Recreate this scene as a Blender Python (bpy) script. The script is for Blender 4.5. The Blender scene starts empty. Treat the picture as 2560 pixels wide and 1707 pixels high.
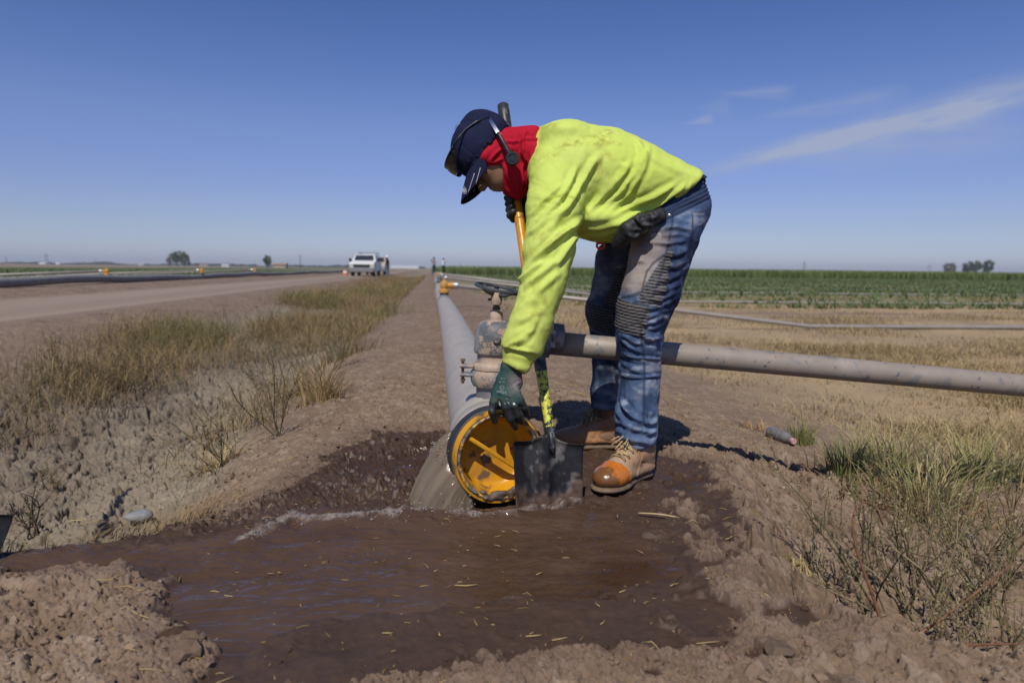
import bpy, bmesh, math, random
import numpy as np
from mathutils import Vector, Matrix
from mathutils.bvhtree import BVHTree
RNG = np.random.default_rng(7)
random.seed(7)
scene = bpy.context.scene
COL = scene.collection
R = math.radians
A = np.array

# ------------------------------------------------------------------ camera
F_PX = 1707.0
CAM = A([0.0, 0.0, 0.70])
TH, PHI = R(6.04), R(0.66)
FWD = A([0, math.cos(TH), -math.sin(TH)])
R0, U0 = A([1.0, 0, 0]), A([0, math.sin(TH), math.cos(TH)])
RIGHT = math.cos(PHI) * R0 + math.sin(PHI) * U0
UP = -math.sin(PHI) * R0 + math.cos(PHI) * U0
FOCUS = 2.16
cam_d = bpy.data.cameras.new("camera")
cam_o = bpy.data.objects.new("camera", cam_d)
COL.objects.link(cam_o)
M = Matrix(((RIGHT[0], UP[0], -FWD[0], CAM[0]), (RIGHT[1], UP[1], -FWD[1], CAM[1]),
            (RIGHT[2], UP[2], -FWD[2], CAM[2]), (0, 0, 0, 1)))
cam_o.matrix_world = M
cam_d.sensor_width = 36.0
cam_d.sensor_fit = 'HORIZONTAL'
cam_d.lens = 36.0 * F_PX / 2560.0
cam_d.clip_start = 0.05
cam_d.clip_end = 20000
cam_d.dof.use_dof = True
cam_d.dof.focus_distance = FOCUS
cam_d.dof.aperture_fstop = 3.2
scene.camera = cam_o

def ray(u, v):
    return FWD + RIGHT * ((u - 1280.0) / F_PX) - UP * ((v - 853.5) / F_PX)
def at(u, v, y):
    """point of the photograph's ray (u, v) at distance y along world Y"""
    r = ray(u, v)
    return CAM + r * (y / r[1])
def gnd(u, v, z=0.0):
    r = ray(u, v)
    return CAM + r * ((z - CAM[2]) / r[2])
def proj(P):
    q = np.asarray(P) - CAM
    d = q @ FWD
    return np.stack([1280 + F_PX * (q @ RIGHT) / d, 853.5 - F_PX * (q @ UP) / d], -1)
DS = 2560.0 / 2352.0          # the photograph was measured at 2352 px wide
def gd(u, v, z=0.0):
    return gnd(u * DS, v * DS, z)

# direction of the irrigation main, the road and the ditch
DIRN = A([-0.1152, 0.9933, 0.0])
PERP = A([0.9933, 0.1152, 0.0])
def st(x, y):
    return x * PERP[0] + y * PERP[1], x * DIRN[0] + y * DIRN[1]
def xy(s, t):
    return s * PERP[0] + t * DIRN[0], s * PERP[1] + t * DIRN[1]

# ------------------------------------------------------------------ noise
def _h(ix, iy, iz, seed):
    n = (ix.astype(np.int64) * 374761393 + iy.astype(np.int64) * 668265263 + iz.astype(np.int64) * 2147483647 + seed * 974634777) & 0xFFFFFFFF
    n = ((n ^ (n >> 13)) * 1274126177) & 0xFFFFFFFF
    n = ((n ^ (n >> 16)) * 2246822519) & 0xFFFFFFFF
    return ((n ^ (n >> 15)) & 0xFFFFFF) / float(0xFFFFFF)
def noise(x, y, z=None, seed=0):
    """value noise, -1..1"""
    x = np.asarray(x, float); y = np.asarray(y, float)
    x0, y0 = np.floor(x), np.floor(y)
    fx, fy = x - x0, y - y0
    fx = fx * fx * fx * (fx * (fx * 6 - 15) + 10); fy = fy * fy * fy * (fy * (fy * 6 - 15) + 10)
    if z is None:
        zz = np.zeros_like(x0)
        a = _h(x0, y0, zz, seed); b = _h(x0 + 1, y0, zz, seed); c = _h(x0, y0 + 1, zz, seed); d = _h(x0 + 1, y0 + 1, zz, seed)
        return 2 * ((a * (1 - fx) + b * fx) * (1 - fy) + (c * (1 - fx) + d * fx) * fy) - 1
    z = np.asarray(z, float); z0 = np.floor(z); fz = z - z0
    fz = fz * fz * fz * (fz * (fz * 6 - 15) + 10)
    r = 0
    for k, wz in ((0, 1 - fz), (1, fz)):
        zz = z0 + k
        a = _h(x0, y0, zz, seed); b = _h(x0 + 1, y0, zz, seed); c = _h(x0, y0 + 1, zz, seed); d = _h(x0 + 1, y0 + 1, zz, seed)
        r = r + ((a * (1 - fx) + b * fx) * (1 - fy) + (c * (1 - fx) + d * fx) * fy) * wz
    return 2 * r - 1
def fbm(x, y, z=None, o=4, seed=0, g=0.5):
    r = 0; a = 1; t = 0
    for i in range(o):
        k = 2.03 ** i
        r = r + a * noise(x * k + 17.3 * i, y * k - 9.1 * i, None if z is None else z * k + 5.7 * i, seed + i)
        t += a; a *= g
    return r / t
def worley(x, y, seed=0):
    """F1, F2 distances and a cell id"""
    x0, y0 = np.floor(x), np.floor(y)
    f1 = np.full(x.shape, 9.0); f2 = np.full(x.shape, 9.0); cid = np.zeros(x.shape)
    zz = np.zeros_like(x0)
    for i in (-1, 0, 1):
        for j in (-1, 0, 1):
            cx, cy = x0 + i, y0 + j
            px = cx + _h(cx, cy, zz, seed); py = cy + _h(cx, cy, zz, seed + 1)
            d = np.hypot(x - px, y - py)
            c = _h(cx, cy, zz, seed + 2)
            nearer = d < f1
            f2 = np.where(nearer, f1, np.minimum(f2, d))
            cid = np.where(nearer, c, cid)
            f1 = np.where(nearer, d, f1)
    return f1, f2, cid
def sstep(a, b, x):
    t = np.clip((x - a) / (b - a), 0, 1)
    return t * t * (3 - 2 * t)
def mix(a, b, t):
    a = np.asarray(a, float); b = np.asarray(b, float); t = np.asarray(t)[..., None]
    return a * (1 - t) + b * t

def poly_sd(x, y, poly):
    """signed distance to a polygon, positive inside"""
    P = np.asarray(poly)[:, :2]; n = len(P)
    d = np.full(x.shape, 1e9); inside = np.zeros(x.shape, bool)
    for i in range(n):
        a, b = P[i], P[(i + 1) % n]
        e = b - a
        t = np.clip(((x - a[0]) * e[0] + (y - a[1]) * e[1]) / max(e @ e, 1e-12), 0, 1)
        d = np.minimum(d, (x - a[0] - t * e[0]) ** 2 + (y - a[1] - t * e[1]) ** 2)
        c = ((a[1] > y) != (b[1] > y)) & (x < (b[0] - a[0]) * (y - a[1]) / (b[1] - a[1] + 1e-12) + a[0])
        inside ^= c
    return np.where(inside, 1, -1) * np.sqrt(d)
def line_d(P, line):
    """distance of points to a polyline, and the parameter 0..1 along it"""
    L = np.asarray(line, float); best = np.full(len(P), 1e9); par = np.zeros(len(P))
    n = len(L) - 1
    for i in range(n):
        a, e = L[i], L[i + 1] - L[i]
        t = np.clip(((P - a) @ e) / max(e @ e, 1e-12), 0, 1)
        d = np.linalg.norm(P - a - t[:, None] * e, axis=1)
        m = d < best
        best = np.where(m, d, best); par = np.where(m, (i + t) / n, par)
    return best, par

# ------------------------------------------------------------------ mesh building
def mk(name, V, Fc, mat=None, parent=None, col=None, smooth=True, link=True):
    V = np.asarray(V, np.float32)
    me = bpy.data.meshes.new(name)
    if isinstance(Fc, np.ndarray) and Fc.ndim == 2:
        Fs = [Fc]
    elif len(Fc) and isinstance(Fc[0], np.ndarray) and Fc[0].ndim == 2:
        Fs = [f for f in Fc if len(f)]
    else:
        by = {}
        for f in Fc: by.setdefault(len(f), []).append(f)
        Fs = [np.array(v) for v in by.values()]
    nl = sum(f.size for f in Fs); nf = sum(len(f) for f in Fs)
    me.vertices.add(len(V)); me.vertices.foreach_set("co", V.ravel())
    me.loops.add(nl); me.polygons.add(nf)
    idx = np.concatenate([f.ravel() for f in Fs]).astype(np.int32)
    tot = np.concatenate([np.full(len(f), f.shape[1], np.int32) for f in Fs])
    me.loops.foreach_set("vertex_index", idx)
    me.polygons.foreach_set("loop_start", np.concatenate([[0], np.cumsum(tot)[:-1]]).astype(np.int32))
    me.polygons.foreach_set("loop_total", tot)
    me.polygons.foreach_set("use_smooth", np.full(nf, bool(smooth)))
    me.update(calc_edges=True)
    me.validate()
    if col is not None:
        c = np.ones((len(V), 4), np.float32); col = np.asarray(col, np.float32)
        c[:, :col.shape[-1]] = col
        a = me.color_attributes.new("Col", 'FLOAT_COLOR', 'POINT')
        a.data.foreach_set("color", c.ravel())
    if mat: me.materials.append(mat)
    o = bpy.data.objects.new(name, me)
    COL.objects.link(o)
    if parent is not None: adopt(o, parent)
    return o
def adopt(o, parent):
    o.parent = parent
    o.matrix_parent_inverse = Matrix.Translation(-Vector(world_loc(parent)))
def world_loc(o):
    p = Vector((0, 0, 0))
    while o is not None:
        p = p + (o.location if o.parent is None else o.matrix_parent_inverse.translation + o.location)
        o = o.parent
    return p
def tag(o, label=None, cat=None, group=None, kind=None):
    if label: o["label"] = label
    if cat: o["category"] = cat
    if group: o["group"] = group
    if kind: o["kind"] = kind
    return o
def thing(name, loc, label, cat, group=None):
    o = bpy.data.objects.new(name, None)
    o.empty_display_size = 0.1
    COL.objects.link(o); o.location = [float(c) for c in loc]
    return tag(o, label, cat, group)
def copy_tree(root, loc=None, rz=None, label=None):
    r = root.copy(); COL.objects.link(r)
    for ch in root.children:
        c = ch.copy(); COL.objects.link(c); c.parent = r
        for g in ch.children:
            d = g.copy(); COL.objects.link(d); d.parent = c
    if loc is not None: r.location = [float(c) for c in loc]
    if rz is not None: r.rotation_euler[2] = rz
    if label: r["label"] = label
    return r
def autosmooth(o, deg=35):
    me = o.data
    me.polygons.foreach_set("use_smooth", np.ones(len(me.polygons), bool))
    try: me.set_sharp_from_angle(angle=R(deg))
    except Exception: pass
    return o

class MB:
    """collects simple shapes into one mesh"""
    def __init__(s): s.V = []; s.F = []; s.C = []; s.n = 0
    def add(s, V, Fc, c=None):
        V = np.asarray(V, float); s.V.append(V)
        for f in Fc: s.F.append([int(i) + s.n for i in f])
        if c is not None: s.C.append(np.tile(np.asarray(c, float)[None], (len(V), 1)))
        s.n += len(V); return s
    def box(s, c, size, rz=0, rot=None, bev=0.0, col=None):
        hx, hy, hz = [d / 2 for d in size]
        if bev > 0:
            b = min(bev, hx * .9, hy * .9, hz * .9)
            V = []
            for sz in (-1, 1):
                for sy in (-1, 1):
                    for sx in (-1, 1):
                        V += [(sx * (hx - b), sy * (hy - b), sz * hz), (sx * (hx - b), sy * hy, sz * (hz - b)), (sx * hx, sy * (hy - b), sz * (hz - b))]
            bm = bmesh.new()
            for v in V: bm.verts.new(v)
            bmesh.ops.convex_hull(bm, input=bm.verts)
            bm.verts.index_update()
            V = A([v.co[:] for v in bm.verts]); Fc = [[v.index for v in f.verts] for f in bm.faces]
            bm.free()
        else:
            V = A([(x * hx, y * hy, z * hz) for z in (-1, 1) for y in (-1, 1) for x in (-1, 1)])
            Fc = [(0, 2, 3, 1), (4, 5, 7, 6), (0, 1, 5, 4), (2, 6, 7, 3), (0, 4, 6, 2), (1, 3, 7, 5)]
        m = rot if rot is not None else A(Matrix.Rotation(rz, 3, 'Z'))
        return s.add(V @ np.asarray(m).T + np.asarray(c, float), Fc, col)
    def tube(s, pts, r, seg=10, cap=True, col=None, close=False):
        pts = np.asarray(pts, float); n = len(pts)
        r = np.broadcast_to(np.asarray(r, float), (n,))
        T = np.gradient(pts, axis=0) if not close else np.roll(pts, -1, 0) - np.roll(pts, 1, 0)
        T /= np.linalg.norm(T, axis=1)[:, None] + 1e-12
        ref = A([0, 0, 1.0]) if abs(T[0][2]) < .9 else A([1.0, 0, 0])
        u = np.cross(T[0], ref); u /= np.linalg.norm(u)
        V = []
        for i in range(n):
            u = u - T[i] * (u @ T[i]); u /= np.linalg.norm(u); w = np.cross(T[i], u)
            for k in range(seg):
                a = 2 * math.pi * k / seg
                V.append(pts[i] + r[i] * (math.cos(a) * u + math.sin(a) * w))
        Fc = []
        for i in range(n if close else n - 1):
            j = (i + 1) % n
            for k in range(seg):
                Fc.append((i * seg + k, i * seg + (k + 1) % seg, j * seg + (k + 1) % seg, j * seg + k))
        if cap and not close:
            Fc.append(tuple(range(seg))[::-1]); Fc.append(tuple((n - 1) * seg + k for k in range(seg)))
        return s.add(V, Fc, col)
    def lathe(s, prof, c, ax=(0, 0, 1), seg=32, col=None, ang0=0):
        """profile of (radius, height along the axis); a radius of 0 closes"""
        w = np.asarray(ax, float); w = w / np.linalg.norm(w)
        ref = A([0, 0, 1.0]) if abs(w[2]) < .9 else A([1.0, 0, 0])
        u = np.cross(ref, w); u /= np.linalg.norm(u); v = np.cross(w, u)
        V = []; Fc = []; rows = []
        for (r, h) in prof:
            if r < 1e-6:
                rows.append([len(V)]); V.append(np.asarray(c) + w * h)
            else:
                rows.append(list(range(len(V), len(V) + seg)))
                for k in range(seg):
                    a = 2 * math.pi * k / seg + ang0
                    V.append(np.asarray(c) + w * h + r * (math.cos(a) * u + math.sin(a) * v))
        for a, b in zip(rows[:-1], rows[1:]):
            for k in range(seg):
                k2 = (k + 1) % seg
                if len(a) == 1 and len(b) == 1: continue
                if len(a) == 1: Fc.append((a[0], b[k2], b[k])[::-1])
                elif len(b) == 1: Fc.append((a[k], a[k2], b[0]))
                else: Fc.append((a[k], a[k2], b[k2], b[k]))
        return s.add(V, Fc, col)
    def build(s, name, mat=None, parent=None, smooth=True, sharp=None):
        o = mk(name, np.concatenate(s.V), s.F, mat, parent, np.concatenate(s.C) if s.C else None, smooth)
        if sharp: autosmooth(o, sharp)
        return o

# ------------------------------------------------------------------ materials
class NT:
    def __init__(s, name):
        s.m = bpy.data.materials.new(name); s.m.use_nodes = True
        s.t = s.m.node_tree; s.b = s.t.nodes["Principled BSDF"]; s.out = s.t.nodes["Material Output"]
    def n(s, typ, ins=None, **kw):
        nd = s.t.nodes.new(typ)
        for k, v in kw.items(): setattr(nd, k, v)
        for k, v in (ins or {}).items(): s.put(nd.inputs[k], v)
        return nd
    def put(s, sock, v):
        if isinstance(v, bpy.types.NodeSocket): s.t.links.new(v, sock)
        elif isinstance(v, bpy.types.Node): s.t.links.new(v.outputs[0], sock)
        else:
            if isinstance(v, (tuple, list)) and len(v) == 3 and sock.type == 'RGBA': v = (*v, 1)
            sock.default_value = v
    def coord(s, scale=(1, 1, 1)):
        c = s.n("ShaderNodeTexCoord")
        if scale == (1, 1, 1): return c.outputs["Object"]
        return s.n("ShaderNodeMapping", {0: c.outputs["Object"], 3: scale}).outputs[0]
    def noise(s, sc, det=4, rough=.55, vec=None, dist=0):
        return s.n("ShaderNodeTexNoise", {"Vector": vec if vec is not None else s.coord(), "Scale": sc, "Detail": det, "Roughness": rough, "Distortion": dist}).outputs[0]
    def ramp(s, fac, stops, const=False):
        r = s.n("ShaderNodeValToRGB", {0: fac}); e = r.color_ramp.elements
        while len(e) < len(stops): e.new(.5)
        for q, (p, c) in zip(e, stops):
            q.position = p; q.color = (c, c, c, 1) if not isinstance(c, (tuple, list)) else (*c, 1)
        if const: r.color_ramp.interpolation = 'CONSTANT'
        return r.outputs[0]
    def mix(s, fac, a, b, typ='MIX'):
        n = s.n("ShaderNodeMix", data_type='RGBA', blend_type=typ)
        s.put(n.inputs[0], fac); s.put(n.inputs[6], a); s.put(n.inputs[7], b)
        return n.outputs[2]
    def math(s, op, a, b=0.0):
        n = s.n("ShaderNodeMath", operation=op); s.put(n.inputs[0], a); s.put(n.inputs[1], b); return n.outputs[0]
    def bump(s, h, strength=.3, dist=.002):
        b = s.n("ShaderNodeBump", {"Height": h, "Strength": strength, "Distance": dist})
        s.put(s.b.inputs["Normal"], b.outputs[0]); return b
    def set(s, **kw):
        nm = dict(base="Base Color", rough="Roughness", metal="Metallic", spec="Specular IOR Level", ior="IOR", trans="Transmission Weight", coat="Coat Weight", coatr="Coat Roughness", alpha="Alpha", sss="Subsurface Weight", sheen="Sheen Weight")
        for k, v in kw.items(): s.put(s.b.inputs[nm[k]], v)
        return s
_MC = {}
def simple(name, c, rough=.6, metal=0, var=.25, sc=30, bump=0.0, spec=.5):
    """a colour broken up by noise"""
    if name in _MC: return _MC[name]
    t = NT(name)
    n = t.noise(sc, 5)
    d = tuple(x * (1 - var) for x in c); l = tuple(min(1, x * (1 + var)) for x in c)
    t.set(base=t.ramp(n, [(.3, d), (.7, l)]), rough=rough, metal=metal, spec=spec)
    if bump: t.bump(t.noise(sc * 3, 4), bump)
    _MC[name] = t.m
    return t.m
def patchy(name, base, layers, rough=.6, metal=0, var=.2, sc=25, bump=.2, spec=.5):
    """base colour with layers of (colour, noise scale, threshold, softness, roughness)"""
    if name in _MC: return _MC[name]
    t = NT(name)
    n = t.noise(sc, 5)
    c = t.ramp(n, [(.3, tuple(x * (1 - var) for x in base)), (.7, tuple(min(1, x * (1 + var)) for x in base))])
    r = rough; bump_h = None
    rsock = t.n("ShaderNodeValue").outputs[0]; rsock.default_value = rough
    for i, (lc, lsc, th, soft, lr) in enumerate(layers):
        vec = t.n("ShaderNodeMapping", {0: t.coord(), 1: (3.7 * i + 1, 1.3 * i, 2.1 * i)}).outputs[0]
        f = t.ramp(t.noise(lsc, 8, .65, vec), [(th, 0.0), (th + soft, 1.0)])
        c = t.mix(f, c, lc)
        rsock = t.ramp(f, [(0, 0.0), (1, 1.0)]) if False else t.n("ShaderNodeMapRange", {0: f, 3: rsock, 4: lr}).outputs[0]
        bump_h = f if bump_h is None else t.math('ADD', bump_h, f)
    t.set(base=c, rough=rsock, metal=metal, spec=spec)
    h = t.noise(sc * 4, 5)
    if bump_h is not None: h = t.math('ADD', t.math('MULTIPLY', h, .6), bump_h)
    if bump: t.bump(h, bump)
    _MC[name] = t.m
    return t.m
def vcol(name, rough=.7, alpha_rough=False, var=.15, sc=60, bump=.2, bd=.002, spec=.25, sheen=0, weave=0, metal=0, coat=0, trans=0):
    """colour from the mesh's Col attribute; its alpha may carry roughness"""
    if name in _MC: return _MC[name]
    t = NT(name)
    a = t.n("ShaderNodeAttribute", attribute_name="Col")
    n = t.noise(sc, 6, .6)
    f = t.n("ShaderNodeMapRange", {0: n, 1: .25, 2: .75, 3: 1 - var, 4: 1 + var}).outputs[0]
    c = t.n("ShaderNodeVectorMath", {0: a.outputs[0], 1: t.n("ShaderNodeCombineXYZ", {0: f, 1: f, 2: f}).outputs[0]}, operation='MULTIPLY').outputs[0]
    t.set(base=c, rough=a.outputs[3] if alpha_rough else rough, spec=spec, sheen=sheen, metal=metal, coat=coat, trans=trans)
    if bump: t.bump(t.noise(sc * 3, 5, .6), bump, bd)
    _MC[name] = t.m
    return t.m
SKY_STRENGTH, SKY_DUST, SUN_STRENGTH, EXPOSURE = .108, .4, 5.0, -.42
# ------------------------------------------------------------------ solid shapes as distance fields, meshed by surface nets
class Vox:
    def __init__(s, lo, hi, h):
        s.lo = np.asarray(lo, float); s.h = h
        s.n = np.ceil((np.asarray(hi) - s.lo) / h).astype(int) + 1
        s.f = np.full(s.n, 1.0, np.float32)
    def sub(s, lo, hi):
        a = np.clip(np.floor((np.asarray(lo) - s.lo) / s.h).astype(int), 0, s.n)
        b = np.clip(np.ceil((np.asarray(hi) - s.lo) / s.h).astype(int) + 1, 0, s.n)
        if np.any(b <= a): return None, None
        ax = [s.lo[i] + s.h * np.arange(a[i], b[i]) for i in range(3)]
        g = np.stack(np.meshgrid(*ax, indexing='ij'), -1)
        return tuple(slice(a[i], b[i]) for i in range(3)), g
    def put(s, sl, d, k=0.0, op='u'):
        f = s.f[sl]
        if op == 'u':
            if k > 0:
                hh = np.clip(.5 + .5 * (f - d) / k, 0, 1)
                s.f[sl] = f * (1 - hh) + d * hh - k * hh * (1 - hh)
            else: s.f[sl] = np.minimum(f, d)
        else:                           # carve
            d = -d
            if k > 0:
                hh = np.clip(.5 - .5 * (f - d) / k, 0, 1)
                s.f[sl] = f * (1 - hh) + d * hh + k * hh * (1 - hh)
            else: s.f[sl] = np.maximum(f, d)
    def cone(s, a, b, ra, rb, u=None, k=0.0, op='u'):
        """tapered limb between a and b; a radius may be a pair (along u, across)"""
        a = np.asarray(a, float); b = np.asarray(b, float)
        ra = np.broadcast_to(np.asarray(ra, float), (2,)); rb = np.broadcast_to(np.asarray(rb, float), (2,))
        m = max(ra.max(), rb.max()) + k + 3 * s.h
        sl, g = s.sub(np.minimum(a, b) - m, np.maximum(a, b) + m)
        if sl is None: return s
        w = b - a; L = np.linalg.norm(w); w = w / max(L, 1e-9)
        u = A([0, 1.0, 0]) if u is None else np.asarray(u, float)
        u = u - w * (u @ w)
        if np.linalg.norm(u) < 1e-3: u = np.cross(w, [1.0, 0, 0]) if abs(w[0]) < .9 else np.cross(w, [0, 0, 1.0])
        u = u / np.linalg.norm(u); v = np.cross(w, u)
        q = g - a
        qw = q @ w; t = np.clip(qw / max(L, 1e-9), 0, 1); cw = qw - t * L
        cu, cv = q @ u, q @ v
        ru = ra[0] + (rb[0] - ra[0]) * t; rv = ra[1] + (rb[1] - ra[1]) * t; rm = np.minimum(ru, rv)
        k0 = np.sqrt((cu / ru) ** 2 + (cv / rv) ** 2 + (cw / rm) ** 2) + 1e-9
        k1 = np.sqrt((cu / ru ** 2) ** 2 + (cv / rv ** 2) ** 2 + (cw / rm ** 2) ** 2) + 1e-9
        s.put(sl, (k0 * (k0 - 1) / k1).astype(np.float32), k, op); return s
    def chain(s, pts, rads, u=None, k=0.0, kk=0.01):
        """a limb of several segments joined smoothly"""
        for i in range(len(pts) - 1):
            s.cone(pts[i], pts[i + 1], rads[i], rads[i + 1], u, k if i == 0 else kk)
        return s
    def ell(s, c, r, axes=None, k=0.0, op='u'):
        c = np.asarray(c, float); r = np.asarray(r, float)
        m = r.max() + k + 3 * s.h
        sl, g = s.sub(c - m, c + m)
        if sl is None: return s
        q = g - c
        if axes is not None: q = q @ np.asarray(axes, float).T
        k0 = np.sqrt(((q / r) ** 2).sum(-1)) + 1e-9
        k1 = np.sqrt(((q / r ** 2) ** 2).sum(-1)) + 1e-9
        s.put(sl, (k0 * (k0 - 1) / k1).astype(np.float32), k, op); return s
    def half(s, p, n, k=0.0):
        """keep only the side of the plane through p that n points away from"""
        sl, g = s.sub(s.lo, s.lo + s.h * s.n)
        d = ((g - np.asarray(p)) @ np.asarray(n, float)).astype(np.float32)
        f = s.f[sl]
        if k > 0:
            hh = np.clip(.5 - .5 * (f - d) / k, 0, 1)
            s.f[sl] = f * (1 - hh) + d * hh + k * hh * (1 - hh)
        else: s.f[sl] = np.maximum(f, d)
        return s
    def mesh(s, smooth=2):
        f = s.f; sg = f < 0
        n = f.shape
        c = sum(sg[i:n[0] - 1 + i, j:n[1] - 1 + j, k:n[2] - 1 + k].astype(np.int8) for i in (0, 1) for j in (0, 1) for k in (0, 1))
        act = (c > 0) & (c < 8)
        idx = np.full(act.shape, -1, np.int64)
        ii = np.argwhere(act); idx[act] = np.arange(len(ii))
        acc = np.zeros((len(ii), 3)); cnt = np.zeros(len(ii))
        I, J, K = ii.T
        for ax in range(3):
            o = [x for x in range(3) if x != ax]
            for p in (0, 1):
                for q in (0, 1):
                    d = [0, 0, 0]; d[o[0]] = p; d[o[1]] = q
                    e = list(d); e[ax] = 1
                    f0 = f[I + d[0], J + d[1], K + d[2]]; f1 = f[I + e[0], J + e[1], K + e[2]]
                    cr = (f0 < 0) != (f1 < 0)
                    t = np.where(cr, f0 / np.where(cr, f0 - f1, 1), 0)
                    pt = np.tile(np.array(d, float), (len(ii), 1)); pt[:, ax] = t
                    acc += pt * cr[:, None]; cnt += cr
        V = s.lo + s.h * (ii + acc / np.maximum(cnt, 1)[:, None])
        Fs = []
        for ax in range(3):
            o = [x for x in range(3) if x != ax]
            sl0 = [slice(None)] * 3; sl1 = [slice(None)] * 3
            sl0[ax] = slice(0, n[ax] - 1); sl1[ax] = slice(1, n[ax])
            a, b = sg[tuple(sl0)], sg[tuple(sl1)]
            E = np.argwhere(a != b)
            ok = (E[:, o[0]] > 0) & (E[:, o[1]] > 0) & (E[:, o[0]] < n[o[0]] - 1) & (E[:, o[1]] < n[o[1]] - 1)
            E = E[ok]
            flip = a[tuple(E.T)]
            def cell(p, q):
                C = E.copy(); C[:, o[0]] -= p; C[:, o[1]] -= q
                return idx[tuple(C.T)]
            Q = np.stack([cell(1, 1), cell(0, 1), cell(0, 0), cell(1, 0)], 1)
            if ax == 1: flip = ~flip
            Q[~flip] = Q[~flip][:, ::-1]
            Fs.append(Q)
        Fq = np.concatenate(Fs)
        Fq = Fq[(Fq >= 0).all(1)]
        for _ in range(smooth): V = relax(V, Fq)
        return V, Fq
def relax(V, Fq, lam=.5):
    S = np.zeros_like(V); c = np.zeros(len(V))
    for i in range(Fq.shape[1]):
        j = (i + 1) % Fq.shape[1]
        for d in range(3):
            S[:, d] += np.bincount(Fq[:, i], V[Fq[:, j], d], len(V)) + np.bincount(Fq[:, j], V[Fq[:, i], d], len(V))
        c += np.bincount(Fq[:, i], minlength=len(V)) + np.bincount(Fq[:, j], minlength=len(V))
    return V + lam * (S / np.maximum(c, 1)[:, None] - V)
def normals(V, Fq):
    a, b, c = V[Fq[:, 0]], V[Fq[:, 1]], V[Fq[:, 2]]
    fn = np.cross(b - a, c - a)
    if Fq.shape[1] == 4: fn = np.cross(V[Fq[:, 2]] - a, V[Fq[:, 3]] - b)
    N = np.zeros_like(V)
    for i in range(Fq.shape[1]):
        for d in range(3): N[:, d] += np.bincount(Fq[:, i], fn[:, d], len(V))
    return N / (np.linalg.norm(N, axis=1)[:, None] + 1e-12)
def bvh_of(V, Fq):
    return BVHTree.FromPolygons([tuple(v) for v in V], [tuple(int(i) for i in f) for f in Fq])
def hit(bvh, u, v, fallback=2.3):
    """where the ray through photograph point (u, v) meets a surface"""
    r = ray(u, v); r = r / np.linalg.norm(r)
    h = bvh.ray_cast(Vector(CAM), Vector(r), 20)
    return A(h[0]) if h[0] is not None else at(u, v, fallback)
def folds(V, N, bvh, lines, default_w=.012, back=.45):
    """cloth folds: every line (photo points, height, width) raises a ridge with a valley beside it"""
    D = np.zeros(len(V))
    for ln in lines:
        pts, amp = ln[0], ln[1]; w = ln[2] if len(ln) > 2 else default_w
        P = []
        for a, b in zip(pts[:-1], pts[1:]):
            for t in (0, .34, .67): P.append(hit(bvh, a[0] + (b[0] - a[0]) * t, a[1] + (b[1] - a[1]) * t))
        P.append(hit(bvh, *pts[-1]))
        P = A(P)
        lo, hi = P.min(0) - 4 * w, P.max(0) + 4 * w
        m = ((V > lo) & (V < hi)).all(1)
        if not m.any(): continue
        d, t = line_d(V[m], P)
        taper = np.clip(np.minimum(t, 1 - t) * 5 + .15, 0, 1)
        D[m] += amp * taper * (np.exp(-(d / w) ** 2) - back * np.exp(-((d - 1.7 * w) / (.9 * w)) ** 2))
    return V + N * D[:, None]
# ------------------------------------------------------------------ the lie of the land
_S = A([-400, -60, -16, -13.2, -12.2, -10.9, -10.2, -9.4, -8.5, -8.2, -5.0, -4.75, -4.2, -3.6, -2.9, -2.2, -1.5, -1.0, -.62, -.3, .2, .8, 1.15, 1.7, 2.4, 3.4, 5, 400])
_Z = A([-.1, -.1, -.06, .02, .07, .07, .05, .14, .07, .0, .0, -.02, -.06, -.17, -.31, -.36, -.34, -.2, -.02, .015, .02, .03, -.02, -.15, -.25, -.33, -.36, -.36])
_ss = np.linspace(-60, 60, 4801)
_zz = np.interp(_ss, _S, _Z)
_k = np.hanning(25); _k /= _k.sum()
_zz = np.convolve(np.pad(_zz, 12, mode='edge'), _k, 'valid')
def P2(*pts):
    return [gd(*p)[:2] for p in pts]
WET = P2((-60, 1268), (100, 1258), (230, 1240), (330, 1222), (420, 1205), (560, 1165), (640, 1120), (700, 1085), (770, 1030), (880, 992), (1020, 990), (1200, 1012), (1400, 1022), (1520, 1040), (1640, 1082), (1700, 1160), (1700, 1240), (1690, 1290), (1655, 1370), (1750, 1408), (1900, 1440), (1840, 1456), (1690, 1430), (1665, 1502), (1400, 1490), (1200, 1497), (1090, 1508), (950, 1540), (700, 1585), (440, 1600), (455, 1480), (395, 1400), (330, 1345), (250, 1305), (130, 1300), (-60, 1312))
DRYISL = P2((1540, 1118), (1590, 1150), (1640, 1225), (1655, 1290), (1610, 1300), (1580, 1215), (1530, 1160))
WATER = P2((-60, 1282), (100, 1272), (230, 1262), (330, 1250), (440, 1238), (540, 1228), (610, 1205), (680, 1180), (760, 1186), (850, 1176), (930, 1166), (1000, 1150), (1180, 1150), (1330, 1160), (1420, 1180), (1470, 1235), (1540, 1280), (1600, 1318), (1450, 1342), (1250, 1352), (1100, 1375), (900, 1400), (750, 1415), (620, 1440), (560, 1500), (470, 1520), (460, 1440), (390, 1370), (370, 1310), (280, 1290), (130, 1292), (-60, 1300))
POOL = P2((800, 1050), (900, 1040), (1010, 1010), (1020, 1060), (960, 1095), (820, 1110))
HOLE_EDGE = A([(.98, 3.2), (.84, 2.6), (.80, 2.35), (.75, 2.0), (.66, 1.73), (.59, 1.58), (.54, 1.46), (.61, 1.37), (.69, 1.31), (.80, 1.22), (.93, 1.14), (1.2, .98), (1.6, .8)])
POOL2 = P2((1490, 1072), (1600, 1085), (1648, 1112), (1560, 1132), (1500, 1110))
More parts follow.
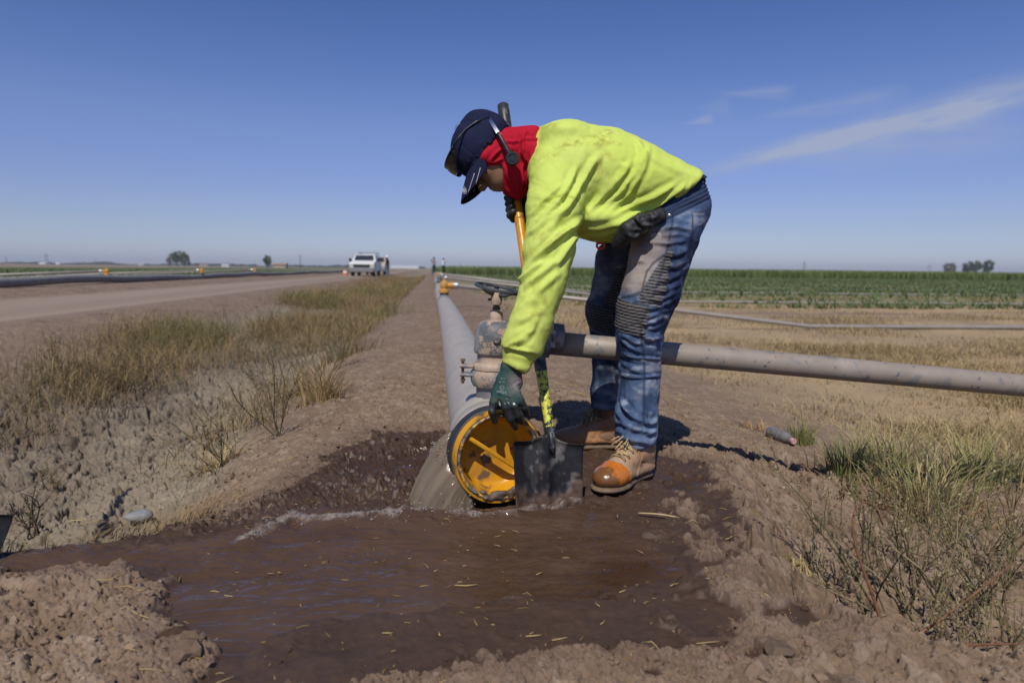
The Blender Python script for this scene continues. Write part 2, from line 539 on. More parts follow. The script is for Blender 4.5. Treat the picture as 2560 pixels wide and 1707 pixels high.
def hole_d(x, y):
    P = np.stack([x.ravel(), y.ravel()], 1)
    pts = [(9, 3.2)] + [tuple(p) for p in HOLE_EDGE] + [(9, .8)]
    return poly_sd(x, y, pts)
def base_z(x, y):
    s, t = st(x, y)
    z = np.interp(s, _ss, _zz)
    # made ground across the left ditch where the mud runs, nearest the camera
    pad = sstep(1.95, 1.45, t + .10 * noise(s * 2, t * 2, seed=3)) * sstep(-4, -2.5, s)
    z = z * (1 - pad * sstep(1.3, .9, s)) + pad * sstep(1.3, .9, s) * .012
    wf = sstep(-.10, .02, poly_sd(x, y, WET)) * (y > .9) * (y < 3.2)
    z = z * (1 - wf)
    hd = hole_d(x, y)
    near = sstep(3.4, 2.4, y)
    bank = -.17 * sstep(0, .75, hd) - .05 * sstep(.0, .14, hd)
    rim = .018 * np.exp(-((hd + .06) / .08) ** 2)
    z = np.where((hd > -.3) & (y < 3.4), z * (1 - near * sstep(-.02, .1, hd)) + near * (np.minimum(bank, np.where(s < 1.0, 9, z + .25)) * (hd > 0) + rim), z)
    return z
def clodplanes(x, y, sc, seed, warp=0.0):
    """broken soil: every cell a small tilted plane of its own, with a crack round it"""
    X, Y = x * sc + warp, y * sc - warp
    x0, y0 = np.floor(X), np.floor(Y); zz = np.zeros_like(x0)
    f1 = np.full(X.shape, 9.0); f2 = np.full(X.shape, 9.0); cid = np.zeros(X.shape); dx = np.zeros(X.shape); dy = np.zeros(X.shape)
    for i in (-1, 0, 1):
        for j in (-1, 0, 1):
            cx, cy = x0 + i, y0 + j
            ex = X - cx - _h(cx, cy, zz, seed); ey = Y - cy - _h(cx, cy, zz, seed + 1)
            d = np.abs(ex) * .35 + np.hypot(ex, ey) * .65 + np.abs(ey) * .1
            nr = d < f1
            f2 = np.where(nr, f1, np.minimum(f2, d)); c = _h(cx, cy, zz, seed + 2)
            cid = np.where(nr, c, cid); dx = np.where(nr, ex, dx); dy = np.where(nr, ey, dy); f1 = np.where(nr, d, f1)
    a = cid * 97.0
    return (cid - .5) + .9 * (dx * np.cos(a) + dy * np.sin(a)) - .55 * (1 - np.clip((f2 - f1) / .22, 0, 1)) - .5 * f1 ** 2, cid, f2 - f1
def ground_fields(x, y):
    """height, albedo and roughness of the ground at x, y (arrays)"""
    x = np.asarray(x, float); y = np.asarray(y, float)
    s, t = st(x, y); r = np.hypot(x, y)
    z = base_z(x, y)
    n4 = fbm(x * 85, y * 85, o=2, seed=51)
    n1 = fbm(x * 1.7, y * 1.7, o=4, seed=11); n2 = fbm(x * 9, y * 9, o=4, seed=21); n3 = fbm(x * 34, y * 34, o=3, seed=31)
    fade = sstep(14, 5, r); fade2 = sstep(40, 15, r)
    dn = .035 * fbm(x * 22, y * 22, o=3, seed=41) + .03 * fbm(x * 6, y * 6, o=2, seed=45)
    dn = dn * 1.7
    wet = sstep(-.012, .022, poly_sd(x, y, WET) + dn) * (1 - sstep(-.01, .02, poly_sd(x, y, DRYISL) + dn))
    sp = fbm(x * 11 + 3, y * 11, o=3, seed=77)
    spots = sstep(.30, .36, sp) * sstep(1.32, 1.2, y) * sstep(-.5, -.1, x) * sstep(.75, .4, x)
    wet = np.maximum(wet, spots)
    wat = sstep(-.02, .05, poly_sd(x, y, WATER) + dn * .5)
    pool = np.maximum(sstep(-.01, .03, poly_sd(x, y, POOL) + dn), sstep(-.01, .03, poly_sd(x, y, POOL2) + dn)) * wet
    hd = hole_d(x, y)
    # zones
    road = sstep(-8.35, -8.05, s + .12 * n1) * sstep(-4.75, -5.1, s + .15 * n1 + .05 * n2)
    bed = sstep(-3.7, -3.2, s + .25 * n1) * sstep(-.78, -1.0, s + .14 * n1) * sstep(1.62, 1.85, t + .08 * n1)
    field_l = sstep(-12.6, -14, s)
    # straw field on the right
    straw = sstep(1.5, 3.6, s + .55 * n1 + .12 * (r - 7) * sstep(0, 7, r) * (r < 14) + .84 * (r >= 14)) * sstep(2.3, 3.6, t)
    clodz = np.clip(sstep(-.1, .1, hd) * sstep(3.3, 2.7, y) + sstep(.30, .55, x) * sstep(2.9, 2.4, y) * sstep(1.4, 1.7, y), 0, 1) * (1 - wet)
    # relief
    w1, w2, cid = worley(x * 10 + .7 * n2 + .18 * n3, y * 10 + .7 * fbm(x * 9 + 40, y * 9, o=3, seed=23) + .18 * n3, 5)
    v1, v2, vid = worley(x * 33, y * 33, 8)
    crack = np.clip((w2 - w1) / .26, 0, 1)
    crack2 = np.clip((v2 - v1) / .25, 0, 1)
    p1, k1, e1 = clodplanes(x, y, 9, 301, .8 * n2); p2, k2, e2 = clodplanes(x, y, 24, 311, .6 * n3); p3, k3, e3 = clodplanes(x, y, 58, 321, .5 * n4)
    b9, k9, e9 = clodplanes(x, y, 5.5, 331, 1.1 * n2)
    clod = .015 * p1 + .0035 * p2 + .002 * p3 + .020 * n2 - .030 * np.exp(-(e1 / .075) ** 2) * sstep(-.3, .3, n1 + n2) - .045 * np.exp(-(e9 / .05) ** 2) - .004 * np.exp(-(e2 / .10) ** 2)
    b1, b2, bid = worley(x * 6.0 + .6 * n2, y * 4.6 + .6 * fbm(x * 9 + 70, y * 9, o=3, seed=25), 15)
    bcr = np.clip((b2 - b1) / .26, 0, 1)
    plate = .016 * (np.sqrt(bcr) - .8) - .070 * np.exp(-((b2 - b1) / .13) ** 2) + .014 * (bid - .5) - .005 * np.exp(-(e2 / .06) ** 2) * (bid > .4) + .035 * n1 + .012 * p2 + .004 * p3 + .010 * n3 + .012 * (np.sqrt(crack2) - .7)
    u1_, u2_, uid = worley(x * 72 + n3, y * 72 + .7 * n4, 18)
    dome1 = np.sqrt(np.clip(.30 - v1 ** 2, 0, 1)) * (.35 + vid); dome2 = np.sqrt(np.clip(.30 - u1_ ** 2, 0, 1)) * (.35 + uid)
    pm = sstep(-.35, .35, fbm(x * 3.1, y * 3.1, o=2, seed=66)); berm = sstep(2.2, 2.8, y) * sstep(-.9, -.6, s)
    fine = (.011 * n2 + .0055 * n3 + .0030 * n4) * (1 - .1 * berm)
    lump = ((.012 * dome1 - .004) * pm + (.007 * dome2 - .002) * (.35 + .65 * pm) + .0085 * p2 * (.4 + .6 * pm) + .0048 * p3) * (1 - .15 * berm)
    wsd = poly_sd(x, y, WATER)
    apron = np.maximum(sstep(1.66, 1.56, y) * sstep(-.46, -.36, x + dn), .55 * sstep(.0, .1, x))
    dry = 1 - wet * np.maximum(sstep(-.17, -.03, wsd + 1.5 * dn), apron)
    rough_z = fade * (dry * (1 - road) * ((fine + lump * (1 - .7 * sstep(.3, .45, x) * sstep(1.45, 1.6, y) * sstep(3, 2.4, y))) * (1 - .6 * clodz) * (1 - .86 * bed) + clodz * clod * 1.25 + bed * plate) + .035 * n1 * (1 - road) * (1 - clodz) * dry * sstep(-.9, -1.8, s))
    rough_z = rough_z + road * fade2 * (.004 * n2 + .02 * (noise(s * 2.2, t * .05, seed=91)))
    hump = sstep(-10.8, -10.0, s) * sstep(-8.3, -8.8, s)
    rough_z = rough_z + hump * fade2 * (.07 * fbm(x * .9, y * .9, o=3, seed=93)) + (1 - fade) * (1 - road) * fade2 * .02 * n1
    wrag = wet * (.006 * n2 + .0025 * n3) * sstep(.9, .2, wat)
    lumps_w = wet * sstep(.35, .6, fbm(x * 9, y * 9, o=3, seed=101)) * (.017 * (.6 + n3 * .5)) * (1 - sstep(.2, .8, wat) * .45)
    # the churned bank to the left of the outlet
    ch = sstep(.02, .07, poly_sd(x, y, WET)) * sstep(-.02, -.10, poly_sd(x, y, WATER)) * (x < .1) * (y > 1.6)
    churn = ch * (1 - .85 * pool) * (.022 * fbm(x * 13, y * 13, o=3, seed=111) + .005 * n3)
    z = z + rough_z + wrag + lumps_w + churn + dry * .009 * (1 - road) * sstep(-.2, .0, poly_sd(x, y, WET)) * fade
    z = z - wet * .006 - .022 * wat * (1 - sstep(.25, .55, fbm(x * 7, y * 7, o=3, seed=101)) * .75) - .012 * pool * wet
    hole = sstep(.055, .03, np.hypot((x - .455 - .03 * n2) / 2.2, (y - 2.42) / 1.0 + .3 * (x - .455)))
    # two pits in the cracked bank
    for (px, py, pr, pd) in ((gd(1765, 1062)[0], gd(1765, 1062)[1], .055, .09), (gd(1795, 1335, -.1)[0], gd(1795, 1335, -.1)[1], .05, .10), (gd(1690, 1160)[0], gd(1690, 1160)[1], .03, .04)):
        q = np.hypot((x - px) / 1.7, y - py) * (1 + .3 * n2)
        z = z - pd * sstep(pr, pr * .35, q)
    # colours
    dirt = mix(A([.155, .101, .062]) , A([.235, .163, .107]), .5 + .5 * n2)
    dirt = mix(dirt, A([.12, .076, .050]), sstep(.1, .6, n1) * .5)
    dirt = mix(dirt, A([.31, .235, .17]), sstep(.0, .5, k2 - .5 + n3 * .3) * .45)
    c = dirt
    c = mix(c, mix(A([.30, .225, .165]), A([.23, .165, .118]), .5 + .5 * noise(s * 2.2, t * .05, seed=91)), road)
    c = mix(c, mix(A([.29, .235, .165]), A([.135, .104, .072]), .5 + .5 * fbm(x * 3, y * 3, o=3, seed=131)), bed)
    c = mix(c, A([.115, .085, .062]), bed * sstep(-1.5, -2.6, s + .5 * n1) * .75 * sstep(12, 4, t))
    c = mix(c, mix(A([.46, .33, .17]), A([.23, .165, .10]), .5 + .5 * fbm(x * 1.1, y * 1.1, o=4, seed=141)), straw * .9)
    c = mix(c, A([.19, .125, .095]), straw * sstep(.15, .5, fbm(s * .25, t * .5, o=3, seed=143)) * .8)
    stub = bed * sstep(-1.9, -1.0, s)
    # soil between crops and the far land
    grn = straw * sstep(19, 25, t + 3 * n1)
    c = mix(c, mix(A([.115, .14, .05]), A([.20, .18, .085]), .5 + .5 * fbm(s * .08, t * .35, o=3, seed=151)), grn * .85)
    gl = field_l * sstep(.0, 1, field_l)
    c = mix(c, mix(A([.060, .095, .026]), A([.15, .14, .065]), .22 + .5 * fbm(s * .12, t * .12, o=3, seed=153)), gl)
    far = sstep(-75, -95, s + .3 * (t - 120) * 0)
    c = mix(c, mix(A([.24, .17, .12]), A([.20, .17, .095]), .5 + .5 * fbm(x * .012, y * .012, o=3, seed=155)), far)
    c = mix(c, A([.24, .20, .12]), sstep(150, 190, y) * sstep(-60, -20, s))
    c = c * (1 - .0 * (fade * (1 - np.minimum(crack, crack2 * .6 + .4)) * (clodz + bed * 0))[..., None])
    mud = mix(A([.048, .027, .0155]), A([.078, .045, .027]), .5 + .5 * n2)
    c = mix(c, mud, wet)
    damp_vignette = sstep(-.15, .0, poly_sd(x, y, WET) + dn) * (1 - wet)  # damp soil round the mud, spread wider to paint lens vignetting into the colour
    c = mix(c, A([.125, .078, .056]), damp_vignette * .55)
    rg = .95 - wet * (.36 + .12 * n2 - .10 * np.clip(n3, 0, 1))
    rg = np.where(ch > .4, .42 + .1 * n2 + .15 * np.clip(n1, 0, 1), rg)
    rg = rg * (1 - pool) + .09 * pool
    return z, c, np.clip(rg, .08, 1)
def gz(x, y):
    return ground_fields(np.atleast_1d(np.asarray(x, float)), np.atleast_1d(np.asarray(y, float)))[0]
def gz1(x, y): return float(gz(x, y)[0])

def build_ground():
    NF = 960
    th = np.concatenate([np.linspace(-180, -41, 48)[:-1], np.linspace(-41, 41, NF), np.linspace(41, 180, 48)[1:-1]])
    th = np.radians(th)
    rr = [.35, .5, .65, .75]; r = .82
    while r < 9000:
        rr.append(r); r += .0012 * r ** 1.5 if r < 5.2 else (.0026 * r ** 1.5 if r < 400 else r * .06)
    rr = A(rr)
    TT, RR = np.meshgrid(th, rr)
    X, Y = RR * np.sin(TT), RR * np.cos(TT)
    z = np.empty(X.shape); c = np.empty(X.shape + (3,)); g = np.empty(X.shape)
    for i in range(0, len(rr), 120):
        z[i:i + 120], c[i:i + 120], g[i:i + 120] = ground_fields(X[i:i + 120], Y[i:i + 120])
    nr, nt = X.shape
    V = np.stack([X.ravel(), Y.ravel(), z.ravel()], 1)
    i, j = np.meshgrid(np.arange(nr - 1), np.arange(nt), indexing='ij')
    j2 = (j + 1) % nt
    Q = np.stack([i * nt + j, i * nt + j2, (i + 1) * nt + j2, (i + 1) * nt + j], -1).reshape(-1, 4)[:, ::-1]
    V = np.vstack([V, [[0, 0, z[0].mean()]]])
    ctr = len(V) - 1
    T = np.stack([np.full(nt, ctr), np.arange(nt), (np.arange(nt) + 1) % nt], 1)[:, ::-1]
    C = np.concatenate([np.concatenate([c.reshape(-1, 3), g.reshape(-1, 1)], 1), [[.3, .2, .15, .9]]])
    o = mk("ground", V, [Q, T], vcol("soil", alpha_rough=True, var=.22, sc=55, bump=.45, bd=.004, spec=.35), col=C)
    tag(o, "reddish brown dirt with ditch, road, muddy patch and stubble", "ground", kind="structure")
build_ground()

def water_z(x, y):
    ang = np.arctan2(x - .0, 2.02 - y); rad = np.hypot(x, y - 2.02)
    wx, wy = x + .03 * fbm(x * 5, y * 5, o=2, seed=201), y + .03 * fbm(x * 5 + 9, y * 5, o=2, seed=202)
    flow = fbm(wx * 7 + 4 * wy, wy * 25 - 6 * wx, o=4, seed=211)
    cap_ = fbm(wx * 30 + 10 * wy, wy * 95 - 14 * wx, o=3, seed=215)
    big = fbm(x * 4, y * 8, o=3, seed=221)
    amp = .35 + .65 * sstep(1.25, 1.65, y)
    z = -.008 + amp * (.0115 * flow + .0052 * cap_ + .006 * big)
    jump = FOAM_D(x, y)
    z = z + .016 * np.exp(-(jump / .028) ** 2) + .008 * np.exp(-(jump / .03) ** 2) * noise(x * 40, y * 40, seed=231)
    return z
FOAM = A(P2((560, 1236), (600, 1214), (640, 1196), (680, 1182), (700, 1190), (735, 1186), (760, 1193), (800, 1190), (850, 1180), (900, 1182), (960, 1172), (1020, 1170), (1080, 1178), (1120, 1184), (1178, 1181)))
def FOAM_D(x, y):
    P = np.stack([x.ravel(), y.ravel()], 1)
    return line_d(P, FOAM)[0].reshape(x.shape)
def build_water():
    X, Y = np.meshgrid(np.linspace(-1.45, .72, 580), np.linspace(1.12, 2.42, 420))
    sd = poly_sd(X, Y, WATER); z = water_z(X, Y)
    keep = sd > -.05
    d = FOAM_D(X, Y)
    f = sstep(.026, .0, d + .022 * fbm(X * 30, Y * 30, o=3, seed=241)) * .7
    c = mix(A([.060, .034, .020]), A([.098, .058, .037]), .5 + .5 * fbm(X * 6, Y * 12, o=3, seed=251))
    c = mix(c, A([.046, .021, .008]), sstep(0, .5, fbm(X * 3 + 5, Y * 7, o=3, seed=253)) * sstep(-.3, .3, X) * .8)
    c = mix(c, A([.30, .245, .205]), f)
    nr, nc = X.shape
    i, j = np.meshgrid(np.arange(nr - 1), np.arange(nc - 1), indexing='ij')
    Q = np.stack([i * nc + j, i * nc + j + 1, (i + 1) * nc + j + 1, (i + 1) * nc + j], -1).reshape(-1, 4)
    Q = Q[keep.ravel()[Q].any(1)]
    used = np.unique(Q); mp = np.full(nr * nc, -1); mp[used] = np.arange(len(used))
    V = np.stack([X.ravel(), Y.ravel(), z.ravel()], 1)[used]
    t = NT("muddy_water"); a = t.n("ShaderNodeAttribute", attribute_name="Col")
    t.set(base=a.outputs[0], rough=.07, ior=1.33, spec=.42, trans=0)
    t.bump(t.noise(120, 3, .5, t.coord((.5, 1.6, 1))), .12, .004)
    o = mk("water", V, mp[Q], t.m, col=c.reshape(-1, 3)[used])
    tag(o, "shallow brown muddy water spreading from the open pipe", "water", kind="structure")
build_water()
# ------------------------------------------------------------------ irrigation main, end cap, valve and laterals
def text_mesh(body, size, ext=.001):
    cu = bpy.data.curves.new("lettering", 'FONT'); cu.body = body; cu.size = size; cu.extrude = ext; cu.resolution_u = 2
    o = bpy.data.objects.new("lettering", cu); COL.objects.link(o)
    dg = bpy.context.evaluated_depsgraph_get(); dg.update()
    me = bpy.data.meshes.new_from_object(o.evaluated_get(dg))
    V = A([v.co[:] for v in me.vertices]); Fc = [list(p.vertices) for p in me.polygons]
    bpy.data.objects.remove(o); bpy.data.curves.remove(cu); bpy.data.meshes.remove(me)
    return V, Fc
def pipe_mesh(mb, pts, r, seg=24, inner=None):
    mb.tube(pts, r, seg, cap=inner is None)
    if inner:
        mb.tube(pts[::-1], inner, seg, cap=False)
E0 = at(1240, 1138, 2.03)
def axis(t):
    """point on the main's axis t metres beyond its open end"""
    return E0 + DIRN * t
m_alu = patchy("dusty_aluminium", (.36, .32, .272), [((.255, .235, .21), 6, .55, .25, .6), ((.36, .295, .235), 3, .50, .3, .8), ((.12, .11, .11), 40, .70, .03, .6)], rough=.58, metal=.05, var=.12, sc=14, bump=.10)
def swirl(mat):
    """fine spiral scuffs round the pipe, as rolling leaves them"""
    nt = mat.node_tree; b = nt.nodes["Principled BSDF"]
    t = NT.__new__(NT); t.m = mat; t.t = nt; t.b = b
    old = b.inputs["Base Color"].links[0].from_socket
    w = t.noise(1.0, 5, .6, t.coord((6, 60, 6)))
    t.put(b.inputs["Base Color"], t.mix(t.ramp(w, [(.45, 0.0), (.62, .55)]), old, (.425, .39, .34)))
swirl(m_alu)
m_ring = simple("grey_steel_ring", (.32, .315, .31), .45, .5, .2, 30, .1)
m_rubber = simple("black_rubber", (.022, .022, .024), .55, 0, .4, 40, .2)
m_dark = simple("dark_inside", (.03, .026, .022), .7)
def main_pipe():
    root = thing("irrigation_pipe", axis(0.0), "long dusty aluminium pipe running from the open outlet to the far people", "pipe", "irrigation mains")
    mb = MB()
    ts = np.concatenate([np.linspace(.10, 3, 20), np.linspace(3.3, 30, 60), np.linspace(32, 190, 80)])
    pts = A([axis(t) + A([.02 * math.sin(t * .35) * min(1, t / 12), 0, -.01 * min(1, t / 8) + .01 * math.sin(t * .5) * min(1, t / 10)]) for t in ts])
    pipe_mesh(mb, pts, .1285, 40, .122)
    mb.build("pipe_body", m_alu, root)
    c = axis(0.0)
    d = -DIRN
    # a belled end: raised bands then the mouth
    rb = MB()
    prof = [(.1295, -.30), (.1335, -.295), (.1345, -.27), (.1335, -.245), (.130, -.24), (.1305, -.17), (.136, -.16), (.139, -.13), (.139, -.10), (.134, -.09), (.134, -.05), (.140, -.045), (.1425, -.02), (.1425, .0), (.138, .005), (.126, .005), (.124, -.05), (.124, -.3)]
    rb.lathe(prof, c, d, 56)
    rb.build("pipe_end", m_alu, root, sharp=40)
    g = MB(); g.lathe([(.1345, -.088), (.1385, -.085), (.1395, -.07), (.1385, -.055), (.1345, -.052)], c, d, 56)
    g.build("gasket", m_rubber, root)
    for t0 in (9.3, 18.9, 28.6, 38.4):
        k = MB(); k.lathe([(.128, -.12), (.138, -.11), (.141, -.05), (.137, 0), (.141, .05), (.138, .11), (.128, .12)], axis(t0) - A([0, 0, .012]), DIRN, 32)
        k.build("coupling", m_ring, root, sharp=50)
    return root
main_pipe()

# --- yellow end cap, swung open on its right
CAPC = at(1246, 1141, 1.985)
yaw = R(20)
CN = A([math.sin(yaw), -math.cos(yaw), .06]); CN /= np.linalg.norm(CN)       # the way it faces
CR = np.cross(A([0, 0, 1.0]), CN) * -1; CR /= np.linalg.norm(CR); CR = -CR
if CR[0] < 0: CR = -CR
CU = np.cross(CN, CR); CU = CU if CU[2] > 0 else -CU
m_yel = patchy("worn_yellow_enamel", (.62, .285, .010), [((.36, .165, .015), 7, .48, .2, .5), ((.13, .07, .035), 12, .56, .07, .75), ((.035, .03, .028), 55, .66, .02, .6)], rough=.34, var=.08, sc=8, bump=.12)
m_yedge = patchy("chipped_yellow_edge", (.58, .30, .03), [((.17, .15, .13), 30, .46, .05, .6), ((.06, .05, .045), 44, .50, .05, .7), ((.75, .62, .45), 60, .66, .04, .4)], rough=.4, var=.15, sc=20, bump=.4)
m_mud = patchy("wet_mud_clump", (.10, .062, .043), [((.16, .11, .08), 40, .5, .2, .6)], rough=.45, sc=60, bump=.7)
def end_cap():
    root = thing("pipe_cap", CAPC, "round yellow dished pipe cap with a cross bar held over the outlet", "pipe cap")
    mb = MB()
    mb.lathe([(.1385, -.045), (.1395, -.02), (.1395, .002), (.137, .010)], CAPC, CN, 72)
    mb.lathe([(.137, .010), (.131, .011), (.1295, .004)], CAPC, CN, 72)
    mb.build("rim_band", m_yel, root, sharp=45)
    ed = MB(); ed.lathe([(.1300, .002), (.1275, .0125), (.1225, .0145), (.1185, .0105), (.116, .0)], CAPC, CN, 72); ed.build("rolled_edge", m_yedge, root)
    ds = MB(); ds.lathe([(.1170, .004), (.112, -.012), (.104, -.040), (.096, -.052), (.085, -.056), (.0, -.058)], CAPC, CN, 64); ds.build("dish", m_yel, root)
    gs = MB(); gs.lathe([(.128, -.07), (.143, -.068), (.146, -.055), (.146, -.022), (.1435, -.012), (.1385, -.012)], CAPC, CN, 72); gs.build("gasket", m_rubber, root)
    bk = MB(); bk.lathe([(.139, -.06), (.128, -.066), (.08, -.064), (.0, -.062)], CAPC, CN, 48); bk.build("back_plate", m_ring, root)
    # handle bar across the dish, from upper left to lower right
    a = R(-35); dv = math.cos(a) * CR + math.sin(a) * CU; nv = -math.sin(a) * CR + math.cos(a) * CU
    hb = MB()
    rot = np.stack([dv, nv, CN], 1)
    hb.box(CAPC - CN * .008, (.224, .012, .022), rot=rot, bev=.003)
    hb.build("handle_bar", m_yel, root, sharp=40)
    nt = MB(); nt.lathe([(.016, -.058), (.016, -.046), (.008, -.044), (.0, -.044)], CAPC - nv * .024 - dv * .010, CN, 6); nt.build("nut", simple("rusty_nut", (.16, .10, .07), .6, .3, .4, 60, .3), root, sharp=30)
    # mud caught along the bottom lip
    vx = Vox(CAPC - .17, CAPC + .17, .004)
    rg = np.random.default_rng(3)
    for i in range(26):
        an = R(-90 + rg.uniform(-34, 36)); rr = rg.uniform(.106, .132)
        p = CAPC + rr * (math.cos(an) * CR + math.sin(an) * CU) + CN * (.008 + rg.uniform(-.004, .004))
        vx.ell(p, (rg.uniform(.008, .017), rg.uniform(.005, .009), rg.uniform(.005, .010)), None, .006)
    V, Fq = vx.mesh(1); N = normals(V, Fq); V = V + N * (.0025 * fbm(V[:, 0] * 180, V[:, 1] * 180, V[:, 2] * 180, 3, 5))[:, None]
    mk("mud_clump", V, Fq, m_mud, root)
end_cap()

# --- gate valve standing on the main
m_cast = patchy("weathered_cast_metal", (.13, .132, .14), [((.27, .262, .255), 11, .46, .10, .7), ((.45, .33, .235), 14, .515, .06, .9), ((.40, .17, .07), 7, .69, .05, .9), ((.05, .05, .055), 30, .66, .05, .6)], rough=.6, metal=.15, var=.25, sc=30, bump=.5)
m_lime = patchy("limescaled_casting", (.44, .325, .235), [((.17, .17, .175), 12, .52, .10, .6), ((.40, .15, .05), 9, .64, .05, .9), ((.56, .50, .43), 22, .60, .08, .8)], rough=.8, var=.2, sc=30, bump=.5)
m_wheel = patchy("dark_iron_wheel", (.085, .088, .095), [((.22, .22, .22), 16, .56, .10, .6), ((.30, .24, .18), 12, .68, .06, .8)], rough=.5, metal=.3, var=.25, sc=30, bump=.3)
m_blk = simple("black_steel", (.02, .02, .021), .4, .3, .3, 40, .1)
m_rust = simple("rusty_bolt_steel", (.20, .13, .085), .7, .4, .4, 60, .4)
VA = A([-.054, 2.32, 0.0])
def zc(v, y=2.32): return at(1240, v, y)[2]
def valve():
    root = thing("gate_valve", VA + A([0, 0, .27]), "grey cast gate valve with handwheel standing on the main pipe", "valve")
    def lat(name, prof, m, ax=(0, 0, 1), c=VA, seg=40, sharp=40, par=root):
        b = MB(); b.lathe(prof, c, ax, seg); return b.build(name, m, par, sharp=sharp)
    lat("riser", [(.068, .235), (.067, .31), (.060, .312)], simple("dull_riser_metal", (.20, .195, .19), .55, .3, .2, 20, .1))
    lat("lower_flange", [(.055, .300), (.078, .303), (.086, .318), (.0875, .335), (.086, .352), (.080, .358), (.06, .358)], m_cast)
    lat("upper_flange", [(.055, .360), (.079, .361), (.080, .372), (.076, .380), (.068, .384)], m_lime)
    lat("neck", [(.0685, .380), (.0645, .392), (.0645, .415), (.067, .418)], m_lime)
    body = lat("valve_body", [(.060, .414), (.0735, .416), (.0765, .426), (.0745, .440), (.0735, .47), (.071, .492), (.064, .510), (.052, .522), (.03, .527), (.0, .528)], m_cast)
    lat("gland", [(.0235, .520), (.0225, .535), (.0225, .556), (.019, .562), (.0, .562)], m_lime, seg=24)
    lat("stem", [(.0085, .55), (.0085, .64)], m_blk, seg=14)
    lat("gland_nut", [(.006, .562), (.0155, .563), (.0155, .571), (.011, .574), (.011, .58), (.006, .581)], m_blk, seg=6, sharp=30)
    # bolted lugs on the left of the clamp
    for dz in (.342, .372):
        b = MB(); b.box(VA + A([-.098, -.02, dz]), (.05, .038, .013), bev=.005); b.build("lug", m_cast if dz < .36 else m_lime, root, sharp=40)
    bt = MB(); bt.tube([VA + A([-.112, -.022, .312]), VA + A([-.112, -.022, .392])], .005, 10)
    bt.lathe([(.0, .0), (.0095, .0), (.0095, .008), (.0, .008)], VA + A([-.112, -.022, .388]), seg=6); bt.lathe([(.0, .0), (.0095, .0), (.0095, .008), (.0, .008)], VA + A([-.112, -.022, .320]), seg=6)
    bt.build("clamp_bolt", m_rust, root, sharp=30)
    # the round plug on the front and the cast lettering
    lat("plug", [(.0, .0), (.0, .0135), (.0095, .0135), (.0125, .011), (.0135, .006), (.0135, -.006)][::-1], m_cast, (0.03, -1, 0), VA + A([.004, -.072, .468]), 20)
    let = MB()
    def ring_text(body, size, z, r, u0, flip=False, ext=.0012):
        V, Fc = text_mesh(body, size, ext)
        if flip: V[:, :2] = -V[:, :2]; V[:, 0] += .09
        a = -math.pi / 2 + (u0 + V[:, 0]) / r
        rr = r + V[:, 2]
        let.add(np.stack([VA[0] + rr * np.cos(a), VA[1] + rr * np.sin(a), z + V[:, 1]], 1), Fc)
    ring_text("REDI-RAIN", .0185, .4535 - .010, .0745, -.046)
    ring_text("VEFC 42", .0165, .427, .0757, -.040)
    ring_text("RED 42", .022, .343, .0872, -.052, True)
    let.build("cast_lettering", simple("worn_raised_letters", (.50, .36, .24), .8, 0, .35, 90, .3), body, smooth=False)
    # handwheel, tipped to the right and towards the camera
    tilt = Matrix.Rotation(R(12), 3, 'Y') @ Matrix.Rotation(R(4), 3, 'X')
    W = A(tilt @ Vector((0, 0, 1))); wc = VA + A([.003, 0, .634])
    w = MB(); w.lathe([(.0715, -.006), (.078, -.0055), (.080, .0), (.078, .0055), (.0725, .006), (.0705, .0), (.0715, -.006)], wc, W, 56)
    hw = w.build("handwheel", m_wheel, root, sharp=50)
    sp = MB()
    for k in range(4):
        a = R(45 + 90 * k); dv = A(tilt @ Vector((math.cos(a), math.sin(a), 0)))
        sp.tube([wc - W * .020 + dv * .012, wc - W * .014 + dv * .045, wc - W * .001 + dv * .071], [.0085, .0065, .0055], 8)
    sp.lathe([(.0, .0), (.017, .0), (.0175, -.014), (.015, -.03)], wc - W * .008, W, 16)
    sp.build("spokes", m_wheel, hw)
    lat("wheel_hub", [(.010, .576), (.0165, .580), (.0195, .595), (.0185, .618), (.013, .624)], m_lime, seg=20)
    sc = MB(); sc.tube([VA + A([-.016, -.006, .598]), VA + A([-.028, -.010, .597])], .0045, 8); sc.build("set_screw", m_rust, root)
    # outlet elbow to the lateral
    o = MB(); o.lathe([(.050, .05), (.050, .09), (.062, .092), (.062, .108), (.048, .11), (.048, .18)], VA + A([0, 0, .445]), PERP, 32)
    o.build("outlet", m_cast, root, sharp=40)
valve()

